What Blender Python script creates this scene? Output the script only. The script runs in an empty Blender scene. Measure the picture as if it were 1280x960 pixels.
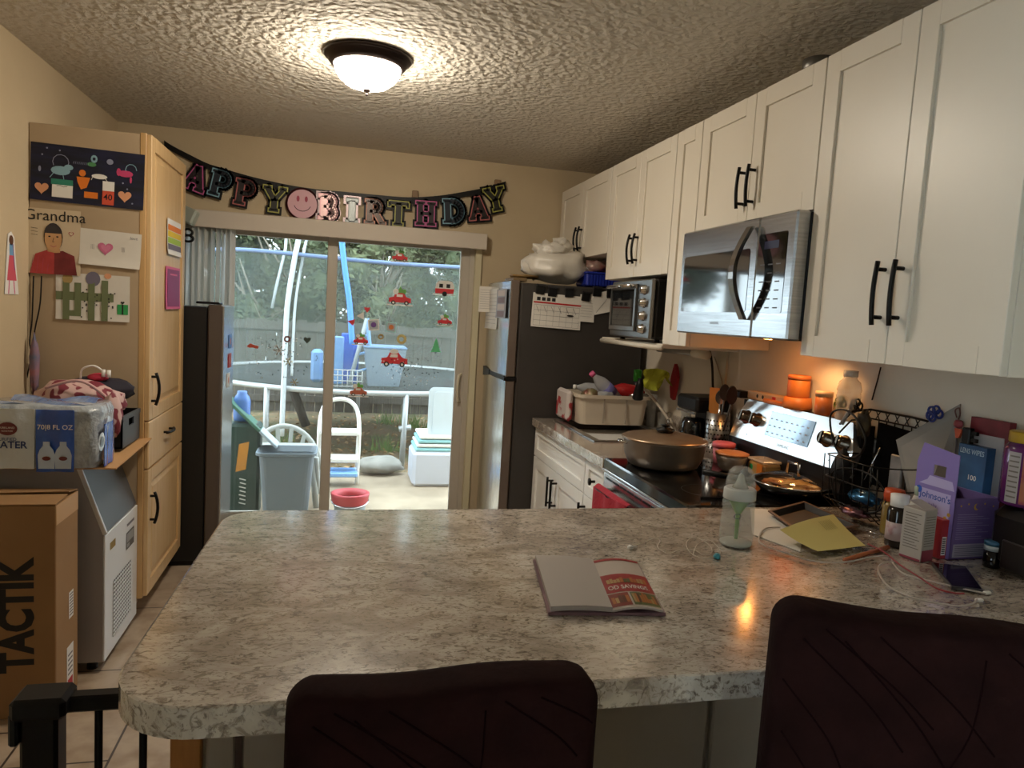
import bpy, math, random
from mathutils import Vector, Matrix, noise
random.seed(7)
PI = math.pi
S = bpy.context.scene
C = S.collection

# ------------------------------------------------------------ camera, world, exposure
H = 1.49
RT = Vector((0.97137867, -0.23019814, 0.05858586))
UP = Vector((-0.03503286, 0.10510523, 0.99384385))
FW = Vector((0.23493868, 0.96745114, -0.09403248))
cd = bpy.data.cameras.new('camera')
cam = bpy.data.objects.new('camera', cd); C.objects.link(cam)
M4 = Matrix((RT, UP, -FW)).transposed().to_4x4(); M4.translation = (0, 0, H)
cam.matrix_world = M4
cd.sensor_width = 36; cd.lens = 900 / 1280 * 36; cd.clip_start = .05; cd.clip_end = 200
S.camera = cam

w = bpy.data.worlds.new('sky'); S.world = w; w.use_nodes = True
bg = w.node_tree.nodes['Background']
bg.inputs[0].default_value = (.80, .90, 1.0, 1); bg.inputs[1].default_value = 4.2
S.view_settings.view_transform = 'Standard'; S.view_settings.look = 'None'
S.view_settings.gamma = 1; S.view_settings.use_curve_mapping = False
S.view_settings.exposure = 0.78
LAMP = 72.0        # emission of the ceiling lamp's glass bowl

def ray(px, py): return RT * (px - 640) - UP * (py - 480) + FW * 900
def OX(px, py, X): d = ray(px, py); p = d * (X / d.x); p.z += H; return p
def OY(px, py, Y): d = ray(px, py); p = d * (Y / d.y); p.z += H; return p
def OZ(px, py, Z): d = ray(px, py); p = d * ((Z - H) / d.z); p.z += H; return p

# ------------------------------------------------------------ materials
def lin(h):
    if not isinstance(h, str): return tuple(h) + ((1,) if len(h) == 3 else ())
    h = h.lstrip('#'); o = []
    for i in (0, 2, 4):
        c = int(h[i:i+2], 16) / 255
        o.append(c / 12.92 if c <= .04045 else ((c + .055) / 1.055) ** 2.4)
    return tuple(o) + (1,)
_m = {}
def mat(name, col, rough=.5, metal=0, col2=None, ns=8, nd=4, lo=.35, hi=.65, bump=0, bs=60, coat=0, emis=0, stretch=None, trans=0, spec=.5, sheen=0):
    if name in _m: return _m[name]
    m = bpy.data.materials.new(name); m.use_nodes = True; _m[name] = m
    nt = m.node_tree; N = nt.nodes; L = nt.links; b = N['Principled BSDF']
    b.inputs['Base Color'].default_value = lin(col); b.inputs['Roughness'].default_value = rough
    b.inputs['Metallic'].default_value = metal; b.inputs['Coat Weight'].default_value = coat
    b.inputs['Coat Roughness'].default_value = .08
    b.inputs['Specular IOR Level'].default_value = spec
    b.inputs['Transmission Weight'].default_value = trans
    if sheen: b.inputs['Sheen Weight'].default_value = sheen
    if emis:
        b.inputs['Emission Color'].default_value = lin(col); b.inputs['Emission Strength'].default_value = emis
    tc = N.new('ShaderNodeTexCoord'); mp = N.new('ShaderNodeMapping'); L.new(tc.outputs['Object'], mp.inputs[0])
    if stretch: mp.inputs['Scale'].default_value = stretch
    if col2 is not None:
        n = N.new('ShaderNodeTexNoise'); n.inputs['Scale'].default_value = ns; n.inputs['Detail'].default_value = nd
        L.new(mp.outputs[0], n.inputs['Vector'])
        r = N.new('ShaderNodeValToRGB'); r.color_ramp.elements[0].position = lo; r.color_ramp.elements[1].position = hi
        r.color_ramp.elements[0].color = lin(col); r.color_ramp.elements[1].color = lin(col2)
        L.new(n.outputs['Fac'], r.inputs[0]); L.new(r.outputs[0], b.inputs['Base Color'])
        if emis: L.new(r.outputs[0], b.inputs['Emission Color'])
    if bump:
        n = N.new('ShaderNodeTexNoise'); n.inputs['Scale'].default_value = bs; n.inputs['Detail'].default_value = 3
        L.new(mp.outputs[0], n.inputs['Vector'])
        u = N.new('ShaderNodeBump'); u.inputs['Strength'].default_value = bump; u.inputs['Distance'].default_value = .02
        L.new(n.outputs['Fac'], u.inputs['Height']); L.new(u.outputs[0], b.inputs['Normal'])
    return m
def film(name, col, alpha=.5, rough=.15):
    """thin clear plastic or glass: partly see-through, partly its own surface"""
    if name in _m: return _m[name]
    m = mat(name, col, rough); nt = m.node_tree; N = nt.nodes; L = nt.links
    t = N.new('ShaderNodeBsdfTransparent'); x = N.new('ShaderNodeMixShader'); x.inputs[0].default_value = alpha
    L.new(t.outputs[0], x.inputs[1]); L.new(N['Principled BSDF'].outputs[0], x.inputs[2])
    L.new(x.outputs[0], N['Material Output'].inputs[0]); return m
def pane(name, tint=(.93, .97, .96), haze=.0, gl=.09):
    if name in _m: return _m[name]
    m = bpy.data.materials.new(name); m.use_nodes = True; _m[name] = m
    nt = m.node_tree; N = nt.nodes; L = nt.links; N.remove(N['Principled BSDF'])
    t = N.new('ShaderNodeBsdfTransparent'); t.inputs[0].default_value = tint + (1,)
    g = N.new('ShaderNodeBsdfGlossy'); g.inputs['Roughness'].default_value = .02
    x = N.new('ShaderNodeMixShader'); f = N.new('ShaderNodeFresnel'); f.inputs[0].default_value = 1.45
    L.new(f.outputs[0], x.inputs[0]); L.new(t.outputs[0], x.inputs[1]); L.new(g.outputs[0], x.inputs[2])
    last = x
    if haze:
        d = N.new('ShaderNodeBsdfDiffuse'); d.inputs[0].default_value = (.8, .85, .85, 1)
        n = N.new('ShaderNodeTexNoise'); n.inputs['Scale'].default_value = 6; mm = N.new('ShaderNodeMath'); mm.operation = 'MULTIPLY'; mm.inputs[1].default_value = haze
        tc = N.new('ShaderNodeTexCoord'); L.new(tc.outputs['Object'], n.inputs[0]); L.new(n.outputs['Fac'], mm.inputs[0])
        y = N.new('ShaderNodeMixShader'); L.new(mm.outputs[0], y.inputs[0]); L.new(x.outputs[0], y.inputs[1]); L.new(d.outputs[0], y.inputs[2]); last = y
    L.new(last.outputs[0], N['Material Output'].inputs[0]); return m

# ------------------------------------------------------------ mesh builder
def F(o, xa, ya):
    xa = Vector(xa).normalized(); ya = Vector(ya).normalized(); za = xa.cross(ya).normalized(); ya = za.cross(xa)
    m = Matrix((xa, ya, za)).transposed().to_4x4(); m.translation = o; return m
def FY(o): return F(o, (1, 0, 0), (0, 0, 1))       # flat thing facing the camera side (-y)
def FPX(o): return F(o, (0, 1, 0), (0, 0, 1))      # facing +x
def FMX(o): return F(o, (0, -1, 0), (0, 0, 1))     # facing -x
_txt = {}
def text_mesh(s, bold=0):
    k = (s, bold)
    if k not in _txt:
        cu = bpy.data.curves.new('t', 'FONT'); cu.body = s; cu.size = 1; cu.offset = bold; cu.resolution_u = 3
        o = bpy.data.objects.new('t', cu); C.objects.link(o)
        me = bpy.data.meshes.new_from_object(o.evaluated_get(bpy.context.evaluated_depsgraph_get()))
        vs = [(v.co.x, v.co.y) for v in me.vertices]; fs = [tuple(p.vertices) for p in me.polygons]
        bpy.data.objects.remove(o); bpy.data.curves.remove(cu); bpy.data.meshes.remove(me)
        _txt[k] = (vs, fs)
    return _txt[k]
class MB:
    def __init__(s, T=None): s.v = []; s.f = []; s.mi = []; s.sm = []; s.T = T or Matrix()
    def add(s, vs, fs, mi=0, sm=False):
        n = len(s.v); s.v += [s.T @ Vector(p) for p in vs]
        for f in fs: s.f.append(tuple(i + n for i in f)); s.mi.append(mi); s.sm.append(sm)
        return s
    def box(s, x0, x1, y0, y1, z0, z1, mi=0, b=0):
        if x0 > x1: x0, x1 = x1, x0
        if y0 > y1: y0, y1 = y1, y0
        if z0 > z1: z0, z1 = z1, z0
        if b <= 0:
            vs = [(x, y, z) for x in (x0, x1) for y in (y0, y1) for z in (z0, z1)]
            return s.add(vs, [(0, 1, 3, 2), (4, 6, 7, 5), (0, 4, 5, 1), (2, 3, 7, 6), (0, 2, 6, 4), (1, 5, 7, 3)], mi)
        b = min(b, (x1-x0)*.49, (y1-y0)*.49, (z1-z0)*.49)
        X = (x0, x0+b, x1-b, x1); Y = (y0, y0+b, y1-b, y1); Z = (z0, z0+b, z1-b, z1)
        vs = []; ix = {}
        for i in range(4):
            for j in range(4):
                for k in range(4):
                    e = (i in (0, 3)) + (j in (0, 3)) + (k in (0, 3))
                    if e == 1: ix[i, j, k] = len(vs); vs.append((X[i], Y[j], Z[k]))
        g = lambda *a: ix[a]; fs = []
        for a in (0, 3):
            q = [(1, 1), (2, 1), (2, 2), (1, 2)]
            fs.append(tuple(g(a, *p) for p in (q if a else q[::-1])))
            fs.append(tuple(g(p[0], a, p[1]) for p in (q[::-1] if a else q)))
            fs.append(tuple(g(p[0], p[1], a) for p in (q if a else q[::-1])))
        inn = {0: 1, 3: 2}
        for a in (0, 3):
            for c in (0, 3):
                fs.append((g(a, inn[c], 1), g(a, inn[c], 2), g(inn[a], c, 2), g(inn[a], c, 1)))
                fs.append((g(a, 1, inn[c]), g(a, 2, inn[c]), g(inn[a], 2, c), g(inn[a], 1, c)))
                fs.append((g(1, a, inn[c]), g(2, a, inn[c]), g(2, inn[a], c), g(1, inn[a], c)))
                for e in (0, 3): fs.append((g(a, inn[c], inn[e]), g(inn[a], c, inn[e]), g(inn[a], inn[c], e)))
        return s.add(vs, fs, mi)
    def lathe(s, prof, n=24, mi=0, c=(0, 0, 0), sm=True, axis='z', sx=1, sy=1):
        vs = []; fs = []
        for r, z in prof:
            for k in range(n):
                a = 2*PI*k/n; p = (r*math.cos(a)*sx, r*math.sin(a)*sy, z)
                if axis == 'y': p = (p[0], p[2], -p[1])
                if axis == 'x': p = (p[2], p[1], -p[0])
                vs.append((p[0]+c[0], p[1]+c[1], p[2]+c[2]))
        for i in range(len(prof)-1):
            for k in range(n):
                a, b = i*n+k, i*n+(k+1) % n; fs.append((a, b, b+n, a+n))
        if prof[0][0] > 1e-6: fs.append(tuple(range(n))[::-1])
        if prof[-1][0] > 1e-6: fs.append(tuple((len(prof)-1)*n+k for k in range(n)))
        return s.add(vs, fs, mi, sm)
    def shell(s, prof, n=24, mi=0, c=(0, 0, 0), axis='z', sx=1, sy=1):
        """lathe without end caps"""
        l = len(s.f); s.lathe(prof, n, mi, c, True, axis, sx, sy)
        for i in range(len(s.f)-1, l-1, -1):
            if len(s.f[i]) > 4: del s.f[i]; del s.mi[i]; del s.sm[i]
        return s
    def tube(s, pts, r=.005, n=6, mi=0, closed=False, sm=True):
        P = [Vector(p) for p in pts]; vs = []; fs = []; N = len(P)
        R = r if isinstance(r, (list, tuple)) else [r]*N
        up = None
        for i in range(N):
            a = P[i-1] if (i or closed) else P[i]; b = P[(i+1) % N] if (i < N-1 or closed) else P[i]
            t = (b-a); t = t.normalized() if t.length > 1e-9 else Vector((0, 0, 1))
            if up is None:
                up = Vector((0, 0, 1)) if abs(t.z) < .9 else Vector((1, 0, 0))
            u = (up - t*up.dot(t)).normalized(); up = u; v = t.cross(u)
            for k in range(n):
                q = 2*PI*k/n; vs.append(P[i] + (u*math.cos(q)+v*math.sin(q))*R[i])
        for i in range(N if closed else N-1):
            j = (i+1) % N
            for k in range(n): fs.append((i*n+k, i*n+(k+1) % n, j*n+(k+1) % n, j*n+k))
        if not closed: fs += [tuple(range(n))[::-1], tuple((N-1)*n+k for k in range(n))]
        return s.add(vs, fs, mi, sm)
    def prism(s, poly, z0, z1, mi=0, side=None):
        n = len(poly); vs = [(x, y, z0) for x, y in poly] + [(x, y, z1) for x, y in poly]
        s.add(vs, [tuple(range(n))[::-1], tuple(range(n, 2*n))], mi)
        return s.add(vs, [(i, (i+1) % n, n+(i+1) % n, n+i) for i in range(n)], mi if side is None else side)
    def poly(s, pts, z=0, mi=0):
        return s.add([(x, y, z) for x, y in pts], [tuple(range(len(pts)))], mi)
    def rect(s, x0, x1, y0, y1, z=0, mi=0): return s.poly([(x0, y0), (x1, y0), (x1, y1), (x0, y1)], z, mi)
    def disc(s, x, y, rx, ry=None, z=0, mi=0, n=16, a0=0, a1=2*PI):
        ry = ry or rx; full = abs(a1-a0-2*PI) < 1e-6
        return s.poly([(x+rx*math.cos(a0+(a1-a0)*k/(n if full else n-1)), y+ry*math.sin(a0+(a1-a0)*k/(n if full else n-1))) for k in range(n)], z, mi)
    def line(s, pts, wd, z=0, mi=0):
        for a, b in zip(pts, pts[1:]):
            d = Vector(b)-Vector(a)
            if d.length < 1e-9: continue
            d.normalize(); p = Vector((-d.y, d.x))*wd/2; e = d*wd*.4
            a_, b_ = Vector(a)-e, Vector(b)+e
            s.poly([tuple(a_-p), tuple(b_-p), tuple(b_+p), tuple(a_+p)], z, mi)
        return s
    def text(s, t, x, y, size, mi=0, z=0, bold=0, align='c', sx=1, rot=0):
        vs, fs = text_mesh(t, bold)
        if not vs: return s
        xs = [v[0] for v in vs]; ys = [v[1] for v in vs]
        ox = {'c': (min(xs)+max(xs))/2, 'l': min(xs), 'r': max(xs)}[align]; oy = (min(ys)+max(ys))/2
        c, q = math.cos(rot), math.sin(rot); out = []
        for a, b in vs:
            a = (a-ox)*size*sx; b = (b-oy)*size
            out.append((x+a*c-b*q, y+a*q+b*c, z))
        return s.add(out, fs, mi)
    def heart(s, x, y, r, z=0, mi=0):
        return s.poly([(x+r*(16*math.sin(t)**3)/17, y+r*(13*math.cos(t)-5*math.cos(2*t)-2*math.cos(3*t)-math.cos(4*t))/17) for t in [2*PI*k/24 for k in range(24)]][::-1], z, mi)
    def blob(s, c, rx, ry, rz, amp=.15, fr=2.0, seed=0, n=24, mi=0, flat=None):
        vs = []; fs = []; m = n//2
        for i in range(m+1):
            th = PI*i/m
            for k in range(n):
                ph = 2*PI*k/n; d = Vector((math.sin(th)*math.cos(ph), math.sin(th)*math.sin(ph), math.cos(th)))
                q = 1+amp*noise.noise(d*fr+Vector((seed*7.3, seed*3.1, seed)))*2
                z = d.z*rz*q
                if flat is not None: z = max(z, flat)
                vs.append((c[0]+d.x*rx*q, c[1]+d.y*ry*q, c[2]+z))
        for i in range(m):
            for k in range(n): fs.append((i*n+k, (i+1)*n+k, (i+1)*n+(k+1) % n, i*n+(k+1) % n))
        return s.add(vs, fs, mi, True)
    def grid(s, fn, nu, nv, mi=0, sm=True, th=None):
        vs = [fn(i/nu, j/nv) for i in range(nu+1) for j in range(nv+1)]
        fs = [(i*(nv+1)+j, (i+1)*(nv+1)+j, (i+1)*(nv+1)+j+1, i*(nv+1)+j+1) for i in range(nu) for j in range(nv)]
        s.add(vs, fs, mi, sm)
        if th:
            o = Vector(th); s.add([Vector(v)+o for v in vs], [f[::-1] for f in fs], mi, sm)
            rim = [(i, 0) for i in range(nu+1)] + [(nu, j) for j in range(1, nv+1)] + [(i, nv) for i in range(nu-1, -1, -1)] + [(0, j) for j in range(nv-1, 0, -1)]
            r = [vs[i*(nv+1)+j] for i, j in rim]; k = len(r)
            s.add(r + [Vector(v)+o for v in r], [(i, (i+1) % k, k+(i+1) % k, k+i) for i in range(k)], mi)
        return s
    def build(s, name, mats, parent=None, world=None):
        if not isinstance(mats, (list, tuple)): mats = [mats]
        me = bpy.data.meshes.new(name)
        vs = s.v
        if parent is not None:
            r_ = parent
            while r_.parent: r_ = r_.parent
            if world is None: world = r_.get('_w', 1)
            off = Vector((0, 0, 0))
            if world:
                inv = wm(parent).inverted(); vs = [inv @ v for v in vs]
        else:
            xs = [v.x for v in vs]; ys = [v.y for v in vs]; zs = [v.z for v in vs]
            off = Vector(((min(xs)+max(xs))/2, (min(ys)+max(ys))/2, min(zs)))
            vs = [v-off for v in vs]
        me.from_pydata([tuple(v) for v in vs], [], s.f)
        for m in mats: me.materials.append(m)
        me.polygons.foreach_set('material_index', s.mi); me.polygons.foreach_set('use_smooth', s.sm)
        me.update()
        o = bpy.data.objects.new(name, me); C.objects.link(o); o.location = off
        if parent is not None: o.parent = parent
        return o
def wm(o):
    m = o.matrix_basis.copy()
    while o.parent: o = o.parent; m = o.matrix_basis @ m
    return m
def tag(o, label, cat, group=None, kind=None):
    o['label'] = label; o['category'] = cat
    if group: o['group'] = group
    if kind: o['kind'] = kind
    return o
def thing(name, label, cat, loc=(0, 0, 0), rz=0, group=None):
    o = bpy.data.objects.new(name, None); C.objects.link(o); o.empty_display_size = .05
    o.location = loc; o.rotation_euler = (0, 0, rz); return tag(o, label, cat, group)
def struct(name, mb, m): o = mb.build(name, m); o['kind'] = 'structure'; return o
def bx(*a, **k): return MB().box(*a, **k)
def dup(root, loc=None, rz=None, label=None, group=None):
    r = root.copy(); C.objects.link(r)
    if loc is not None: r.location = loc
    if rz is not None: r.rotation_euler = (0, 0, rz)
    if label: r['label'] = label
    if group: r['group'] = group
    for ch in [c for c in bpy.data.objects if c.parent == root]:
        c = ch.copy(); C.objects.link(c); c.parent = r
        for g in [x for x in bpy.data.objects if x.parent == ch]:
            d = g.copy(); C.objects.link(d); d.parent = c
    return r
def arc(cx, cy, r, a0, a1, n=8): return [(cx+r*math.cos(math.radians(a0+(a1-a0)*k/n)), cy+r*math.sin(math.radians(a0+(a1-a0)*k/n))) for k in range(n+1)]
def rrect(x0, x1, y0, y1, r, n=5): return arc(x1-r, y1-r, r, 0, 90, n)+arc(x0+r, y1-r, r, 90, 180, n)+arc(x0+r, y0+r, r, 180, 270, n)+arc(x1-r, y0+r, r, 270, 360, n)
def smooth(pts, k=6, closed=False):
    P = [Vector(p) for p in pts]; n = len(P); out = []
    for i in range(n if closed else n-1):
        p0 = P[(i-1) % n] if (closed or i) else P[0]; p1 = P[i]; p2 = P[(i+1) % n]; p3 = P[(i+2) % n] if (closed or i+2 < n) else P[-1]
        for t in range(k):
            t /= k; out.append(.5*((2*p1)+(p2-p0)*t+(2*p0-5*p1+4*p2-p3)*t*t+(3*p1-p0-3*p2+p3)*t**3))
    if not closed: out.append(P[-1])
    return out

# common materials
wallp = mat('wall_paint', '#cbb898', .75, col2='#c4b191', ns=3, bump=.08, bs=180)
ceilp = mat('ceiling_texture', '#cfc8bb', .9, bump=0)
white = mat('white_trim', '#d8d4ca', .5)
cab = mat('cabinet_paint', '#e2dbcd', .38, col2='#ded6c7', ns=2)
black = mat('black_metal', '#080707', .4, spec=.25)
blackp = mat('black_plastic', '#0c0c0e', .45, spec=.3)
steel = mat('brushed_steel', '#b9bbbd', .24, 1, col2='#a5a7aa', ns=4, stretch=(1, 1, 40), lo=.3, hi=.7)
chrome = mat('chrome', '#d5d6d8', .12, 1)
paper = mat('paper_white', '#dcd8d0', .8, col2='#d2cdc4', ns=6)
ink = mat('dark_ink', '#1b1a1c', .7)
grey_ink = mat('grey_ink', '#77757a', .7)
red = mat('red_print', '#b5232a', .6)
blue = mat('blue_print', '#2556b8', .5)
yellow = mat('yellow_print', '#e2c32c', .6)
orange = mat('orange_print', '#e07a24', .6)
green = mat('green_print', '#2f9a55', .6)
pink = mat('pink_print', '#d6618f', .6)
purple = mat('purple_print', '#6a468f', .6)
skin = mat('skin_crayon', '#c79a6c', .8)
dkskin = mat('brown_crayon', '#5d3a26', .8)
wht = mat('plain_white', '#e8e6e2', .5)

# laminate
lam = mat('laminate', '#8f8374', .2)
nt = lam.node_tree; N = nt.nodes; L = nt.links; b = N['Principled BSDF']
tc = [n for n in N if n.bl_idname == 'ShaderNodeTexCoord'][0]
def noise_ramp(scale, det, dist, stops, st=(1, 1.7, 1)):
    mp = N.new('ShaderNodeMapping'); mp.inputs['Scale'].default_value = st; mp.inputs['Rotation'].default_value = (0, 0, .3); L.new(tc.outputs['Object'], mp.inputs[0])
    n = N.new('ShaderNodeTexNoise'); n.inputs['Scale'].default_value = scale; n.inputs['Detail'].default_value = det; n.inputs['Distortion'].default_value = dist; n.inputs['Roughness'].default_value = .65
    L.new(mp.outputs[0], n.inputs['Vector']); r = N.new('ShaderNodeValToRGB'); cr = r.color_ramp
    while len(cr.elements) < len(stops): cr.elements.new(.5)
    for e, (p, c) in zip(cr.elements, stops): e.position = p; e.color = lin(c)
    L.new(n.outputs['Fac'], r.inputs[0]); return r, n
r1, _ = noise_ramp(7, 10, .9, [(.30, '#9c9083'), (.44, '#b6aa9e'), (.54, '#cdc3b6'), (.68, '#dcd5cb')], (1, 1.5, 1))
r2, _ = noise_ramp(48, 9, 1.6, [(.33, '#5a504a'), (.41, '#a0958b'), (.47, '#ffffff'), (.9, '#ffffff')])
r3, _ = noise_ramp(22, 7, 2.0, [(.37, '#8a7d72'), (.46, '#ffffff'), (.6, '#ffffff'), (.8, '#ffffff')], (1, 2.2, 1))
def mul(a, c, fac):
    x = N.new('ShaderNodeMix'); x.data_type = 'RGBA'; x.blend_type = 'MULTIPLY'; x.inputs[0].default_value = fac
    L.new(a, x.inputs[6]); L.new(c, x.inputs[7]); return x.outputs[2]
o1 = mul(r1.outputs[0], r2.outputs[0], .8); o2 = mul(o1, r3.outputs[0], .7)
L.new(o2, b.inputs['Base Color']); b.inputs['Roughness'].default_value = .2; b.inputs['Specular IOR Level'].default_value = .8; b.inputs['Coat Weight'].default_value = 1; b.inputs['Coat Roughness'].default_value = .12; b.inputs['Coat IOR'].default_value = 1.9
lame = lam.copy(); lame.name = 'laminate_edge'
for n in lame.node_tree.nodes:
    if n.bl_idname == 'ShaderNodeValToRGB' and abs(n.color_ramp.elements[0].position-.32) < .001:
        for e, c in zip(n.color_ramp.elements, ('#b5b4b2', '#d3d4d4', '#e6e9eb', '#f4f7f9')): e.color = lin(c)

# ------------------------------------------------------------ the room
XL, XR, YB, YF, ZC = -1.28, 1.79, 4.68, -2.6, 2.467
# floor tiles
ft = mat('floor_tile', '#b9a58e', .35)
nt = ft.node_tree; N = nt.nodes; L = nt.links; b = N['Principled BSDF']; tc = [n for n in N if n.bl_idname == 'ShaderNodeTexCoord'][0]
mp = N.new('ShaderNodeMapping'); mp.vector_type = 'TEXTURE'; mp.inputs['Rotation'].default_value = (0, 0, PI/2); mp.inputs['Location'].default_value = (-.67, 2.604, 0)
br = N.new('ShaderNodeTexBrick'); br.inputs['Scale'].default_value = 1; br.inputs['Brick Width'].default_value = .61; br.inputs['Row Height'].default_value = .307
br.inputs['Mortar Size'].default_value = .004; br.offset = .334; br.inputs['Color1'].default_value = lin('#b8a58f'); br.inputs['Color2'].default_value = lin('#ad9a84'); br.inputs['Mortar'].default_value = lin('#4a3f37')
ns_ = N.new('ShaderNodeTexNoise'); ns_.inputs['Scale'].default_value = 9; ns_.inputs['Detail'].default_value = 6
rr = N.new('ShaderNodeValToRGB'); rr.color_ramp.elements[0].position = .3; rr.color_ramp.elements[0].color = lin('#cfc4b8'); rr.color_ramp.elements[1].position = .6; rr.color_ramp.elements[1].color = (1, 1, 1, 1)
x = N.new('ShaderNodeMix'); x.data_type = 'RGBA'; x.blend_type = 'MULTIPLY'; x.inputs[0].default_value = 1
L.new(tc.outputs['Object'], mp.inputs[0]); L.new(mp.outputs[0], br.inputs[0]); L.new(tc.outputs['Object'], ns_.inputs[0]); L.new(ns_.outputs[0], rr.inputs[0])
L.new(br.outputs[0], x.inputs[6]); L.new(rr.outputs[0], x.inputs[7]); L.new(x.outputs[2], b.inputs['Base Color'])
o = struct('floor', bx(XL-.15, XR+.15, YF-.15, YB+.15, -.12, 0), ft)
for v in o.data.vertices: v.co += o.location
o.location = (0, 0, 0)
# knockdown ceiling
nt = ceilp.node_tree; N = nt.nodes; L = nt.links; b = N['Principled BSDF']; tc = [n for n in N if n.bl_idname == 'ShaderNodeTexCoord'][0]
n1 = N.new('ShaderNodeTexNoise'); n1.inputs['Scale'].default_value = 30; n1.inputs['Detail'].default_value = 4; n1.inputs['Distortion'].default_value = 1.0
v1 = N.new('ShaderNodeTexVoronoi'); v1.inputs['Scale'].default_value = 42; v1.feature = 'SMOOTH_F1'
ad = N.new('ShaderNodeMath'); ad.operation = 'ADD'; bu = N.new('ShaderNodeBump'); bu.inputs['Strength'].default_value = .8; bu.inputs['Distance'].default_value = .016
L.new(tc.outputs['Object'], n1.inputs[0]); L.new(tc.outputs['Object'], v1.inputs['Vector']); L.new(n1.outputs[0], ad.inputs[0]); L.new(v1.outputs[0], ad.inputs[1]); L.new(ad.outputs[0], bu.inputs['Height']); L.new(bu.outputs[0], b.inputs['Normal'])
struct('ceiling', bx(XL-.15, XR+.15, YF-.15, YB+.15, ZC, ZC+.15), ceilp)
WY0, WY1, WZ0, WZ1 = -2.5, -.1, .3, 2.25
m = MB(); m.box(XL-.15, XL, YF-.15, WY0, 0, ZC); m.box(XL-.15, XL, WY1, YB+.15, 0, ZC); m.box(XL-.15, XL, WY0, WY1, 0, WZ0); m.box(XL-.15, XL, WY0, WY1, WZ1, ZC)
struct('wall_left', m, wallp)
struct('wall_right', bx(XR, XR+.15, YF-.15, YB+.15, 0, ZC), mat('right_wall_paint', '#d2c8b8', .7, col2='#cbc0af', ns=3, bump=.05, bs=150))
DX0, DX1, DZ = -1.0, .86, 2.0
m = MB(); m.box(XL, DX0, YB, YB+.15, 0, ZC); m.box(DX1, XR, YB, YB+.15, 0, ZC); m.box(DX0, DX1, YB, YB+.15, DZ, ZC)
struct('wall_back', m, wallp)
# wall behind the camera; unseen window added in the side wall behind it as fill light source
struct('wall_front', bx(XL, XR, YF-.15, YF, 0, ZC), wallp)
m = MB()
for a in (WY0, (WY0+WY1)/2-.02, WY1-.04): m.box(XL-.1, XL-.06, a, a+.04, WZ0, WZ1)
for a in (WZ0, WZ1-.04): m.box(XL-.1, XL-.06, WY0, WY1, a, a+.04)
wf = struct('fill_window', m, white)
g = bx(XL-.085, XL-.08, WY0, WY1, WZ0, WZ1).build('pane', pane('fill_window_pane'), wf)

# sliding glass door
frm = mat('door_frame_metal', '#bab2a5', .45, .0)
frm2 = mat('door_track_trim', '#cfc6a6', .5)
gl = pane('door_glass', haze=.10)
m = MB()
m.box(DX0, DX0+.05, 4.70, 4.82, 0, DZ); m.box(DX1-.05, DX1, 4.70, 4.82, 0, DZ); m.box(DX0, DX1, 4.70, 4.82, DZ-.05, DZ); m.box(DX0, DX1, 4.70, 4.82, 0, .03)
df = struct('door_1', m, frm)
bx(DX1-.02, DX1+.02, 4.655, 4.70, 0, DZ).build('jamb_trim', frm2, df)
def panel(name, x0, x1, y, z0=.04, z1=1.97, st=.062):
    p = MB().box(x0, x0+st, y-.02, y+.02, z0, z1, b=.004).box(x1-st, x1, y-.02, y+.02, z0, z1, b=.004).box(x0+st, x1-st, y-.02, y+.02, z0, z0+.1).box(x0+st, x1-st, y-.02, y+.02, z1-.08, z1).build(name, frm, df)
    bx(x0+st-.005, x1-st+.005, y-.004, y+.004, z0+.09, z1-.07).build('pane', gl, p)
    return p
panel('fixed_panel', DX0+.05, -.03, 4.79)
sp = panel('sliding_panel', -.09, DX1-.045, 4.73)
hx = OY(572, 485, 4.70)
MB().tube(smooth([(hx.x+.02, 4.71, hx.z+.09), (hx.x, 4.67, hx.z+.08), (hx.x-.01, 4.655, hx.z), (hx.x, 4.67, hx.z-.08), (hx.x+.02, 4.71, hx.z-.09)], 5), .009).build('handle', mat('handle_beige', '#c9bfa6', .4), sp)
struct('trim_1', bx(DX0, DX1, 4.83, 4.9, -.04, .01), mat('sill', '#9b9383', .6))
# valance + vertical blinds
bl = thing('vertical_blinds', 'vertical blinds drawn to one side of the glass door under a beige valance', 'blinds', (-.7, 4.58, 0))
v0 = mat('valance_vinyl', '#c9beb0', .55)
m = MB().box(-.86, .895, 4.575, 4.59, 1.9, 2.0, b=.004); m.box(-.86, .895, 4.59, 4.68, 1.985, 2.0); m.box(.88, .895, 4.59, 4.68, 1.9, 2.0); m.box(-.86, -.845, 4.59, 4.68, 1.9, 2.0)
m.build('valance', v0, bl)
bx(-.84, .86, 4.62, 4.66, 1.945, 1.98).build('track', white, bl)
sl = mat('blind_slat', '#c9c5bb', .5); sl2 = film('blind_slat_clear', '#d9d6cb', .75)
for i, xx in enumerate([-.99, -.955, -.92, -.885, -.85, -.815, -.78, -.75, -.72, -.69, -.665, -.64]):
    a = math.radians(72 + (i*37 % 13)); d = Vector((math.cos(a), math.sin(a)))*.043
    n = Vector((-d.y, d.x))*.08
    MB().grid(lambda u, v: (xx+d.x*(2*u-1)+n.x*(1-(2*u-1)**2), 4.635+d.y*(2*u-1)*.9+n.y*(1-(2*u-1)**2), .05+1.9*v), 4, 1, th=(.0015, 0, 0)).build('slat', sl if i % 3 else sl2, bl)
struct('baseboard_left', bx(XL, XL+.012, YF, 3.44, 0, .09), white)
struct('baseboard_back', bx(DX1+.02, XR, YB-.012, YB, 0, .09), white)
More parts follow.
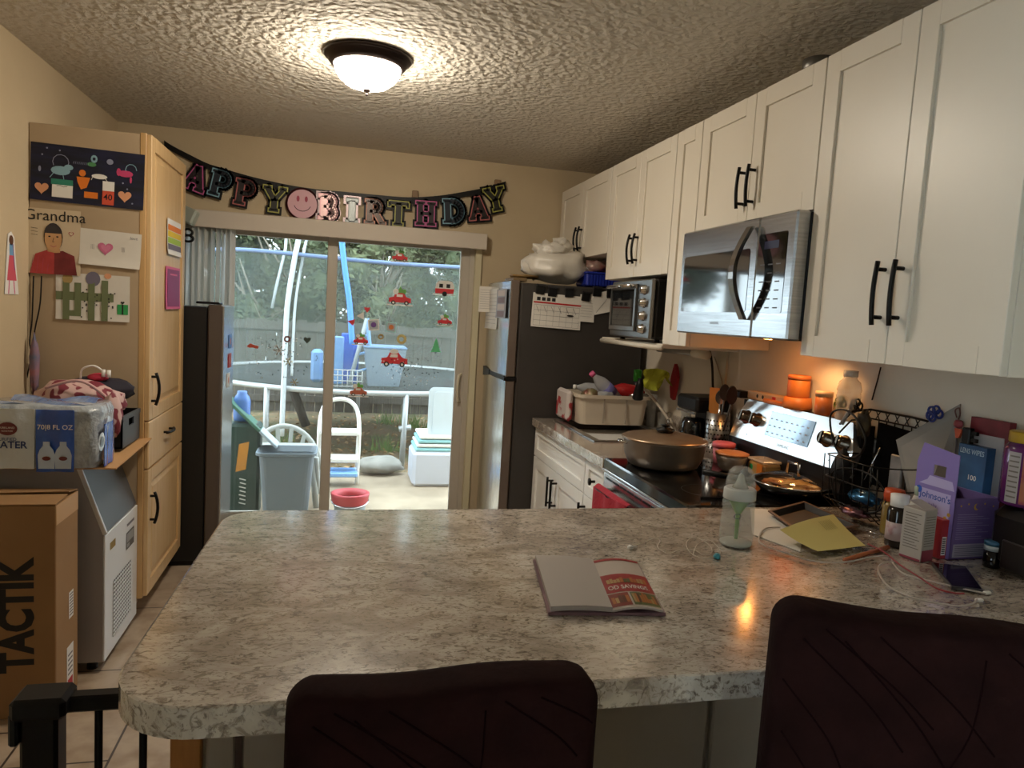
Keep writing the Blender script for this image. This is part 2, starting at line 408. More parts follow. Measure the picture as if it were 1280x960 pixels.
# ============================================================ BIG FIXTURES
# ---------- doors for cabinets; T puts local x along the door, y up, z outwards
def shaker_mesh(T, w_, h, fw_=.06, t=.02, rec=.009):
    m = MB(T)
    m.box(0, fw_, 0, h, -t, 0, b=.0015).box(w_-fw_, w_, 0, h, -t, 0, b=.0015).box(fw_, w_-fw_, 0, fw_, -t, 0).box(fw_, w_-fw_, h-fw_, h, -t, 0)
    m.box(fw_-.002, w_-fw_+.002, fw_-.002, h-fw_+.002, -t, -rec)
    return m
def bar_handle(T, x, y, l, r=.0055, out=.032, vert=True, bow=.0):
    m = MB(T); P = []
    for k in range(9):
        t = k/8-.5; o = out-bow*(2*t)**2
        P.append((x, y+t*l*1.12, o) if vert else (x+t*l*1.12, y, o))
    m.tube(P, r*1.15, 8)
    for s_ in (-.42, .42):
        q = (x, y+s_*l) if vert else (x+s_*l, y)
        m.tube([(q[0], q[1], -.001), (q[0], q[1], out-bow*.6)], r, 8)
    return m
def wall_cab(name, label, y0, y1, z0, z1, x=1.398, split=None, hz=(.07, .2), handles=True, group=None, bow=.006):
    t = thing(name, label, 'cabinet', (1.6, (y0+y1)/2, z0), 0, group)
    bx(x+.021, XR-.002, y0+.001, y1-.001, z0, z1).build('body', cab, t)
    doors = [(y0, split), (split, y1)] if split else [(y0, y1)]
    for i, (a, b_) in enumerate(doors):
        T = FMX((x, b_-.0015, z0+.001)); w_ = b_-a-.003
        d = shaker_mesh(T, w_, z1-z0-.002, .062 if w_ > .2 else .045).build('door', cab, t)
        if handles:
            hx_ = (.03 if i == 0 else w_-.03) if split else w_-.03
            bar_handle(T, hx_, hz[0]+hz[1]/2, hz[1], bow=bow).build('handle', black, d)
    return t
wall_cab('wall_cabinet', 'tall white shaker wall cabinet beside the microwave, lower edge above the cluttered counter', 1.272, 1.979, 1.42, 2.322, split=1.617, hz=(.11, .15))
wall_cab('wall_cabinet', 'short two-door white cabinet directly above the microwave', 1.982, 2.744, 1.868, 2.322, split=2.36, hz=(.06, .13))
wall_cab('wall_cabinet', 'narrow white single-door cabinet between the microwave and the toaster oven', 2.747, 2.972, 1.405, 2.322, handles=False)
wall_cab('wall_cabinet', 'white two-door cabinet directly above the toaster oven', 2.975, 3.748, 1.715, 2.322, split=3.36, hz=(.07, .13), bow=.012)
wall_cab('wall_cabinet', 'white two-door cabinet above the refrigerator, next to the back wall', 3.755, 4.66, 1.86, 2.322, split=4.23, hz=(.05, .13), bow=.012)
# cabinets' under shelf with the toaster oven
sh = bx(1.40, XR-.002, 2.975, 3.74, 1.385, 1.405, b=.003).build('under_cabinet_shelf', cab)
tag(sh, 'thin white shelf board that carries the toaster oven', 'shelf')
m = MB().tube([(1.385, 3.70, 1.387), (1.385, 2.95, 1.387)], .012, 10); 
o = m.build('shelf_rail', mat('rail_white', '#d6d0c2', .4), sh)
# toaster oven (front faces -x)
dk = mat('toaster_black', '#1c1b1b', .4); dks = mat('toaster_steel', '#8b8a88', .3, 1)
t = thing('toaster_oven', 'black and steel toaster oven with four knobs under the white cabinet', 'toaster oven', (1.55, 3.31, 1.405))
TY0, TY1, TZ0, TZ1, TX = 3.035, 3.53, 1.42, 1.695, 1.36
m = MB().box(TX+.02, XR-.08, TY0, TY1, TZ0, TZ1, b=.012)
for k in range(8): m.box(TX+.12, TX+.3, TY0-.002, TY0+.002, TZ0+.07+k*.022, TZ0+.076+k*.022)
m.build('body', dk, t)
T = FMX((TX, TY1, TZ0)); W = TY1-TY0; HH = TZ1-TZ0
MB(T).box(0, W, 0, HH, -.02, 0, b=.006).build('front_frame', dks, t)
d = MB(T).box(.015, .34, .03, .055, 0, .012, b=.003).box(.015, .34, HH-.045, HH-.02, 0, .012, b=.003).box(.015, .035, .055, HH-.045, 0, .012).box(.32, .34, .055, HH-.045, 0, .012).build('door', dks, t)
MB(T).box(.035, .32, .055, HH-.045, .002, .008).build('window', mat('oven_window', '#15171a', .06, spec=.8), d)
MB(T).tube([(.03, HH-.03, .035), (.325, HH-.03, .035)], .009, 8).tube([(.04, HH-.03, 0), (.04, HH-.03, .035)], .006).tube([(.315, HH-.03, 0), (.315, HH-.03, .035)], .006).build('handle', chrome, d)
for k in range(4):
    MB(T).lathe([(.024, 0), (.024, .004), (.019, .006), (.017, .022), (0, .023)], 16, c=(.415, .045+k*.06, 0)).box(.412, .418, .03+k*.06, .06+k*.06, .02, .027).build('knob', chrome, t)
for a, c in ((TY0+.04, TX+.06), (TY1-.04, TX+.06), (TY0+.04, 1.66), (TY1-.04, 1.66)): MB().lathe([(.014, 1.4055), (.012, TZ0+.005)], 10, c=(c, a, 0)).build('foot', blackp, t)

# ---------- microwave
t = thing('microwave', 'stainless over-the-range microwave with a tall curved handle', 'microwave', (1.57, 2.36, 1.465))
MX, MY0, MY1, MZ0, MZ1 = 1.348, 1.983, 2.741, 1.463, 1.866
MB().box(MX+.05, XR-.002, MY0+.002, MY1-.002, MZ0+.012, MZ1-.002, b=.003).box(MX+.09, XR-.05, MY0+.04, MY1-.04, MZ0, MZ0+.012).build('body', blackp, t)
T = FMX((MX, MY1, MZ0)); W = MY1-MY0; HH = MZ1-MZ0
gb = mat('microwave_glass', '#0b0c10', .045, spec=1.0, coat=1)
DW = .555
d = MB(T).box(0, DW-.001, 0, HH, -.05, 0, b=.006).build('door', steel, t)
m = MB(T); m.poly(rrect(.03, DW-.045, .085, HH-.10, .012), .0012); m.build('window', gb, d)
hp = [(DW-.03, .06+(HH-.09)*k/14, .008+.055*math.sin(PI*k/14)) for k in range(15)]
m = MB(T)
for k in range(14):
    a, c = hp[k], hp[k+1]
    wd = .015
    m.add([(a[0]-wd, a[1], a[2]), (a[0]+wd, a[1], a[2]), (a[0]+wd, a[1], a[2]+.014), (a[0]-wd, a[1], a[2]+.014), (c[0]-wd, c[1], c[2]), (c[0]+wd, c[1], c[2]), (c[0]+wd, c[1], c[2]+.014), (c[0]-wd, c[1], c[2]+.014)],
          [(0, 1, 5, 4), (3, 7, 6, 2), (0, 4, 7, 3), (1, 2, 6, 5)] + ([(0, 3, 2, 1)] if k == 0 else []) + ([(4, 5, 6, 7)] if k == 13 else []))
m.build('handle', mat('handle_steel', '#8e8a86', .25, 1), d)
p = MB(T).box(DW+.001, W, 0, HH, -.05, 0, b=.006).build('control_panel', steel, t)
m = MB(T); m.poly(rrect(DW+.004, W-.04, .085, HH-.06, .008), .0012)
cp = m.build('touch_panel', gb, p)
m = MB(T)
for r_ in range(6):
    for c_ in range(3): m.rect(DW+.025+c_*.045, DW+.05+c_*.045, .10+r_*.028, .104+r_*.028, .0016)
m.build('key_marks', mat('key_grey', '#55565c', .5), cp)
MB(T).rect(DW+.04, DW+.12, HH-.11, HH-.085, .0016).build('display', mat('lcd_blue', '#2b3150', .3), cp)
MB(T).text('SAMSUNG', DW/2+.03, .045, .014, z=.0015).build('brand_lettering', grey_ink, d)
bp_ = OZ(931, 762, .915); bq = Vector((bp_.x, bp_.y))*((H-.915)+(MZ0-.006-.915))/(H-.915)
warm = mat('hood_bulb', '#ff9f4a', .4, emis=55)
MB().lathe([(0, MZ0-.006), (.022, MZ0-.005), (.025, MZ0+.002)], 14, c=(bq.x, bq.y, 0)).build('cooktop_light', warm, t)
ld = bpy.data.lights.new('cooktop_lamp', 'SPOT'); ld.energy = 2.2; ld.color = (1, .55, .22); ld.shadow_soft_size = .03; ld.spot_size = 2.4; ld.spot_blend = .6
lo = bpy.data.objects.new('cooktop_lamp', ld); C.objects.link(lo); lo.parent = t; lo.location = Vector((1.66, 2.30, MZ0-.02))-t.location

# ---------- refrigerator (front faces -x)
dark = mat('fridge_side', '#34312e', .5, col2='#3a3633', ns=5)
fst = mat('fridge_steel', '#dfe2e4', .2, 1, col2='#cfd3d6', ns=6, stretch=(1, 1, .3), bump=.05, bs=25)
fed = mat('fridge_door_edge', '#6f6259', .42, .35)
t = thing('refrigerator', 'stainless top-freezer refrigerator with dark grey side and papers clipped on', 'refrigerator', (1.35, 4.3, 0))
FY0, FY1, FZ = 3.965, 4.60, 1.69
MB().box(.985, 1.74, FY0, FY1, .03, FZ-.01, b=.008).build('body', dark, t)
for z0, z1, n_ in ((.05, 1.125, 'refrigerator_door'), (1.14, FZ, 'freezer_door')):
    d = MB().box(.925, .98, FY0, FY1, z0, z1, b=.008).build(n_, fed, t)
    MB().grid(lambda u, v: (.9235-.008*math.sin(PI*u), FY0+.004+(FY1-FY0-.008)*u, z0+.006+(z1-z0-.012)*v), 10, 1, th=(.003, 0, 0)).build('steel_front', fst, d)
m = MB(); m.box(.915, .93, FY0+.02, FY1-.03, 1.12, 1.15, b=.004); m.add([(.91, FY0+.42, 1.15), (.91, FY0+.6, 1.16), (.91, FY0+.6, 1.10), (.91, FY0+.42, 1.12), (.93, FY0+.42, 1.15), (.93, FY0+.6, 1.16), (.93, FY0+.6, 1.10), (.93, FY0+.42, 1.12)], [(0, 1, 2, 3), (7, 6, 5, 4), (0, 4, 5, 1), (2, 6, 7, 3), (1, 5, 6, 2), (0, 3, 7, 4)])
m.box(.914, .985, FY0-.003, FY0+.05, 1.122, 1.142)
m.build('handle_recess', blackp, t)
MB().box(.94, 1.02, FY0+.02, FY1-.4, FZ-.003, FZ+.018, b=.004).build('hinge_cover', mat('hinge_brown', '#6e5a3e', .5), t)
for a in (FY0+.05, FY1-.05):
    for c in (1.0, 1.68): MB().lathe([(.02, 0), (.02, .035)], 10, c=(c, a, 0)).build('foot', blackp, t)

# ---------- base cabinets, far run
bcab = mat('base_cabinet_paint', '#eff0ee', .35)
def base_cab(label, y0, y1, x=1.115, z1=.874):
    t = thing('base_cabinet', label, 'cabinet', (1.45, (y0+y1)/2, 0))
    MB().box(x+.02, XR-.003, y0, y1, .1, z1).box(x+.08, XR-.003, y0, y1, 0, .1).build('body', bcab, t)
    return t
t = base_cab('white sink base cabinet with false drawer and two doors, beside the refrigerator', 3.08, 3.955)
T = FMX((1.115, 3.953, .70)); shaker_mesh(T, .871, .168, .045).build('drawer_front', bcab, t)
for i, (a, c) in enumerate(((3.52, 3.953), (3.082, 3.516))):
    T = FMX((1.115, c, .105)); d = shaker_mesh(T, c-a, .59, .06).build('door', bcab, t)
    bar_handle(T, (c-a-.03) if i == 0 else .03, .48, .14).build('handle', black, d)
t = base_cab('narrow white base cabinet with a black knob beside the range', 2.803, 3.076)
T = FMX((1.115, 3.074, .70)); d = shaker_mesh(T, .268, .168, .045).build('drawer', bcab, t)
MB(T).lathe([(.006, 0), (.006, .018), (.016, .022), (.016, .028), (0, .03)], 14, c=(.134, .085, 0)).build('knob', black, d)
T = FMX((1.115, 3.074, .105)); d = shaker_mesh(T, .268, .59, .05).build('door', bcab, t)
bar_handle(T, .03, .48, .14).build('handle', black, d)
# countertop with sink hole
CZ0, CZ1 = .876, .915
SX0, SX1, SY0, SY1 = 1.215, 1.66, 3.22, 3.86
t = thing('sink_countertop', 'speckled laminate countertop around the kitchen sink', 'countertop', (1.45, 3.4, CZ0))
m = MB().box(1.10, XR-.002, 2.80, SY0, CZ0, CZ1).box(1.10, XR-.002, SY1, 3.955, CZ0, CZ1).box(1.10, SX0, SY0, SY1, CZ0, CZ1).box(SX1, XR-.002, SY0, SY1, CZ0, CZ1)
m.build('top', lam, t)
MB().box(1.092, 1.10, 2.80, 3.955, CZ0-.004, CZ1, b=.002).build('edge_band', lame, t)
MB().box(XR-.02, XR-.001, 2.80, 3.955, CZ1, CZ1+.09).build('splash_strip', lam, t)
# sink
sst = mat('sink_steel', '#6b645c', .35, 1)
t = thing('kitchen_sink', 'drop-in stainless steel sink set in the far countertop', 'sink', (1.43, 3.54, CZ1))
m = MB()
a, c = SX0-.02, SX1+.02; e, g_ = SY0-.02, SY1+.02
ring = [(a, e), (c, e), (c, g_), (a, g_)]; inr = [(SX0+.02, SY0+.02), (SX1-.02, SY0+.02), (SX1-.02, SY1-.02), (SX0+.02, SY1-.02)]
vs = [(x_, y_, CZ1+.001) for x_, y_ in ring]+[(x_*.996+.005, y_*.997+.01, CZ1+.007) for x_, y_ in ring]+[(x_, y_, CZ1+.005) for x_, y_ in inr]+[(x_*.97+.043, y_*.97+.1, CZ1-.16) for x_, y_ in inr]
q = []
for l in range(3):
    for k in range(4): q.append((l*4+k, l*4+(k+1) % 4, l*4+4+(k+1) % 4, l*4+4+k))
m.add(vs, q[:8]).build('rim', mat('sink_rim_steel', '#a5a5a5', .3, 1), t)
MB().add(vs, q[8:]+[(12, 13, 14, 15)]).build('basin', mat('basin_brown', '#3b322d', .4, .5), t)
MB().lathe([(.04, CZ1-.158), (.04, CZ1-.154), (0, CZ1-.156)], 16, c=(1.43, 3.5, 0)).build('drain', black, t)
# faucet with sprayer
t = thing('kitchen_faucet', 'tall faucet with black sprayer head behind the sink', 'faucet', (1.70, 3.45, CZ1))
MB().lathe([(.028, CZ1), (.026, CZ1+.02), (.014, CZ1+.03), (.013, CZ1+.12)], 14, c=(1.70, 3.45, 0)).build('base', chrome, t)
pts = smooth([OX(842, 540, 1.70), OX(836, 525, 1.69), OX(818, 500, 1.66), OX(806, 487, 1.60), OX(799, 482, 1.55)], 6)
MB().tube([(1.70, 3.45, CZ1+.1)]+pts[::1], .008).build('spout_hose', mat('hose_beige', '#b3a899', .4), t)
p0 = OX(800, 480, 1.55); p1 = OX(797, 498, 1.55)
MB().tube([p0+Vector((0, 0, .03)), p0, p1, p1-Vector((0, 0, .01))], [.012, .02, .03, .02], 12).build('sprayer', blackp, t)
MB().tube([(1.70, 3.45, CZ1+.05), (1.66, 3.38, CZ1+.09)], .007).build('lever', chrome, t)

# ---------- range
t = thing('range', 'stainless electric range with black glass cooktop and slanted control panel', 'stove', (1.43, 2.42, 0))
RY0, RY1 = 2.052, 2.795
rst = mat('range_steel', '#dadddf', .22, 1, col2='#c9cdd0', ns=3, stretch=(1, 1, 20))
MB().box(1.125, 1.74, RY0, RY1, .08, .895).box(1.2, 1.7, RY0+.02, RY1-.02, .0, .08).build('body', blackp, t)
ct = mat('cooktop_glass', '#08080a', .07, spec=.8, coat=.3)
MB().box(1.095, 1.70, RY0-.004, RY1+.004, .876, .922, b=.006).build('cooktop', ct, t)
MB().box(1.090, 1.098, RY0-.004, RY1+.004, .872, .880, b=.002).build('front_trim', chrome, t)
rg = mat('burner_ring', '#3a3a3d', .3)
for (a, c, r_) in ((1.27, 2.24, .09), (1.27, 2.62, .11), (1.53, 2.24, .09), (1.53, 2.62, .075)):
    m = MB(); pts = [(a+r_*math.cos(2*PI*k/40), c+r_*math.sin(2*PI*k/40)) for k in range(41)]; m.line(pts, .002, .9226); m.build('burner_mark', rg, t)
MB().box(1.105, 1.125, RY0, RY1, .83, .874, b=.004).build('front_rail', rst, t)
d = MB().box(1.095, 1.125, RY0+.004, RY1-.004, .24, .868, b=.006).build('oven_door', rst, t)
m = MB()
for k in range(9): m.box(1.0935, 1.097, RY0+.05+k*.074, RY0+.112+k*.074, .842, .850)
m.build('vent_slot', blackp, d)
MB().box(1.092, 1.096, RY0+.1, RY1-.1, .35, .68).build('oven_window', gb, d)
MB().tube([(1.055, RY0+.04, .80), (1.055, RY1-.04, .80)], .013, 10).tube([(1.055, RY0+.07, .80), (1.1, RY0+.07, .80)], .01).tube([(1.055, RY1-.07, .80), (1.1, RY1-.07, .80)], .01).build('handle', steel, d)
MB().box(1.10, 1.125, RY0+.004, RY1-.004, .09, .235, b=.006).build('drawer', rst, t)
# backguard: slanted steel face on black plinth
B0, B1, BZ0, BZ1 = 1.665, 1.715, 1.02, 1.195
MB().box(1.66, 1.775, RY0+.01, RY1-.005, .92, BZ0+.01).box(1.72, 1.775, RY0+.01, RY1-.005, BZ0, BZ1-.005).build('plinth', blackp, t)
T = F((B0, RY1, BZ0), (0, -1, 0), (B1-B0, 0, BZ1-BZ0)); W = RY1-RY0; HH = math.hypot(B1-B0, BZ1-BZ0)
face = [(0, 0), (W, 0), (W, .085), (W-.045, HH), (.045, HH), (0, .09)]
cp = MB(T).prism(face, -.035, 0).build('control_panel', mat('control_panel_steel', '#eef2f5', .28, 1), t)
MB(T).box(.24, .515, .055, .155, -.001, .003, b=.001).build('display', mat('range_display', '#6f93b4', .08, .3, spec=1, coat=1), cp)
for x_, y_ in ((.08, .105), (.16, .105), (.605, .105), (.69, .105)):
    k = MB(T).lathe([(.03, 0), (.03, .003), (.025, .004), (.023, .03), (0, .031)], 20, c=(x_, y_, 0)).box(x_-.004, x_+.004, y_-.02, y_+.02, .02, .036).build('knob', mat('knob_metal', '#6b6257', .25, 1), cp)
m = MB(T)
for x_ in (.12, .645): m.disc(x_, .035, .003, z=.0006)
for r_ in range(3):
    for c_ in range(8): m.rect(.25+c_*.033, .262+c_*.033, .068+r_*.028, .072+r_*.028, .0035)
m.text('SAMSUNG', .375, .032, .017, z=.0006); o = m.build('print_marks', grey_ink, cp); o['kind'] = 'stuff'

# ---------- peninsula: base + counter
PY0, PY1 = 1.04, 2.048
t = thing('peninsula_countertop', 'big speckled laminate breakfast counter with a rounded corner', 'countertop', (.7, 1.5, .873))
out = [(XR-.002, PY0), (XR-.002, PY1)] + arc(-.28+.10, PY1-.10, .10, 90, 180, 8) + arc(-.305+.13, PY0+.13, .13, 180, 270, 10)
m = MB().prism(out, .875, .915, 0); m.build('top', lam, t)
e = [(XR-.002, PY1)] + arc(-.28+.10, PY1-.10, .10, 90, 180, 8) + arc(-.305+.13, PY0+.13, .13, 180, 270, 10) + [(XR-.002, PY0)]
m = MB()
def offs(p, d):
    n = len(p); o = []
    for i in range(n):
        a = Vector(p[max(i-1, 0)]); b_ = Vector(p[min(i+1, n-1)]); t_ = (b_-a).normalized(); o.append(Vector(p[i])+Vector((t_.y, -t_.x))*-d)
    return o
eo = offs(e, -.004); k = len(e)
vs = [(v[0], v[1], .868) for v in e]+[(v.x, v.y, .868) for v in eo]+[(v.x, v.y, .913) for v in eo]+[(v[0], v[1], .9153) for v in e]
fs = []
for l in range(3): fs += [(l*k+i, l*k+i+1, (l+1)*k+i+1, (l+1)*k+i) for i in range(k-1)]
m.add(vs, fs).build('edge_band', lame, t)
t = thing('breakfast_bar_cabinet', 'pale grey panelled base under the breakfast counter with an orange wood end', 'cabinet', (.7, 1.6, 0))
pg = mat('base_panel_grey', '#a49685', .5, col2='#968979', ns=3); pw = mat('orange_wood', '#a3682f', .45, col2='#b87a3c', ns=6, stretch=(8, 8, 1)); dkw = mat('dark_strip', '#3b2419', .5)
MB().box(-.222, XR-.003, 1.37, 2.03, .1, .868).box(-.2, XR-.003, 1.4, 1.98, 0, .1).build('body', pg, t)
MB().box(-.276, -.222, 1.352, 2.035, 0, .868, b=.003).build('end_panel', pw, t)
xs_ = [-.220, -.157, .33, .82, 1.31, XR-.003]
for a, c in zip(xs_, xs_[1:]): MB().box(a+.006, c-.006, 1.352, 1.37, .02, .862, b=.004).build('panel', pg, t)
for a in xs_[1:2]: MB().box(a-.006, a+.006, 1.35, 1.372, .0, .868).build('seam_strip', dkw, t)

# ---------- second tall unit: pantry
wood = mat('maple', '#cba877', .4, col2='#d3b385', ns=5, nd=6, stretch=(6, 6, .8)); ply = mat('pantry_side', '#ad987c', .6, col2='#b49f83', ns=3)
woodd = mat('maple_frame', '#bd9764', .4, col2='#c8a472', ns=5, nd=6, stretch=(6, 6, .8))
t = thing('pantry_cabinet', 'tall maple pantry cabinet with drawings taped on its tan side', 'cabinet', (-1.05, 3.8, 0))
AX, AY0, AY1, AZ = -.811, 3.45, 4.16, 2.175
MB().box(XL+.002, AX-.022, AY0, AY1, .12, AZ-.005, b=.003).box(XL+.002, AX-.1, AY0+.02, AY1-.02, 0, .12).build('body', ply, t)
MB().box(AX-.045, AX-.02, AY0-.002, AY1+.001, .115, AZ, b=.002).build('face_frame', woodd, t)
def raised(T, w_, h):
    m = MB(T); f_ = .06
    m.box(0, f_, 0, h, -.02, 0, b=.002).box(w_-f_, w_, 0, h, -.02, 0, b=.002).box(f_, w_-f_, 0, f_, -.02, 0).box(f_, w_-f_, h-f_, h, -.02, 0)
    m.box(f_, w_-f_, f_, h-f_, -.02, -.01); i = f_+.035
    a = [(f_+.01, f_+.01, -.01), (w_-f_-.01, f_+.01, -.01), (w_-f_-.01, h-f_-.01, -.01), (f_+.01, h-f_-.01, -.01)]
    c = [(i, i, -.003), (w_-i, i, -.003), (w_-i, h-i, -.003), (i, h-i, -.003)]
    m.add(a+c, [(0, 1, 5, 4), (1, 2, 6, 5), (2, 3, 7, 6), (3, 0, 4, 7), (4, 5, 6, 7)])
    return m
for z0, z1, hy in ((.93, AZ-.004, .14), (.125, .705, .40)):
    T = FPX((AX, AY0+.004, z0)); d = raised(T, AY1-AY0-.008, z1-z0).build('door', wood, t)
    bar_handle(T, .04, hy, .13, r=.006, bow=.014).build('handle', black, d)
T = FPX((AX, AY0+.004, .712)); d = MB(T).box(0, AY1-AY0-.008, 0, .212, -.02, 0, b=.004).build('drawer', wood, t)
bar_handle(T, .34, .12, .13, r=.006, bow=.014, vert=False).build('handle', black, d)

# ---------- second fridge behind the pantry
t = thing('upright_freezer', 'dark refrigerator standing behind the maple pantry beside the blinds', 'refrigerator', (-.95, 4.4, 0))
fb = mat('freezer_black', '#0a0a0b', .55)
MB().box(XL+.05, -.70, 4.18, 4.56, .03, 1.44, b=.005).box(XL+.08, -.75, 4.2, 4.55, 0, .03).build('body', fb, t)
d = MB().box(-.695, -.62, 4.175, 4.56, .06, 1.455, b=.008).build('door', mat('freezer_edge', '#5a5049', .45, .3), t)
MB().box(-.621, -.612, 4.18, 4.555, .065, 1.45, b=.002).build('door_skin', mat('freezer_front', '#c2c5c8', .25, .9), d)

# ---------- ice machine
t = thing('ice_machine', 'grey and white commercial ice maker with a slanted dark lid', 'ice machine', (-1.05, 3.2, 0))
IX, IY0, IY1 = -.86, 2.99, 3.445
gside = mat('ice_side', '#9d9796', .45, .1); gfr = mat('ice_front', '#dfe4e9', .35, .1); glid = mat('ice_lid', '#4f5257', .35, .1)
prof = [(XL+.03, .045), (IX, .045), (IX, .555), (-.955, .825), (XL+.03, .825)]
m = MB(F((0, IY1, 0), (1, 0, 0), (0, 0, 1))); m.prism(prof, 0, IY1-IY0); m.build('body', gside, t)
fr = MB().box(IX, IX+.008, IY0, IY1, .047, .553, b=.002).build('front_panel', gfr, t)
T = F((IX, IY0+.012, .560), (0, 1, 0), (-.095, 0, .27)); L_ = math.hypot(.095, .27)
ld_ = MB(T).box(0, IY1-IY0-.024, 0, L_, 0, .008, b=.002).build('lid', glid, t)
MB(T).box(-.012, 0, -.005, L_+.005, -.004, .014, b=.002).build('lid_trim', mat('trim_bright', '#d9dcdf', .3, .4), t)
T = FPX((IX+.008, IY0, 0)); m = MB(T); m.rect(.10, .36, .10, .335, .0008)
m.build('vent_recess', mat('vent_dark', '#26272b', .6), fr)
m = MB(T)
for r_ in range(14):
    m.box(.10, .36,   .104+r_*.0168, .1085+r_*.0168, .0008, .004)
for c_ in range(12): m.box(.103+c_*.0225, .1065+c_*.0225, .10, .335, .0008, .003)
m.build('vent_grille', gfr, fr)
MB(T).rect(.06, .13, .475, .505, .001).build('maker_badge', mat('badge_gold', '#8d7434', .5), fr)
m = MB(T); m.rect(.28, .40, .40, .475, .001, 0).rect(.292, .388, .43, .468, .0015, 1).rect(.292, .33, .408, .424, .0015, 1).rect(.29, .4, .50, .512, .001, 2)
m.build('control_display', [mat('ctl_dark', '#4a4c50', .4), mat('ctl_lcd', '#8f979d', .3), grey_ink], fr)
for a in (IY0+.05, IY1-.05):
    for c in (XL+.09, IX-.05): MB().lathe([(.02, 0), (.02, .02), (.012, .025), (.012, .05)], 10, c=(c, a, 0)).build('foot', blackp, t)

# ---------- cardboard box
card = mat('cardboard', '#9b7750', .85, col2='#926f49', ns=4); cardd = mat('cardboard_edge', '#8a6238', .85); tape = mat('packing_tape', '#b88d5b', .3)
t = thing('cardboard_box', 'tall brown cardboard box with big black sideways lettering on the floor', 'box', (-1.09, 2.79, 0))
BX0, BX1, BY0, BY1, BZ = XL+.005, -.92, 2.69, 2.905, .755
m = MB().box(BX0, BX1, BY0, BY1, 0, BZ, b=.003); m.build('body', card, t)
m = MB(); m.add([(BX0, BY0, BZ+.002), (BX1, BY0, BZ+.002), (BX1+.004, BY0+.1, BZ+.012), (BX0, BY0+.1, BZ+.006), (BX0, BY0, BZ+.005), (BX1, BY0, BZ+.005), (BX1+.004, BY0+.1, BZ+.016), (BX0, BY0+.1, BZ+.01)], [(3, 2, 1, 0), (4, 5, 6, 7), (0, 1, 5, 4), (1, 2, 6, 5), (2, 3, 7, 6), (3, 0, 4, 7)])
m.add([(BX0, BY1, BZ+.002), (BX1, BY1, BZ+.002), (BX1+.003, BY1-.1, BZ+.018), (BX0, BY1-.1, BZ+.008), (BX0, BY1, BZ+.006), (BX1, BY1, BZ+.006), (BX1+.003, BY1-.1, BZ+.022), (BX0, BY1-.1, BZ+.012)], [(0, 1, 2, 3), (7, 6, 5, 4), (4, 5, 1, 0), (5, 6, 2, 1), (6, 7, 3, 2), (7, 4, 0, 3)])
m.build('flap', card, t)
MB().box(BX1-.002, BX1+.001, BY0+.002, BY1-.002, BZ-.07, BZ-.002).build('tape', tape, t)
T = FY((0, BY0-.001, 0)); tx = OY(20, 771, BY0)
MB(T).text('TACTIK', tx.x, tx.z+.005, .142, 0, 0, bold=.045, rot=PI/2, sx=.80).build('lettering', ink, t)
T = FPX((BX1+.0015, BY0, 0))
m = MB(T); m.rect(.10, .165, .03, .20, 0, 0).rect(.108, .157, .04, .075, .0005, 1)
for k in range(5): m.rect(.11, .155, .09+k*.018, .097+k*.018, .0005, 2)
m.build('shipping_label', [wht, red, grey_ink], t)
m = MB(T); m.rect(.12, .165, .30, .40, 0, 0)
for k in range(8): m.rect(.125, .16, .31+k*.011, .315+k*.011, .0005, 1)
m.build('barcode_label', [wht, grey_ink], t)

# ---------- safety gate
t = thing('safety_gate', 'black metal safety gate standing next to the breakfast counter', 'gate', (-.4, 1.36, 0))
MB().box(-.515, -.455, 1.335, 1.385, 0, .765, b=.006).build('post', black, t)
MB().box(-.528, -.44, 1.325, 1.395, .745, .785, b=.008).box(-.53, -.515, 1.33, 1.39, .70, .76, b=.004).build('latch_cap', blackp, t)
MB().box(-.45, -.285, 1.35, 1.38, .745, .775, b=.004).build('top_rail', black, t)
MB().box(-.455, -.285, 1.35, 1.38, .04, .07, b=.004).build('bottom_rail', black, t)
for xx in (-.398, -.324): MB().tube([(xx, 1.365, .06), (xx, 1.365, .76)], .007, 8).build('bar', black, t)

# ---------- ceiling lamp
t = thing('ceiling_lamp', 'flush round ceiling lamp with frosted glass bowl and dark bronze rim', 'lamp', (.07, 2.985, ZC))
bz = mat('bronze', '#2a201c', .35, .7)
MB().lathe([(.165, ZC), (.172, ZC-.008), (.165, ZC-.016), (.158, ZC-.018), (.15, ZC-.032), (.138, ZC-.045), (.128, ZC-.048), (.126, ZC-.03)], 40, c=(.07, 2.985, 0)).build('rim', bz, t)
MB().shell([(.128, ZC-.046), (.124, ZC-.065), (.108, ZC-.09), (.08, ZC-.112), (.045, ZC-.124), (.0, ZC-.128)], 40, c=(.07, 2.985, 0)).build('glass_bowl', mat('lamp_glass', '#fff1dc', .4, emis=LAMP), t)
MB().lathe([(0, ZC-.126), (.016, ZC-.128), (.014, ZC-.134), (.004, ZC-.138), (.004, ZC-.145), (.007, ZC-.149), (0, ZC-.154)], 14, c=(.07, 2.985, 0)).build('finial', bz, t)

# ---------- duct on top of the cabinets
o = MB().lathe([(.052, 2.323), (.052, 2.368), (.047, 2.37), (.047, 2.33), (0, 2.33)], 24, c=(1.475, 2.13, 0)).build('vent_duct', mat('duct_metal', '#7c7a76', .4, .8)); tag(o, 'short grey metal vent pipe standing above the microwave cabinet', 'pipe')

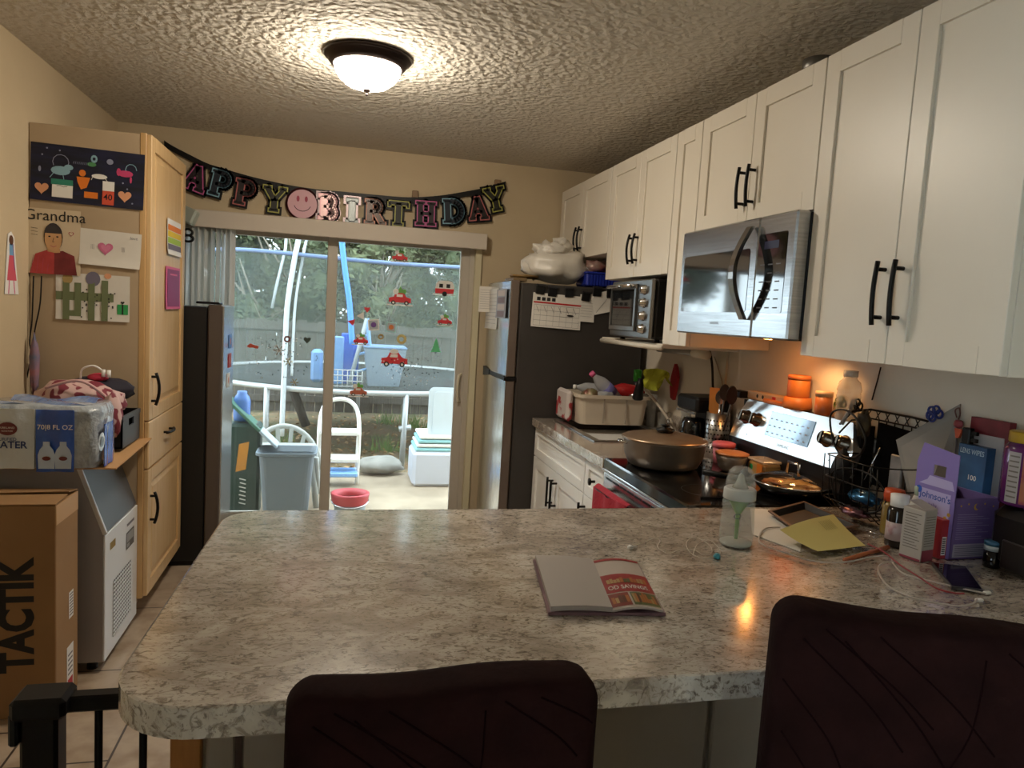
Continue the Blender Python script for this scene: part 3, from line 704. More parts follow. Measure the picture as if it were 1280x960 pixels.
# ---------- chairs (velvet covers)
vel = mat('brown_velvet', '#271413', .9, col2='#1f0f0e', ns=14, bump=.25, bs=30, spec=.08)
def chair(label, c, rz, ht, wd):
    t = thing('dining_chair', label, 'chair', (c[0], c[1], 0), rz)
    t['_w'] = 0
    # local: -y is the back (towards camera), seat towards +y
    R_ = rrect(-wd/2, wd/2, .42, ht, .036, 6)
    dense = []
    for k in range(len(R_)):
        a, c = Vector(R_[k]), Vector(R_[(k+1) % len(R_)]); n_ = max(1, int((c-a).length/.025))
        dense += [tuple(a.lerp(c, q/n_)) for q in range(n_)]
    zc = (.42+ht)/2
    def by(x_, z_): return -.045-.010*math.cos(x_/wd*PI)-.018*max(0, z_-.55)+.0015*math.sin(x_*34+z_*21)
    def fy(x_, z_): return .028-.018*max(0, z_-.55)
    rings = [(q, by, 0) for q in (.04, .2, .35, .5, .65, .8, .9, .955)]+[(.99, by, .010), (1.0, by, .024), (1.0, fy, -.014), (.985, fy, 0), (.9, fy, 0), (.04, fy, 0)]
    m = MB(); vs = []; n = len(dense)
    for q, fn, o_ in rings:
        for x_, z_ in dense:
            X_, Z_ = x_*q, zc+(z_-zc)*q; vs.append((X_, fn(X_, Z_)+o_, Z_+.003*math.sin(X_*23)))
    fs = [(l*n+k, (l+1)*n+k, (l+1)*n+(k+1) % n, l*n+(k+1) % n) for l in range(len(rings)-1) for k in range(n)]
    m.add(vs, fs+[tuple(range(n)), tuple((len(rings)-1)*n+k for k in range(n))], 0, True); b_ = m.build('backrest', vel, t)
    cr = mat('crease_shade', '#190b0c', .95, spec=.02)  # darker lines paint the shade in the cover's creases
    m = MB()
    for k, (x0, z0, x1, z1) in enumerate([(-.42, .96, -.1, .72), (-.36, .99, -.02, .78), (-.47, .86, -.25, .62), (.1, .97, -.02, .62), (.16, .99, .42, .8), (-.30, .97, .06, .66), (-.2, .99, .16, .74), (-.46, .74, -.3, .5), (.28, .99, .47, .88), (.02, .62, 0, .3), (.18, .7, .34, .45)]):
        P = smooth([(x0*wd, -.052-.0, .42+(ht-.42)*(z0-.02)), ((x0+x1)/2*wd+.02, -.05, .42+(ht-.42)*(z0+z1)/2-.015), (x1*wd, -.047, .42+(ht-.42)*z1)], 6)
        P = [Vector((p.x, by(p.x, p.z)+.0002, p.z)) for p in P]
        m.tube(P, .0016, 5)
    m.build('fold_shade_lines', cr, b_)
    m = MB().box(-wd/2+.005, wd/2-.005, .032, .375, .40, .475, b=.03); m.build('seat', vel, t)
    m = MB(); m.box(-wd/2, wd/2, .0, .37, .30, .42, b=.01); m.build('seat_skirt', vel, t)
    dl = mat('chair_leg_wood', '#20140f', .4)
    for sx in (-1, 1):
        for sy in (.0, .33): MB().box(sx*(wd/2-.03)-.018, sx*(wd/2-.03)+.018, sy, sy+.036, 0, .32, b=.004).build('leg', dl, t)
    return t
chair('dark brown velvet-covered dining chair centred at the front of the counter', (.165, .965), .03, .985, .435)
chair('dark brown velvet-covered dining chair nearest the phone and purple gift box', (.875, .855), -.42, 1.085, .46)
# ============================================================ OUTSIDE
G = -.1
conc = mat('patio_concrete', '#a8967f', .85, col2='#8f7e69', ns=4, nd=6)
dirt = mat('yard_dirt', '#8a7559', .95, col2='#6c6b4c', ns=2.5, nd=8, lo=.4, hi=.6, bump=.5, bs=30)
struct('patio_slab', bx(-3.5, 5, 4.83, 7.0, G-.1, G), conc)
struct('yard_ground', bx(-9, 11, 7.0, 18, G-.14, G-.03), dirt)
# house wall outside to the sides
struct('wall_outside', MB().box(-6, XL-.15, YB, YB+.15, G, 2.9).box(XR+.15, 7, YB, YB+.15, G, 2.9), mat('siding', '#b9b2a4', .7))
rng = random.Random(3)
lf = [mat('leaf_tan', '#b89468', .9), mat('leaf_brown', '#85643f', .9), mat('leaf_pale', '#c0a27b', .9), mat('weed_green', '#6e8a4c', .8)]
m = MB()
for i in range(5200):
    x_ = rng.uniform(-4, 5); y_ = 7.0+abs(rng.gauss(0, 1.6)) if i % 2 else rng.uniform(7, 11)
    if y_ > 11: continue
    a = rng.uniform(0, 6.28); s_ = rng.uniform(.015, .04); z_ = G-.02+rng.uniform(0, .02)
    d = Vector((math.cos(a), math.sin(a), rng.uniform(-.3, .5)))*s_; e = Vector((-math.sin(a), math.cos(a), rng.uniform(-.3, .5)))*s_*.6
    c = Vector((x_, y_, z_)); m.add([c-d, c+e, c+d, c-e], [(0, 1, 2, 3)], rng.choice((0, 0, 1, 1, 2)))
tag(m.build('leaf_litter', lf), 'dry fallen leaves covering the yard behind the patio', 'leaves', kind='stuff')
m = MB()
for (cx, cy) in ((OZ(490, 528, G).x*.93, 10.2), (OZ(530, 530, G).x*.9, 9.9), (.55, 8.2), (-.6, 8.4)):
    for k in range(45):
        a = rng.uniform(0, 6.28); r_ = rng.uniform(0, .22); b_ = Vector((cx+r_*math.cos(a), cy+r_*math.sin(a)*.6, G-.03)); t_ = b_+Vector((rng.uniform(-.08, .08), rng.uniform(-.08, .08), rng.uniform(.08, .26)))
        m.add([b_-Vector((.006, 0, 0)), b_+Vector((.006, 0, 0)), t_], [(0, 1, 2)])
tag(m.build('weeds', lf[3]), 'tufts of green weeds growing by the wooden fence', 'weeds', kind='stuff')
# fence
fw_ = mat('fence_wood', '#5c574e', .85, col2='#403c37', ns=9, nd=5, stretch=(6, 6, .6))
FYY = 11.0; zt = OY(500, 408, FYY).z
t = thing('wooden_fence', 'weathered grey board fence across the back of the yard', 'fence', (1, FYY, G))
m = MB(); x_ = -6; k = 0
while x_ < 9:
    m.box(x_, x_+.135, FYY, FYY+.02, G, zt+rng.uniform(-.02, .02)); x_ += .142
m.build('board_panel', fw_, t)
MB().box(-6, 9, FYY-.04, FYY, zt-.14, zt-.05).box(-6, 9, FYY-.04, FYY, .05, .14).build('rail', fw_, t)
for x_ in (-4.5, -2.1, .3, 2.7, 5.1, 7.5): MB().box(x_, x_+.1, FYY-.1, FYY-.04, G, zt).build('post', fw_, t)
# trees beyond the fence
fol = [mat('foliage_olive', '#566040', .85, col2='#323c27', ns=7), mat('foliage_dark', '#3c4938', .85, col2='#242e24', ns=7), mat('foliage_light', '#6d7350', .85, col2='#444d32', ns=7)]
bark = mat('bark_grey', '#8d8375', .9)
def tree(x_, y_, h, r_, n, mi, label, seed, twigs=16):
    rg_ = random.Random(seed)
    t = thing('tree', label, 'tree', (x_, y_, G), 0, 'trees beyond the fence')
    P = [Vector((x_+rg_.uniform(-.1, .1)*k, y_, G+h*.62*k/5)) for k in range(6)]
    m = MB().tube(P, [.12, .1, .09, .08, .06, .04], 8)
    for k in range(twigs):
        b_ = P[rg_.randint(1, 4)]; a = rg_.uniform(0, 6.28); l = rg_.uniform(.6, 1.3)*r_*.7
        q1 = b_+Vector((math.cos(a)*l*.5, math.sin(a)*l*.4, l*.5)); q2 = q1+Vector((math.cos(a)*l*.3+rg_.uniform(-.2, .2), math.sin(a)*l*.3, l*.6))
        m.tube([b_, q1, q2], [.035, .02, .008], 5)
    m.build('trunk', bark, t)
    m = MB()
    cl = [(Vector((x_+rg_.uniform(-r_, r_)*.85, y_+rg_.uniform(-.5, .5)*r_, G+h*rg_.uniform(.12, 1.0))), rg_.uniform(.28, .42)*r_) for _ in range(58)]
    for c, q in cl:
        if c.z-q*.7 > G: m.blob(c, q*.55, q*.5, q*.55, .25, 2.5, seed+c.x, 10)
    for i in range(n):
        c, q = cl[i % 58]; d = Vector((rg_.gauss(0, 1), rg_.gauss(0, 1), rg_.gauss(0, 1))).normalized()*q*rg_.uniform(.5, 1)
        p = c+d; u = Vector((rg_.gauss(0, 1), rg_.gauss(0, 1), rg_.gauss(0, 1))).normalized()*.045*rg_.uniform(.6, 1.6); v = u.orthogonal().normalized()*u.length*.5
        if p.z < G: continue
        m.add([p-u, p+v, p+u, p-v], [(0, 1, 2, 3)])
    m.build('foliage', fol[mi], t)
TR = [(-3.4, 12.6, 5.2, 1.15, 1, 'dense dark green tree past the fence behind the stacked blinds'),
      (-1.0, 12.5, 4.9, 1.1, 0, 'olive green tree past the fence behind the curved white trampoline pole'),
      (.8, 12.5, 4.8, 1.0, 2, 'pale yellow-green tree past the fence behind the blue trampoline pole'),
      (2.5, 12.5, 5.0, 1.1, 0, 'olive green tree past the fence behind the camper sticker'),
      (4.7, 12.6, 4.6, 1.1, 1, 'dark green tree past the fence behind the refrigerator end of the door'),
      (-3.2, 16.5, 6.4, 1.9, 1, 'tall tree in the second row behind the tree by the blinds'),
      (.6, 16.5, 6.4, 1.9, 0, 'tall tree in the second row between the two trampoline poles'),
      (4.4, 16.5, 6.4, 1.9, 1, 'tall tree in the second row behind the fir tree sticker'), ]
for i, (x_, y_, h, r_, mi, l_) in enumerate(TR): tree(x_, y_, h, r_, 13000, mi, l_, 40+i, 26)
# ---------- trampoline
grv = mat('galvanised_pipe', '#a3a6a6', .4, .4); bluef = mat('blue_foam', '#4b8bd8', .6); bluer = mat('blue_band', '#5b6f92', .7)
t = thing('trampoline', 'round trampoline with safety net, pipe legs and one blue padded pole', 'trampoline', (.3, 9.0, G))
TC = Vector((.3, 9.0)); TRR = 1.86; TZ = .655
ringp = [(TC.x+TRR*math.cos(2*PI*k/64), TC.y+TRR*math.sin(2*PI*k/64), TZ) for k in range(64)]
MB().tube(ringp, .028, 8, closed=True).build('frame_ring', grv, t)
MB().lathe([(TRR-.2, TZ+.0), (TRR-.2, TZ+.01), (0, TZ+.01)], 48, c=(TC.x, TC.y, 0)).build('jump_mat', mat('mat_black', '#1b1c1e', .7), t)
def onring(px): # front half of the ring at the picture column
    for k in range(400):
        a = math.radians(200+140*k/399); p = Vector((TC.x+TRR*math.cos(a), TC.y+TRR*math.sin(a), 0)); q = OY(px, 500, p.y)
        if q.x <= p.x: return p
    return p
lg = onring(507); MB().tube([(lg.x, lg.y, TZ), (lg.x-.02, lg.y-.02, G)], .028, 8).tube([(lg.x-.06, lg.y, .30), (lg.x+.06, lg.y, .32)], .03, 8).build('leg', grv, t)
lg = onring(333); MB().tube([(lg.x, lg.y, TZ), (lg.x, lg.y, G)], .028, 8).build('leg', grv, t)
for a in (20, 90, 160): MB().tube([(TC.x+TRR*math.cos(math.radians(a)), TC.y+TRR*math.sin(math.radians(a)), z_) for z_ in (TZ, G)], .028, 8).build('leg', grv, t)
pl = mat('pale_pole', '#bcc4c8', .4)
y0 = onring(357).y-.05
P = [OY(352, 545, y0), OY(355, 470, y0), OY(357, 420, y0), OY(360, 375, y0), OY(369, 320, y0), OY(375, 288, y0), OY(377, 250, y0)]
MB().tube(smooth(P, 5), .025, 8).tube(smooth([p+Vector((.07, 0.02, 0)) for p in P[1:]], 5), .013, 6).build('net_pole', pl, t)
y1 = onring(435).y-.05
P = [OY(440, 430, y1), OY(437, 380, y1), OY(431, 335, y1), OY(427, 295, y1), OY(426, 250, y1)]
MB().tube(smooth(P, 5), .026, 8).build('net_pole', bluef, t)
P = [OY(x_, y_, 10.9) for x_, y_ in ((340, 385), (345, 360), (357, 310), (358, 290))]
MB().tube(P, .02, 6).build('net_pole', pl, t)
net = film('net_mesh', '#56625f', .38, .9)
na = math.radians(188); nb = math.radians(352)
ztop = OY(380, 318, y0).z
MB().grid(lambda u, v: (TC.x+TRR*math.cos(na+(nb-na)*u), TC.y+TRR*math.sin(na+(nb-na)*u), TZ+(ztop-TZ)*v+.03*math.sin(9*u)*v), 40, 1).build('safety_net', net, t)
MB().tube([(TC.x+TRR*math.cos(na+(nb-na)*k/40), TC.y+TRR*math.sin(na+(nb-na)*k/40), ztop+.03*math.sin(9*k/40)) for k in range(41)], .02, 6).build('net_top_band', bluer, t)
# things standing on / by the trampoline
bp = mat('bright_blue_plastic', '#2b66d9', .4); bp2 = mat('pale_blue_plastic', '#7fb0ea', .4)
yb = 7.75
def col_box(px0, px1, pz0, pz1, y, d, b=.02):
    a = OY(px0, pz0, y); c = OY(px1, pz1, y); return (a.x, c.x, y, y+d, c.z, a.z, 0, b)
t = thing('playset_panels', 'bright blue plastic panels stacked upright on the trampoline', 'panels', (OY(432, 490, yb).x, yb, TZ+.03))
for i, (a, c, z_) in enumerate(((415, 428, 420), (427, 441, 416), (440, 447, 430))):
    q = col_box(a, c, z_, 488, yb+i*.06, .05); MB().box(*q[:4], TZ+.01, q[5], 0, .012).build('panel', (bp2, bp, bp)[i], t)
o = MB().box(*col_box(389, 402, 437, 488, 7.9, .2)[:4], TZ+.01, OY(389, 437, 7.9).z, 0, .03).build('blue_container', bp2); tag(o, 'pale blue container on the trampoline seen just past the door post', 'container')
# blue fold-up ladder shape on trampoline
t = thing('folding_frame', 'tall blue and white folding frame leaning on the trampoline', 'frame', (OY(455, 490, 7.7).x, 7.7, TZ))
A_ = OY(459, 398, 7.65); 
for px_, z_ in ((436, 488), (466, 480)):
    B_ = OY(px_, z_, 7.65); MB().tube([A_, (B_.x, 7.65, TZ+.02)], .022, 8).build('leg', (pl if px_ == 436 else bp2), t)
for k in (1, 2, 3): MB().tube([A_.lerp(OY(436, 488, 7.65), k/4), A_.lerp(OY(466, 480, 7.65), k/4)], .014, 6).build('rung', bp2, t)
t = thing('wire_rack', 'small white wire rack in front of the blue panels on the trampoline', 'rack', (OY(435, 488, 7.5).x, 7.5, TZ))
a = OY(416, 462, 7.5); c = OY(452, 488, 7.5); m = MB()
for k in range(7): m.tube([(a.x+(c.x-a.x)*k/6, 7.5, a.z), (a.x+(c.x-a.x)*k/6, 7.5, TZ+.01)], .005, 4)
for k in range(4): m.tube([(a.x, 7.5, TZ+.02+(a.z-TZ-.02)*k/3), (c.x, 7.5, TZ+.02+(a.z-TZ-.02)*k/3)], .005, 4)
m.build('wire_grid', wht, t)
t = thing('storage_tub', 'clear pale blue storage tub standing on the trampoline behind the car sticker', 'tub', (OY(482, 490, 7.6).x, 7.6, TZ+.02))
a = OY(456, 432, 7.6); c = OY(506, 488, 7.6)
fr_ = mat('frosted_tub', '#98a9bc', .4)
m = MB(); W_ = c.x-a.x; m.add([(a.x+.05, 7.62, TZ+.02), (c.x-.06, 7.62, TZ+.02), (c.x-.06, 7.95, TZ+.02), (a.x+.05, 7.95, TZ+.02), (a.x, 7.6, a.z-.03), (c.x, 7.6, a.z-.03), (c.x, 8.0, a.z-.03), (a.x, 8.0, a.z-.03)], [(3, 2, 1, 0), (0, 1, 5, 4), (1, 2, 6, 5), (2, 3, 7, 6), (3, 0, 4, 7)]); m.build('body', fr_, t)
MB().box(a.x-.01, c.x+.01, 7.59, 8.01, a.z-.03, a.z, b=.01).build('lid', mat('tub_lid', '#7d9cc4', .4), t)
# step ladder
t = thing('step_ladder', 'white metal step stool with a blue bottom step on the patio', 'ladder', (OY(425, 600, 6.5).x, 6.5, G))
LY = 6.5
q = [OY(398, 632, LY-.0), OY(399, 540, LY), OY(404, 510, LY), OY(416, 500, LY), OY(434, 500, LY), OY(446, 512, LY), OY(449, 540, LY), OY(446, 600, LY)]
q[0] = Vector((q[0].x, LY, G)); q[-1] = Vector((q[-1].x, LY, G))
MB().tube(smooth(q, 4), .018, 8).build('front_frame', wht, t)
for s_ in (0, -1): MB().tube([Vector((q[s_].x, LY+.02, G+.62)), Vector((q[s_].x, LY+.42, G))], .014, 6).build('rear_leg', wht, t)
xa, xb = q[0].x, q[-1].x
for z_, dd, mm_ in ((OY(425, 540, LY).z, .0, wht), (OY(425, 573, LY).z, -.02, wht), (OY(425, 590, LY).z, -.05, bp2)):
    MB().box(xa, xb, LY+dd-.08, LY+.1, z_-.02, z_+.02, b=.008).build('step', mm_, t)
# white plastic garden chair
t = thing('plastic_armchair', 'pale plastic garden armchair with a fan-slatted back behind the grey bin', 'chair', (OY(352, 630, 5.95).x, 5.95, G))
pc = mat('chair_plastic', '#9ea09b', .5)
CY = 6.2; c0 = OY(355, 560, CY)
cx, cz = c0.x, OY(355, 590, CY).z
R_ = (OY(402, 560, CY).x-OY(308, 560, CY).x)/2; top = OY(355, 530, CY).z
rim = [(cx+R_*math.cos(a), CY+.02, cz-.02+(top-cz)*math.sin(a)) for a in [math.radians(-5+190*k/20) for k in range(21)]]
MB().tube(rim, .022, 8).build('back_rim', pc, t)
for k in range(6):
    a = math.radians(35+110*k/5); a2 = math.radians(60+60*k/5)
    p1 = Vector((cx+R_*.98*math.cos(a), CY, cz-.02+(top-cz)*math.sin(a))); p2 = Vector((cx+R_*.55*math.cos(a2)*1.2, CY-.03, cz-.18))
    n_ = Vector((.017, 0, 0)); MB().add([p1-n_, p1+n_, p2+n_*.8, p2-n_*.8, p1-n_+Vector((0, .012, 0)), p1+n_+Vector((0, .012, 0)), p2+n_+Vector((0, .012, 0)), p2-n_+Vector((0, .012, 0))], [(0, 3, 2, 1), (4, 5, 6, 7), (0, 1, 5, 4), (1, 2, 6, 5), (2, 3, 7, 6), (3, 0, 4, 7)]).build('back_slat', pc, t)
MB().box(cx-R_*.85, cx+R_*.85, CY-.48, CY, G+.40, G+.43, b=.012).build('seat', pc, t)
for s_ in (-1, 1):
    MB().tube(smooth([(cx+s_*R_*.98, CY, cz), (cx+s_*R_*1.0, CY-.2, cz-.02), (cx+s_*R_*.98, CY-.42, cz-.06), (cx+s_*R_*.92, CY-.46, G+.4)], 4), .02, 8).build('armrest', pc, t)
    for y_ in (CY-.44, CY-.03): MB().tube([(cx+s_*R_*.8, y_, G+.41), (cx+s_*R_*.95, y_+(.03 if y_ > CY-.1 else -.03), G)], [.03, .022], 8).build('leg', pc, t)
# grey waste bin
t = thing('waste_bin', 'grey tapered plastic waste bin just outside the glass door', 'bin', (OY(357, 632, 5.35).x, 5.35, G))
BY = 5.30; a = OY(319, 566, BY); c = OY(396, 566, BY); cx = (a.x+c.x)/2; hw = (c.x-a.x)/2; zt_ = a.z
gb_ = mat('grey_bin', '#6d777f', .5)
m = MB()
def rr_(hx_, hy_, z_): return [(cx+p[0], BY+.14+p[1], z_) for p in rrect(-hx_, hx_, -hy_, hy_, .05, 4)]
rings = [rr_(hw*.72, .10, G), rr_(hw*.9, .14, zt_-.03), rr_(hw*.92, .145, zt_-.03), rr_(hw, .165, zt_-.02), rr_(hw, .165, zt_), rr_(hw*.96, .155, zt_), rr_(hw*.88, .13, zt_-.04), rr_(hw*.7, .09, G+.02)]
n = len(rings[0]); vs = [p for r_ in rings for p in r_]; fs = [(l*n+i, l*n+(i+1) % n, (l+1)*n+(i+1) % n, (l+1)*n+i) for l in range(len(rings)-1) for i in range(n)]
fs += [tuple(range(n))[::-1], tuple((len(rings)-1)*n+i for i in range(n))]
m.add(vs, fs, 0, False).build('body', gb_, t)
# red bucket
t = thing('mop_bucket', 'red-rimmed grey bucket on the patio near the middle door post', 'bucket', (OY(438, 632, 5.3).x, 5.3, G))
c = OY(438, 620, 5.3); r_ = (OY(463, 620, 5.3).x-OY(414, 620, 5.3).x)/2
MB().shell([(r_*.7, G), (r_*.92, c.z-.03), (r_*.9, c.z-.03), (r_*.68, G+.01), (0, G+.01)], 28, c=(c.x, 5.4, 0)).build('body', mat('bucket_grey', '#8c9496', .5), t)
MB().shell([(r_*.93, c.z-.075), (r_, c.z-.02), (r_*1.02, c.z), (r_*.9, c.z+.004), (r_*.74, c.z-.03), (r_*.72, c.z-.05)], 28, c=(c.x, 5.4, 0)).build('rim', mat('bucket_red', '#b8343c', .45), t)
MB().tube([(c.x+r_*.98*math.cos(a), 5.4+r_*.98*math.sin(a), c.z-.05-.035*abs(math.sin(a))) for a in [math.radians(185+170*k/12) for k in range(13)]], .005, 5).build('handle', chrome, t)
# white bins with lids
t = thing('storage_bins', 'stacked white storage bin with teal-clipped lids on the patio', 'bin', (OY(545, 603, 6.45).x, 6.45, G))
a = OY(517, 558, 6.4); c = OY(566, 603, 6.4); wb = film('white_bin', '#c9ccd8', .9, .4)
MB().box(a.x, c.x+.08, 6.4, 6.85, G, a.z-.05, b=.03).build('body', wb, t)
for k in range(4): MB().box(a.x+.02+.012*k, c.x+.08, 6.42, 6.84, a.z-.05+k*.038, a.z-.02+k*.038, b=.008).build('lid', wht if k % 2 else mat('teal_clip', '#8cc3c9', .5), t)
# upright lids
for i, (px_, dy, l_) in enumerate(((537, 0, 'big white storage lid standing upright on the bins, nearest the glass'), (545, .06, 'big white storage lid standing upright on the bins, behind another lid'))):
    a = OY(px_, 484+i*6, 6.5+dy); zb = OY(px_, 548, 6.5+dy).z
    T = FY((a.x, 6.5+dy, zb)); w_ = .36; h_ = a.z-zb
    m = MB(T).prism(rrect(0, w_, 0, h_, .05), -.02, 0); m.prism(rrect(.04, w_-.04, .04, h_-.04, .04), 0, .008)
    tag(m.build('upright_storage_cover', mat('lid_white', '#c3ced6', .35)), l_, 'lid', 'upright storage lids')
o = MB().blob((OZ(474, 592, G).x, 6.95, G+.08), .23, .16, .085, .12, 2.2, 5, 20).build('cement_bag', mat('cement_paper', '#918d85', .8, col2='#7d7a72', ns=8)); tag(o, 'grey dusty paper sack lying at the edge of the patio', 'bag')
# dark green cart with orange sticker, blue jug
t = thing('garden_bin', 'dark green bin with open pale flap and an orange sticker beside the blinds', 'bin', (OY(308, 630, 5.5).x, 5.5, G))
a = OY(292, 520, 5.5); c = OY(323, 632, 5.5); dg = mat('dark_green_plastic', '#1f3a33', .45)
MB().box(a.x-.25, c.x, 5.5, 5.70, G, a.z-.06, b=.02).build('body', dg, t)
p1 = OY(292, 508, 5.48); p2 = OY(346, 560, 5.48)
T = F(p1, (p2-p1), (0, 1, 0)); MB(T).box(-.1, (p2-p1).length*.6, 0, .18, -.012, .012, b=.005).build('lid', mat('green_lid', '#3f6a58', .5), t)
MB(T).box((p2-p1).length*.6, (p2-p1).length, 0, .18, -.01, .01, b=.004).build('flap', mat('pale_flap', '#a9b4bc', .5), t)
T = FY((0, 5.497, 0)); q1 = OY(298, 590, 5.497); q2 = OY(308, 552, 5.497); m = MB(T); m.poly([(q1.x-.02, q1.z), (q2.x, q1.z+.02), (q2.x+.02, q2.z), (q1.x, q2.z-.02)], 0); m.build('sticker', mat('orange_label', '#c8862f', .6), t)
m = MB(T)
for k in range(7): m.line([(q1.x+.01+.005*(k % 2), q1.z-.05-k*.03), (q1.x+.05, q1.z-.06-k*.03)], .008)
o = m.build('print_marks', wht, t); o['kind'] = 'stuff'
o = MB().lathe([(.055, 0), (.06, .02), (.06, .15), (.05, .18), (.035, .2), (.035, .22), (0, .22)], 16, c=(OY(302, 510, 5.6).x, 5.62, a.z-.05)).build('blue_jug', mat('jug_blue', '#4a72b5', .4)); tag(o, 'blue plastic jug standing on the dark green bin', 'jug')
# dark leaning post
p1 = OY(362, 475, 8.6); p2 = OY(383, 522, 8.6)
o = MB().tube([(p2.x, 8.6, p2.z-.1), (p1.x, 8.6, TZ-.05)], .05, 4).build('leaning_board', mat('dark_board', '#3a3530', .8)); tag(o, 'dark wooden board leaning beneath the trampoline', 'board')

# ============================================================ STICKERS ON THE GLASS
GY2, GY1 = 4.7245, 4.7845
def sticker(px, py, wpx, fn, label, mats, y=GY2, cat='sticker', rot=0):
    c = OY(px, py, y); s_ = wpx/900*c.y*1.03
    T = FY((c.x, y, c.z)) @ Matrix.Rotation(rot, 4, 'Z') @ Matrix.Scale(s_, 4)
    m = MB(T); fn(m); o = m.build('window_sticker', mats); tag(o, label, cat, 'holiday stickers on the glass door'); return o
def car(m):
    m.poly([(-.5, -.15), (.5, -.15), (.5, .05), (.3, .1), (.15, .28), (-.2, .28), (-.28, .1), (-.5, .05)], 0, 0)
    m.rect(-.16, .12, .1, .22, .004, 2)
    for x_ in (-.3, .3): m.disc(x_, -.17, .1, z=.006, mi=1); m.disc(x_, -.17, .05, z=.008, mi=2)
def load(m):
    m.poly([(-.18, .28), (.18, .28), (0, .6)], .003, 3); m.disc(-.2, .34, .13, z=.004, mi=2); m.disc(.18, .36, .1, z=.005, mi=3)
    m.rect(-.6, .6, -.3, -.24, .001, 2)
def camper(m):
    m.poly([(-.5, 0), (.5, 0), (.5, .15), (.4, .36), (.2, .42), (-.25, .42), (-.45, .3)], 0, 2); m.poly([(-.5, -.25), (.45, -.25), (.5, 0), (-.5, 0)], .002, 0)
    m.disc(0, -.27, .13, z=.004, mi=1); m.rect(-.3, -.1, .05, .25, .004, 1); m.rect(.08, .28, .05, .25, .004, 1); m.rect(-.62, .5, -.34, -.28, 0, 2)
def tre(m):
    for k in range(4): m.poly([(-.5+k*.1, -.5+k*.25), (.5-k*.1, -.5+k*.25), (0, -.05+k*.25)], .001*k, 0)
    m.rect(-.05, .05, -.65, -.5, 0, 1)
rm = [mat('sticker_red', '#d8383f', .6), ink, wht, mat('sticker_green', '#6fae5a', .6)]
sticker(500, 322, 18, lambda m: (car(m), load(m)), 'red truck and white gnome sticker on the glass, topmost of the stickers', rm)
sticker(500, 374, 26, lambda m: (car(m), load(m)), 'red car sticker heaped with gifts, below the topmost truck sticker', rm)
sticker(556, 361, 23, camper, 'red and white camper trailer sticker on the glass', rm)
sticker(556, 402, 17, lambda m: (car(m), load(m)), 'little red truck sticker carrying a tree, right below the camper sticker', rm)
sticker(545, 433, 14, tre, 'plain green fir tree sticker on the glass', [mat('sticker_mint', '#63c98c', .6), ink])
sticker(493, 450, 31, lambda m: (car(m), m.disc(-.02, .33, .17, .1, .003, 2)), 'long red convertible sticker on the glass in front of the clear tub', rm)
sticker(451, 426, 17, lambda m: (car(m), load(m)), 'small red car sticker beside the blue folding frame', rm)
sticker(448, 490, 20, lambda m: (car(m), load(m)), 'orange-brown car sticker lowest on the glass near the trampoline edge', [mat('sticker_brown', '#c06a52', .6), ink, wht, rm[3]])
def sq(c_):
    return lambda m: (m.rect(-.5, .5, -.5, .5, 0, 0), m.rect(-.4, .4, -.4, .4, .002, 1), m.disc(0, 0, .25, z=.004, mi=2))
sticker(467, 406, 13, sq(0), 'square sticker with a purple flower on the glass', [wht, mat('sticker_grey', '#aab4bb', .6), purple], rot=.12)
sticker(489, 409, 12, sq(0), 'square sticker with an orange biscuit on the glass', [mat('sticker_aqua', '#a9dbe0', .6), mat('sticker_grey', '#aab4bb', .6), mat('sticker_orange', '#cf7a45', .6)], rot=-.1)
def wreath(m):
    for k in range(14):
        a = 2*PI*k/14; m.disc(.36*math.cos(a), .36*math.sin(a), .14, z=.001*k, mi=0, n=8)
sticker(502, 424, 12, wreath, 'pale gold wreath sticker on the glass', [mat('sticker_gold', '#c7b777', .6)])
sticker(476, 421, 7, wreath, 'tiny brown-gold ring sticker on the glass', [mat('sticker_tan', '#a88b4d', .6)])
flag = lambda m: m.poly([(-.5, .3), (.5, .3), (0, -.5)], 0, 0)
sticker(459, 387, 8, flag, 'red pennant sticker at the top of a little bunting', [rm[0]])
sticker(452, 395, 10, flag, 'white pennant sticker in the middle of a little bunting', [wht], rot=.6)
sticker(440, 403, 9, flag, 'red pennant sticker nearest the blue trampoline pole', [rm[0]], rot=.3)
sticker(316, 433, 13, lambda m: m.poly([(-.5, 0), (-.2, .25), (.2, .1), (.5, .05), (.4, -.2), (0, -.1), (-.3, -.15)], 0, 0), 'small orange-red bird-shaped sticker on the fixed glass', [mat('sticker_rust', '#c4503a', .6)], y=GY1)
sticker(359, 424, 8, wreath, 'small round brown sticker on the fixed glass', [mat('sticker_brown2', '#7c4a42', .6)], y=GY1)
sticker(384, 425, 9, lambda m: m.heart(0, 0, .5), 'little dark heart sticker on the fixed glass', [mat('sticker_dark', '#3d4a44', .6)], y=GY1)
def flake(m):
    for k in range(3):
        a = PI*k/3; m.line([(-.5*math.cos(a), -.5*math.sin(a)), (.5*math.cos(a), .5*math.sin(a))], .08)
        for s_ in (-.35, .35): m.disc(s_*math.cos(a), s_*math.sin(a), .08, n=6)
sticker(349, 438, 13, flake, 'white snowflake sticker on the fixed glass', [wht], y=GY1)
sticker(360, 452, 10, flake, 'pale yellow snowflake sticker on the fixed glass', [mat('sticker_cream', '#d6d39a', .6)], y=GY1)
sticker(368, 478, 9, flake, 'tan star sticker lowest on the fixed glass', [mat('sticker_tan2', '#bfae77', .6)], y=GY1)
m = MB()
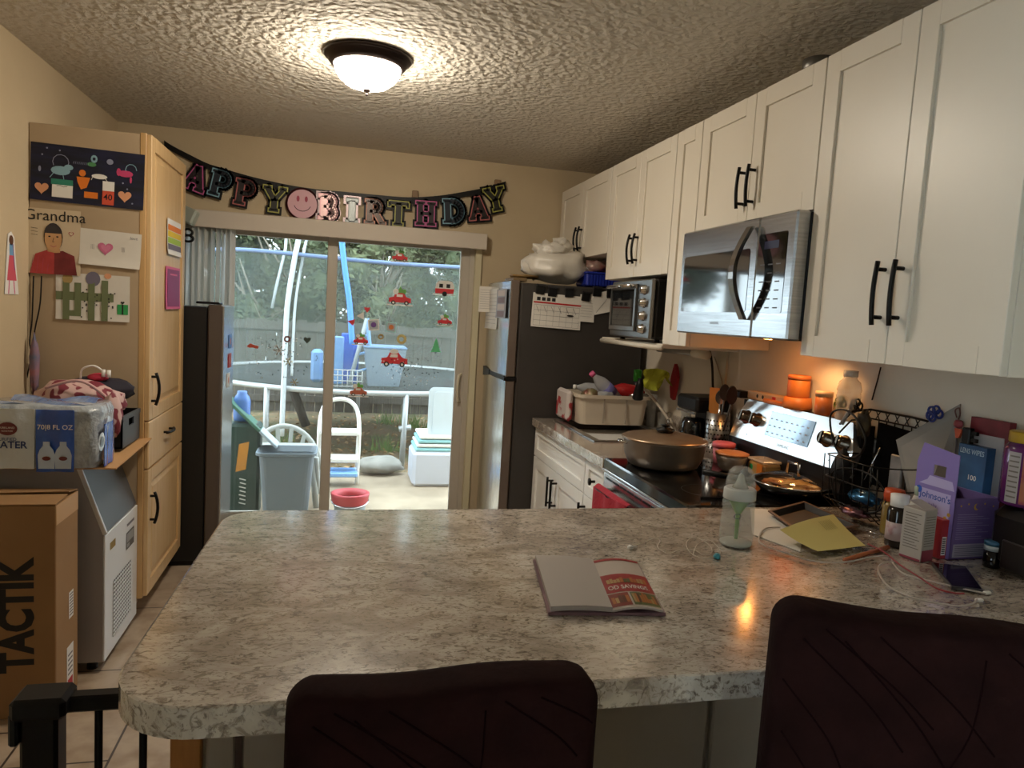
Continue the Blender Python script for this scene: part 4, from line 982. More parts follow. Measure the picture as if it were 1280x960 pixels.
for i in range(150):
    if i < 80: px_, py_, y = rng.gauss(352, 26), rng.uniform(420, 472), GY1
    else: px_, py_, y = rng.gauss(515, 25), rng.uniform(445, 482), GY2
    if y == GY1 and not 305 < px_ < 402: continue
    if y == GY2 and not 430 < px_ < 565: continue
    c = OY(px_, py_, y); m.T = FY((c.x, y-.0004, c.z)); m.disc(0, 0, .004, z=0, mi=0 if i % 3 else 1, n=6)
tag(m.build('confetti_specks', [ink, wht]), 'tiny dark and white specks stuck all over the lower door glass', 'specks', kind='stuff')
# ============================================================ SMALL THINGS
def sheet(name, label, T, w_, h, mats, fn=None, cat='drawing', group=None, curl=.0, seed=0, ):
    m = MB(T); th = .0008
    def f(u, v):
        return ((u-.5)*w_, (v-.5)*h, .002+curl*(abs(2*v-1)**3*(1-v)*.6+.03*math.sin(5*u+seed))+.0003)
    m.grid(f, 8, 8, 0, True, (0, 0, -th))
    if fn:
        m2 = MB(T); fn(m2)
        l = len(m2.v); Ti = T.inverted()
        vs = []
        for p in m2.v:
            q = Ti @ p; b_ = f(q.x/w_+.5, q.y/h+.5)[2]; vs.append((q.x, q.y, q.z+b_+curl*.06))
        m.add(vs, m2.f, 0); m.mi[-len(m2.f):] = m2.mi
    o = m.build(name, mats); tag(o, label, cat, group); return o
# --- drawings on the pantry side (y = 3.45)
PYD = 3.449
def at_side(px0, py0, px1, py1, y=PYD):
    a = OY(px0, py0, y); c = OY(px1, py1, y); return FY(((a.x+c.x)/2, y, (a.z+c.z)/2)), abs(c.x-a.x), abs(a.z-c.z)
night = mat('night_paint', '#151a3d', .7, col2='#0a0b18', ns=6, stretch=(1, 1, 5))
T, w_, h = at_side(38, 178, 180, 262)
T = T @ Matrix.Rotation(-.02, 4, 'Z')
def dr(m):
    # blue bird, green, pink animals, orange figure, boxes, hearts
    def blobp(x, y, rx, ry, mi, z=.001): m.disc(x*w_, y*h, rx*w_, ry*h, z, mi, 12)
    blobp(-.24, .05, .085, .08, 1); blobp(-.17, .12, .04, .05, 1, .0012)
    m.line([(-.30*w_, 0), (-.33*w_, -.08*h)], .003, .001, 1); m.line([(-.22*w_, 0), (-.21*w_, -.10*h)], .003, .001, 1)
    m.line([(-.24*w_+.07*w_*math.cos(a), .2*h+.13*h*math.sin(a)) for a in [k*PI/6 for k in range(-1, 8)]], .0025, .001, 9)
    blobp(.33, .12, .07, .06, 2); blobp(.27, .14, .02, .07, 2); blobp(.38, .02, .01, .06, 2); m.line([(.38*w_+.05*w_*math.cos(a), .2*h+.10*h*math.sin(a)) for a in [k*PI/5 for k in range(0, 7)]], .0025, .001, 1)
    blobp(.03, .22, .04, .04, 3); m.disc(.05*w_, .32*h, .03*w_, .07*h, .001, 1, 10); m.disc(.05*w_, .32*h, .014*w_, .03*h, .0014, 0, 8)
    blobp(.19, .3, .03, .05, 9); blobp(-.42, .05, .012, .05, 9)
    blobp(.1, .02, .07, .045, 4); m.line([(.04*w_, 0), (.03*w_, -.05*h)], .002, .001, 4); m.line([(.15*w_, .0), (.17*w_, -.05*h)], .002, .001, 4)
    m.poly([(-.10*w_, -.02*h), (.02*w_, -.02*h), (-.01*w_, -.2*h), (-.06*w_, -.24*h), (-.09*w_, -.12*h)], .001, 5); blobp(-.05, .05, .03, .06, 5)
    m.rect(-.31*w_, -.13*w_, -.42*h, -.16*h, .001, 4); m.rect(-.32*w_, -.13*w_, -.2*h, -.1*h, .0013, 6)
    m.rect(-.03*w_, .09*w_, -.38*h, -.27*h, .001, 5)
    m.rect(.13*w_, .235*w_, -.52*h*.9, -.22*h, .001, 7); m.rect(.13*w_, .235*w_, -.22*h, -.05*h, .001, 4); m.text('40', .18*w_, -.33*h, .035, 8, .0016, .01)
    for x_, mi_ in ((-.40, 10), (.33, 10)):
        m.heart(x_*w_, -.28*h, .028, .001, mi_)
    m.line([(-.27*w_, -.22*h), (-.24*w_, -.21*h), (-.21*w_, -.23*h), (-.18*w_, -.22*h)], .002, .0014, 8)
    for x_, y_ in ((-.36, .42), (-.25, .4), (.35, -.15), (.31, -.05), (.4, -.4), (-.4, .3)): blobp(x_, y_, .008, .015, 9)
    for k in range(9): m.line([((-.13+.016*k)*w_, .2*h), ((-.125+.016*k)*w_, .24*h)], .0015, .001, 9)
sheet('night_drawing', 'dark blue night-sky painting with cut-out animals taped at the top of the pantry side', T, w_, h,
      [night, mat('crayon_lightblue', '#86aebf', .8), mat('crayon_pink', '#c4406f', .8), mat('crayon_green', '#4f8f5a', .8), wht, orange, mat('teal_paper', '#2f8570', .7), mat('red_paper', '#cf5138', .7), ink, mat('chalk', '#8d93ad', .8), mat('peach_heart', '#d89a74', .8)], dr, curl=.006)
T, w_, h = at_side(35, 259, 101, 345)
def gm(m):
    m.text('Grandma', 0.004, .40*h, .062, 1, .001, .0)
    m.poly([(-.46*w_, -.5*h), (.0, -.5*h), (.0, -.15*h), (-.14*w_, -.13*h), (-.36*w_, -.2*h)], .001, 2)
    m.poly([(.0, -.5*h), (.44*w_, -.5*h), (.38*w_, -.2*h), (.16*w_, -.13*h), (.0, -.15*h)], .001, 3)
    m.disc(-.02*w_, .07*h, .18*w_, .22*h, .0014, 1, 20); m.disc(-.02*w_, .05*h, .165*w_, .21*h, .0017, 4, 20); m.rect(-.13*w_, .11*w_, -.2*h, -.1*h, .0012, 4)
    m.disc(-.02*w_, .13*h, .17*w_, .15*h, .002, 5, 14, 0, PI)
    for x_ in (-.09, .06): m.disc(x_*w_, .08*h, .025*w_, .012*h, .0024, 1, 8)
    m.line([(-.01*w_, .06*h), (-.03*w_, .0), (0, -.0)], .0018, .0024, 1); m.line([(-.07*w_, -.06*h), (-.02*w_, -.08*h), (.04*w_, -.06*h)], .002, .0024, 6)
    m.heart(.32*w_, .14*h, .011, .001, 6); m.heart(.32*w_, .14*h, .008, .0014, 0)
    for k in range(3): m.line([(-.44*w_, (.2-.05*k)*h), (-.32*w_, (.19-.05*k)*h)], .0016, .001, 1)
    for k in range(5): m.line([(-.4*w_+k*.02, -.22*h), (-.43*w_+k*.02, -.48*h)], .0012, .0014, 6)
sheet('grandma_portrait', 'child drawing of a person in a red shirt with the word Grandma above', T, w_, h, [mat('kraft_pale', '#cdbb9f', .8), ink, mat('crayon_red', '#b5413f', .8, col2='#a03636', ns=20), mat('crayon_maroon', '#7b2c2c', .8, col2='#672222', ns=20), skin, mat('crayon_hair', '#3a3536', .8), mat('crayon_pinkred', '#b04a62', .8)], gm, curl=.008)
T, w_, h = at_side(100, 286, 176, 336)
T = T @ Matrix.Rotation(-.04, 4, 'Z')
def hp_(m):
    m.heart(-.02, .0, .032, .001, 1); m.heart(-.018, .002, .02, .0014, 2)
    for s_ in (-1, 1):
        for k in range(3): m.line([(s_*(.055+.005*k)-.01, .012), (s_*(.055+.005*k)-.01, -.008)], .001, .001, 3)
    m.text('love', .09, .055, .018, 3, .001)
sheet('heart_drawing', 'creased white paper with one pink heart taped on the pantry side', T, w_, h, [paper, mat('crayon_pale_pink', '#c76d90', .8), mat('crayon_pale_pink2', '#d07c9c', .8), grey_ink], hp_, curl=.010, seed=2)
T, w_, h = at_side(70, 340, 162, 403)
def cact(m):
    gy = 1
    m.rect(-.5*w_, .28*w_, -.08*h, .10*h, .001, gy)
    for x_ in (-.36, -.02, .16): m.rect((x_-.045)*w_, (x_+.045)*w_, -.5*h, .38*h, .001, gy)
    m.rect(-.36*w_, -.2*w_, -.42*h, -.3*h, .001, gy); m.rect(-.25*w_, -.16*w_, -.42*h, .3*h, .001, gy)
    m.disc(-.0*w_, .40*h, .10*w_, .16*h, .0014, 2, 14); m.disc(.2*w_, .48*h, .05*w_, .06*h, .0014, 3, 10); m.disc(-.34*w_, .38*h, .07*w_, .12*h, .0014, 4, 12)
    m.rect(.33*w_, .48*w_, -.34*h, -.12*h, .001, 5); m.rect(.395*w_, .415*w_, -.34*h, -.12*h, .0014, 6); m.heart(.405*w_, -.08*h, .008, .0014, 6)
    r_ = random.Random(1)
    for k in range(34): m.disc(r_.uniform(-.2, .3)*w_, r_.uniform(-.45, .2)*h, .0035, z=.0018, mi=6, n=6)
sheet('cactus_drawing', 'white paper with olive green cactus strips and black dots, lowest on the pantry side', T, w_, h, [paper, mat('olive_strip', '#6b7553', .8), mat('crayon_grey', '#6f6a7c', .8), mat('peach_heart', '#d89a74', .8), mat('crayon_gold', '#a98f5a', .8), green, ink], cact, curl=.006)
# girl cut-out on the side wall (x = XL)
a = OX(3, 287, XL); c = OX(22, 368, XL)
T = FPX((XL+.001, (a.y+c.y)/2, (a.z+c.z)/2)); w_ = abs(c.y-a.y)*1.0; h = abs(a.z-c.z)
def girl():
    m = MB(T); m.prism([(-.45*w_, -.5*h), (.5*w_, -.5*h), (.3*w_, .1*h), (.22*w_, .42*h), (0, .5*h), (-.2*w_, .45*h), (-.3*w_, .1*h)], .001, .003, 0)
    m.disc(0, .36*h, .15*w_, .08*h, .0034, 1); m.rect(-.13*w_, .15*w_, .12*h, .3*h, .0034, 2); m.poly([(-.3*w_, -.28*h), (.35*w_, -.28*h), (.16*w_, .12*h), (-.14*w_, .12*h)], .0034, 3)
    m.line([(-.15*w_, -.28*h), (-.2*w_, -.48*h)], .008, .0034, 4); m.line([(.15*w_, -.28*h), (.22*w_, -.48*h)], .008, .0034, 4); m.line([(.1*w_, .3*h), (.22*w_, -.1*h)], .006, .0038, 5)
    return m.build('girl_cutout', [wht, dkskin, mat('crayon_sky', '#6e9cc4', .8), mat('crayon_rose', '#cf5566', .8), pink, purple])
tag(girl(), 'paper doll cut-out of a girl in blue and pink taped on the bare side wall', 'drawing')
# papers on the pantry door (x = AX)
def at_door(px0, py0, px1, py1, x=AX+.001):
    a = OX(px0, py0, x); c = OX(px1, py1, x); return FPX((x, (a.y+c.y)/2, (a.z+c.z)/2)), abs(c.y-a.y), abs(a.z-c.z)
T, w_, h = at_door(209, 272, 225, 322)
def rb(m):
    for k, mi_ in enumerate((1, 2, 3, 4)): m.rect(-.48*w_, .48*w_, (.18-.18*k)*h, (.34-.18*k)*h, .001, mi_)
sheet('rainbow_drawing', 'long drawing with orange, yellow, green and grey bands on the maple pantry door', T, w_, h, [wht, orange, yellow, mat('lime', '#9fc04a', .7), mat('slate', '#6d6878', .7)], rb, curl=.01)
T, w_, h = at_door(207, 332, 224, 386)
def pk(m):
    m.rect(-.42*w_, .42*w_, -.44*h, .44*h, .001, 1)
    for k in range(5): m.rect(-.25*w_, .25*w_, (.3-.16*k)*h, (.34-.16*k)*h, .0014, 0)
    m.text('love', 0, .02*h, .03, 2, .0016)
sheet('pink_card', 'bright pink and purple card hanging below the rainbow paper on the pantry door', T, w_, h, [pink, mat('plum', '#8d3a72', .6), wht], pk, curl=.006, cat='card')

# --- birthday banner
bn = thing('birthday_banner', 'black ribbon banner of colourful birthday letters and a smiley strung over the glass door', 'banner', (0, 4.66, 2.2))
YBN = 4.655
rp = [OY(x_, y_, YBN) for x_, y_ in ((205, 179), (214, 185), (235, 196), (262, 209), (295, 219), (325, 227), (362, 235), (395, 240), (428, 243), (470, 247), (510, 250), (548, 248), (580, 243), (605, 238), (632, 230))]
sp_ = smooth(rp, 4); m = MB()
vs = []
for p in sp_: vs += [p+Vector((0, 0, -.017)), p+Vector((0, 0, .017)), p+Vector((0, .003, .017)), p+Vector((0, .003, -.017))]
fs = []
for i in range(len(sp_)-1):
    for k in range(4): fs.append((i*4+k, (i+1)*4+k, (i+1)*4+(k+1) % 4, i*4+(k+1) % 4))
m.add(vs, fs).build('ribbon', blackp, bn)
def A_(*p, w=.1): return (list(p), w)
SW = .115
GL = {
 'A': [A_((.16, .08), (.42, .95)), A_((.42, .95), (.72, .08), w=.13), A_((.25, .34), (.62, .34), w=.07), A_((.02, .04), (.28, .04), w=.055), A_((.52, .04), (.88, .04), w=.055)],
 'P': [A_((.24, .05), (.24, .95), w=.13), A_((.05, .04), (.46, .04), w=.055), A_((.05, .96), (.4, .96), w=.055), (arc(.46, .70, .23, -90, 90, 8), .085), A_((.24, .93), (.46, .93), w=.075), A_((.24, .47), (.46, .47), w=.075)],
 'Y': [A_((.12, .95), (.45, .45), w=.11), A_((.8, .95), (.45, .45), w=.08), A_((.45, .5), (.45, .05), w=.13), A_((0, .96), (.3, .96), w=.055), A_((.62, .96), (.92, .96), w=.055), A_((.26, .04), (.64, .04), w=.055)],
 'B': [A_((.24, .05), (.24, .95), w=.13), A_((.05, .04), (.46, .04), w=.055), A_((.05, .96), (.4, .96), w=.055), (arc(.46, .73, .19, -90, 90, 8), .085), (arc(.48, .28, .22, -90, 90, 8), .085), A_((.24, .92), (.46, .92), w=.075), A_((.24, .52), (.46, .52), w=.075), A_((.24, .06), (.46, .06), w=.075)],
 'I': [A_((.45, .05), (.45, .95), w=.13), A_((.22, .04), (.68, .04), w=.055), A_((.22, .96), (.68, .96), w=.055)],
 'R': [A_((.22, .05), (.22, .95), w=.13), A_((.03, .04), (.42, .04), w=.055), A_((.03, .96), (.4, .96), w=.055), (arc(.44, .72, .2, -90, 90, 8), .085), A_((.22, .92), (.44, .92), w=.075), A_((.22, .52), (.44, .52), w=.075), A_((.46, .5), (.74, .06), w=.11), A_((.66, .04), (.9, .04), w=.055)],
 'T': [A_((.45, .05), (.45, .95), w=.13), A_((.25, .04), (.65, .04), w=.055), A_((.05, .94), (.85, .94), w=.075), A_((.05, .78), (.05, .94), w=.05), A_((.85, .78), (.85, .94), w=.05)],
 'H': [A_((.22, .05), (.22, .95), w=.12), A_((.70, .05), (.70, .95), w=.12), A_((.22, .5), (.7, .5), w=.075)]+[A_((x_-.19, y_), (x_+.19, y_), w=.055) for x_ in (.22, .7) for y_ in (.04, .96)],
 'D': [A_((.22, .05), (.22, .95), w=.13), A_((.03, .04), (.42, .04), w=.055), A_((.03, .96), (.42, .96), w=.055), (arc(.40, .5, .42, -85, 85, 10), .11)],
}
def strokes(m, g, sc, e, z, mi, zoff=0):
    for pts, hw_ in g:
        for a, c in zip(pts, pts[1:]):
            a = Vector(((a[0]-.45)*sc, (a[1]-.5)*sc)); c = Vector(((c[0]-.45)*sc, (c[1]-.5)*sc)); d = c-a
            if d.length < 1e-6: continue
            d.normalize(); n_ = Vector((-d.y, d.x)); w2 = hw_*sc*.9+e; ex = e+(0.0 if len(pts) == 2 else w2*.35)
            a2 = a-d*ex; c2 = c+d*ex
            P = [tuple(a2-n_*w2), tuple(c2-n_*w2), tuple(c2+n_*w2), tuple(a2+n_*w2)]
            if zoff: m.prism(P, z-zoff, z, mi)
            else: m.poly(P, z, mi)
lcol = {'pk': '#c05a93', 'bl': '#7fa9bd', 'co': '#b0605f', 'ye': '#a3a24b', 'si': '#b9c3c4', 'or': '#c98a72'}
lfill = {'pk': '#1d0d17', 'bl': '#0c1a2a', 'co': '#1d0d0d', 'ye': '#1d1c0c', 'si': '#8b9190', 'or': '#4a3a30'}
LT = [('A', 245, 222, 'pk', -.30), ('P', 276, 230, 'bl', -.2), ('P', 307, 241, 'co', -.12), ('Y', 343, 249, 'ye', -.05), ('O', 378, 255, '', 0), ('B', 411, 259, 'sp', 0), ('I', 440, 264, 'si', .0),
      ('R', 469, 265, 'or', 0), ('T', 498, 267, 'ye', 0), ('H', 532, 267, 'pk', .02), ('D', 566, 264, 'bl', .08), ('A', 598, 260, 'co', .15), ('Y', 619, 249, 'ye', .27)]
for ch, px_, py_, cc, rot in LT:
    p = OY(px_, py_, YBN-.006); T = FY(p) @ Matrix.Rotation(rot, 4, 'Z'); m = MB(T); sc = .145
    if ch == 'O':
        m.lathe([(.098, -.003), (.098, 0), (0, 0)], 28, 0); m.disc(0, 0, .086, z=.001, mi=1, n=28)
        for s_ in (-1, 1): m.disc(s_*.024-.002, .03, .009, .018, .002, 2, 12)
        m.line([(.05*math.cos(a), .002+.045*math.sin(a)) for a in [math.radians(200+140*k/10) for k in range(11)]], .004, .002, 0)
        m.build('smiley', [mat('smiley_rim', '#3b1018', .4), mat('smiley_pink', '#d7a5b0', .4), mat('smiley_eye', '#a02b48', .5)], bn)
        continue
    if cc == 'sp': oc, fc = mat('letter_pink_glare', '#b98a8e', .3, .4), mat('letter_glare_fill', '#c9a5a2', .3, .3)  # glare on the pink B is painted in as pale metallic colours
    else: oc = mat('letter_'+lcol[cc][1:], lcol[cc], .45); fc = mat('letter_fill_'+lfill[cc][1:], lfill[cc], .35 if cc in ('si', 'or') else .5, .25 if cc in ('si', 'or') else 0)
    strokes(m, GL[ch], sc, .019, 0, 0, .003); strokes(m, GL[ch], sc, .0065, .0012, 1); strokes(m, GL[ch], sc, 0, .0022, 2)
    m.build('letter', [blackp if cc not in ('sp', 'si') else mat('letter_silver_glare_back', '#8f7f80', .35, .5), oc, fc], bn)
for i, (px_, py_) in enumerate(((519, 243), (622, 229))):
    p = OY(px_, py_, YBN+.01); o = bx(p.x-.02, p.x+.02, p.y-.01, 4.679, p.z-.022, p.z+.022, b=.003); o = o.build('tape_piece', mat('brown_tape', '#8b7256', .6)); tag(o, ['brown tape scrap holding the middle of the banner ribbon', 'brown tape scrap holding the banner ribbon end by the letter Y'][i], 'tape')
# camera on the wall near the blinds
c = OY(237, 270, 4.55)
t = thing('clamped_gadget', 'silvery pleated gadget clamped to the valance end beside the pantry', 'gadget', (c.x, c.y, c.z))
MB(F(c, (1, -.3, -.4), (.4, 0, 1))).box(-.04, .04, -.045, .045, -.03, .03, b=.01).build('body', mat('gadget_silver', '#b9c2b9', .35, .4), t)
c2 = OY(235, 298, 4.55); MB(FY(c2)).tube([(.028*math.cos(a), .018*math.sin(a)-.0, 0) for a in [2*PI*k/14 for k in range(14)]], .008, 6, closed=True).tube([(.024*math.cos(a), .018*math.sin(a)+.035, 0) for a in [2*PI*k/14 for k in range(14)]], .007, 6, closed=True).build('clamp', blackp, t)
# small things on top of the upright freezer
c = OX(236, 378, -.66); o = MB().box(-.76, -.64, 4.2, 4.3, 1.457, 1.47, b=.004).build('remote_control', blackp); tag(o, 'flat black remote lying on top of the dark freezer', 'remote control')
# magnets on freezer front
for k, (yy, z_, cc, l_) in enumerate(((4.40, 1.25, mat('magnet_blue', '#5b8bd0', .5), 'pale blue picture magnet, upper one on the dark freezer door'), (4.40, 1.14, red, 'red picture magnet, middle one on the dark freezer door'), (4.36, 1.03, wht, 'white note magnet, lower one on the dark freezer door'))):
    o = MB(FPX((-.611, yy, z_))).box(-.05, .05, -.04, .04, 0, .003, 0, .001).disc(0, 0, .02, z=.0032, mi=1).build('fridge_magnet', [cc, mat('magnet_orange', '#cc6a3a', .5)]); tag(o, l_, 'magnet')

# --- things on the ice machine
IZ = .828
cs = MB(F((-1.0, 3.2, IZ), (1, 0, 0), (0, 1, 0))); 
m = MB(); m.add([(-1.275, 2.93, IZ), (-.80, 2.93, IZ-.0), (-.80, 3.46, IZ+.02), (-1.275, 3.48, IZ), (-1.275, 2.93, IZ+.004), (-.80, 2.93, IZ+.005), (-.80, 3.46, IZ+.026), (-1.275, 3.40, IZ+.004)], [(3, 2, 1, 0), (4, 5, 6, 7), (0, 1, 5, 4), (1, 2, 6, 5), (2, 3, 7, 6), (3, 0, 4, 7)])
o = m.build('cardboard_sheet', mat('cardboard_light', '#b98d5c', .85)); tag(o, 'flattened cardboard piece lying on top of the ice maker', 'cardboard')
# water bottle case
t = thing('water_bottle_case', 'shrink-wrapped case of bottled water with a blue label on the ice maker', 'water case', (-1.05, 3.0, IZ))
Wx0, Wx1, Wy0, Wy1, Wz0, Wz1 = -1.272, -.85, 2.905, 3.14, .835, 1.065
def wr(u, v, a0, a1): pass
m = MB()
n = 36; rows = 9; P2 = rrect(Wx0, Wx1, Wy0, Wy1, .05, 8)
vs = []; fs = []
for j in range(rows+1):
    z_ = Wz0+(Wz1-Wz0)*j/rows
    for i, (x_, y_) in enumerate(P2):
        q = noise.noise(Vector((x_*14, y_*14, z_*14)))*.010+.006*math.sin(x_*95)*math.sin(PI*j/rows)
        ins = .012 if j in (0, rows) else 0
        c_ = Vector(((Wx0+Wx1)/2-x_, (Wy0+Wy1)/2-y_)).normalized()
        vs.append((min(max(x_+c_.x*(ins+q), Wx0-.003), Wx1+.01), y_+c_.y*(ins+q), z_))
k = len(P2)
for j in range(rows):
    for i in range(k): fs.append((j*k+i, j*k+(i+1) % k, (j+1)*k+(i+1) % k, (j+1)*k+i))
fs.append(tuple(rows*k+i for i in range(k)))
wrap = mat('shrink_wrap', '#b9c1c9', .12, col2='#8f9aa6', ns=16, bump=.7, bs=26, coat=.6)
m.add(vs, fs, 0, True).build('wrap', wrap, t)
lb = mat('label_blue', '#1f4aa3', .25, col2='#2858b8', ns=7, bump=.3, bs=20, coat=.5); lw = mat('label_white', '#c9d1d8', .3, bump=.3, bs=20, coat=.4)
def front(px0, px1, py0, py1, mi, m, off=.006):
    a = OY(px0, py0, Wy0-off); c = OY(px1, py1, Wy0-off)
    m.grid(lambda u, v: (a.x+(c.x-a.x)*u, Wy0-off-.004*math.sin(u*9+v*3), c.z+(a.z-c.z)*v), 10, 6, mi, True, (0, .004, 0))
m = MB(); front(45, 92, 512, 590, 0, m); m.build('blue_label', lb, t)
m = MB(); front(-20, 43, 510, 586, 0, m); m.build('white_label', lw, t)
Yt = Wy0-.0125
def tx_(s_, px_, py_, size, mt, bold=.01, name='lettering', sx=1):
    p = OY(px_, py_, Yt); MB(FY((0, Yt, 0))).text(s_, p.x, p.z, size, 0, 0, bold, sx=sx).build(name, mt, t)
tx_('70|8 FL OZ', 69, 535, .0245, wht)
tx_('ATER', 17, 556, .036, mat('navy', '#16346f', .5), .02)
tx_('PURIFIED', 8, 549, .016, mat('navy', '#16346f', .5))
p = OY(9, 536, Yt); MB(FY((p.x, Yt, p.z))).disc(0, 0, .032, .024, 0, 0).text('KIRKLAND', 0, .004, .010, 1, .001).text('SIGNATURE', 0, -.008, .007, 1, .001).build('label_emblem', [mat('emblem_brown', '#6a2426', .5), wht], t)
for px_ in (58, 79):
    p = OY(px_, 588, Yt); h_ = .10
    m = MB(FY((p.x, Yt, p.z+.006))); m.poly([(-.026, 0), (.026, 0), (.028, .05), (.022, .07), (.011, .085), (.011, h_), (-.011, h_), (-.011, .085), (-.022, .07), (-.028, .05)], 0 if px_ == 58 else .0006, 0); m.disc(0, .038, .014, .008, .0012, 1); m.build('bottle_picture', [mat('bottle_pic', '#b9cbe6', .4), mat('emblem_brown', '#6a2426', .5)], t)
p = OX(125, 552, Wx1+.01); MB(FPX((p.x+.006, p.y, p.z))).disc(0, 0, .034, z=0).disc(0, 0, .02, z=.002, mi=1).build('bottle_base', [mat('clear_shine', '#d6dde6', .1, .3), mat('water_grey', '#6d7a88', .1)], t)
bl_ = mat('label_blue', '#1f4aa3'); MB(FPX((Wx1+.0115, 2.99, .92))).grid(lambda u, v: ((u-.5)*.12, (v-.5)*.16, .003*math.sin(u*11)), 6, 5, 0, True, (0, 0, -.003)).build('end_label', bl_, t)
MB().grid(lambda u, v: (-1.20+.30*u, 2.94+.16*v+.01*math.sin(u*8), 1.062+.008*math.sin(u*9+v*7)+.012*v), 12, 6, 0, True, (0, 0, -.003)).build('blue_top_film', mat('film_blue', '#5277b8', .15, col2='#8fa6c9', ns=12, bump=.6, bs=20, coat=.6), t)
# black crate
t = thing('file_crate', 'grey-black open plastic crate with a hand hole on the ice maker', 'crate', (-.85, 3.36, IZ))
cr = mat('crate_grey', '#474d54', .5); cx0, cx1, cy0, cy1, cz0, cz1 = -1.0, -.845, 3.18, 3.44, IZ+.03, .99
T = FPX((cx1, cy0, cz0)); W_ = cy1-cy0; h_ = cz1-cz0
MB(T).box(0, W_, 0, h_*.6, -.006, 0).box(0, W_*.35, h_*.6, h_*.85, -.006, 0).box(W_*.65, W_, h_*.6, h_*.85, -.006, 0).box(0, W_, h_*.85, h_, -.006, .003).build('side_panel', cr, t)
MB().box(cx0, cx1, cy0, cy0+.006, cz0, cz1).box(cx0, cx1, cy1-.006, cy1, cz0, cz1).box(cx0, cx0+.006, cy0, cy1, cz0, cz1).box(cx0, cx1-.006, cy0, cy1, cz0, cz0+.006).build('walls', blackp, t)
# backpack
t = thing('backpack', 'pink and white patterned backpack slumped behind the water case', 'bag', (-1.0, 3.25, 1.0))
bpk = mat('bag_pattern', '#c9a9a6', .7, col2='#7c2c3c', ns=22, nd=1, lo=.52, hi=.56)
MB().blob((-1.03, 3.27, 1.04), .17, .12, .09, .12, 2.2, 3, 26).build('body', bpk, t)
MB().blob((-.98, 3.33, 1.085), .14, .09, .05, .12, 2.5, 9, 22).build('top_flap', mat('bag_navy', '#1f1c2b', .8), t)
MB().tube(smooth([(-1.12, 3.17, 1.10), (-1.0, 3.15, 1.135), (-.92, 3.16, 1.09), (-.87, 3.18, 1.02)], 6), .006, 6).build('piping', mat('bag_piping', '#cfa4a4', .6), t)
MB().blob((-.875, 3.155, 1.0), .035, .04, .09, .15, 2.5, 4, 16).build('side_pocket', bpk, t)
o = MB().blob((-.97, 3.3, 1.135), .04, .03, .018, .1, 2, 2, 14).build('red_pouch', mat('pouch_red', '#b82b47', .6)); tag(o, 'small red pouch lying on top of the backpack', 'pouch')
o = MB().tube(smooth([(-1.03, 3.28, 1.13), (-1.02, 3.27, 1.17), (-.98, 3.27, 1.185), (-.95, 3.28, 1.165), (-.94, 3.28, 1.14)], 5), .004, 6).tube([(-.945, 3.28, 1.17), (-.945, 3.28, 1.14)], .008, 8).tube([(-.925, 3.28, 1.168), (-.925, 3.28, 1.138)], .008, 8).build('earbuds', wht); tag(o, 'white looped charging lead with two plugs on top of the backpack', 'cable')
# cables and hanging things beside the pantry
for i, (pts, l_) in enumerate(((((42, 345), (40, 400), (37, 430), (44, 455), (40, 492)), 'black cable hanging down the pantry edge below the grandma drawing'), (((52, 345), (50, 380), (44, 410), (40, 440), (34, 470), (28, 492)), 'second black cable crossing towards the bare wall beside the pantry'))):
    P = [OY(x_, y_, 3.43) for x_, y_ in pts]; o = MB().tube(smooth(P, 5), .003, 6).build('cable', blackp); tag(o, l_, 'cable')
o = MB().blob(OY(43, 455, 3.40), .018, .015, .13, .2, 2, 6, 14).build('hanging_scarf', mat('scarf_pink', '#a8727b', .8, col2='#5c6f8a', ns=14)); tag(o, 'thin pink and grey cloth strip hanging beside the pantry', 'cloth')

# --- on the refrigerator
fz = FZ+.0
t = thing('plastic_bag', 'big knotted white plastic bag lying on top of the refrigerator', 'bag', (1.2, 4.2, fz))
pb = film('bag_plastic', '#d9d3c8', .88, .35); c = OY(695, 335, 4.15)
MB().blob((c.x, 4.15, fz+.105), .20, .15, .105, .13, 2.0, 2, 32, flat=-.10).blob((c.x-.10, 4.16, fz+.1), .10, .10, .08, .2, 3, 8, 20, flat=-.095).build('body', pb, t)
k_ = OY(688, 313, 4.12); MB().blob(k_, .10, .06, .045, .35, 3, 7, 24).blob(k_+Vector((.06, 0, .02)), .06, .04, .05, .4, 3, 9, 18).build('knot', pb, t)
o = MB().lathe([(0, fz+.012), (.075, fz+.012), (.085, fz+.02), (.085, fz+.028), (0, fz+.03)], 24, c=(1.03, 4.1, .01)).build('wooden_board', mat('board_wood', '#7d6136', .5)); tag(o, 'round brown wooden board under the bag at the refrigerator front edge', 'board')
t = thing('plastic_basket', 'blue ribbed plastic basket on the refrigerator below the corner cabinet', 'basket', (1.55, 4.05, fz))
q0 = OY(733, 355, 4.0); q1 = OY(764, 352, 4.0); m = MB(); bb = mat('basket_blue', '#1c2f97', .45)
W_ = .26; m.box(q0.x, q0.x+W_, 4.0, 4.2, fz, fz+.075, b=.008)
for k in range(14): m.box(q0.x+.008+k*.018, q0.x+.016+k*.018, 3.994, 4.0, fz+.004, fz+.066)
m.box(q0.x-.006, q0.x+W_+.006, 3.99, 4.21, fz+.07, fz+.082, b=.003); m.build('body', bb, t)
o = MB().blob((q0.x+.08, 4.08, fz+.115), .075, .06, .04, .25, 3, 4, 18).build('snack_bag', mat('snack_foil', '#a59087', .35, .3, col2='#8a3a34', ns=12)); tag(o, 'crumpled snack packet sitting in the blue basket on the refrigerator', 'packet')
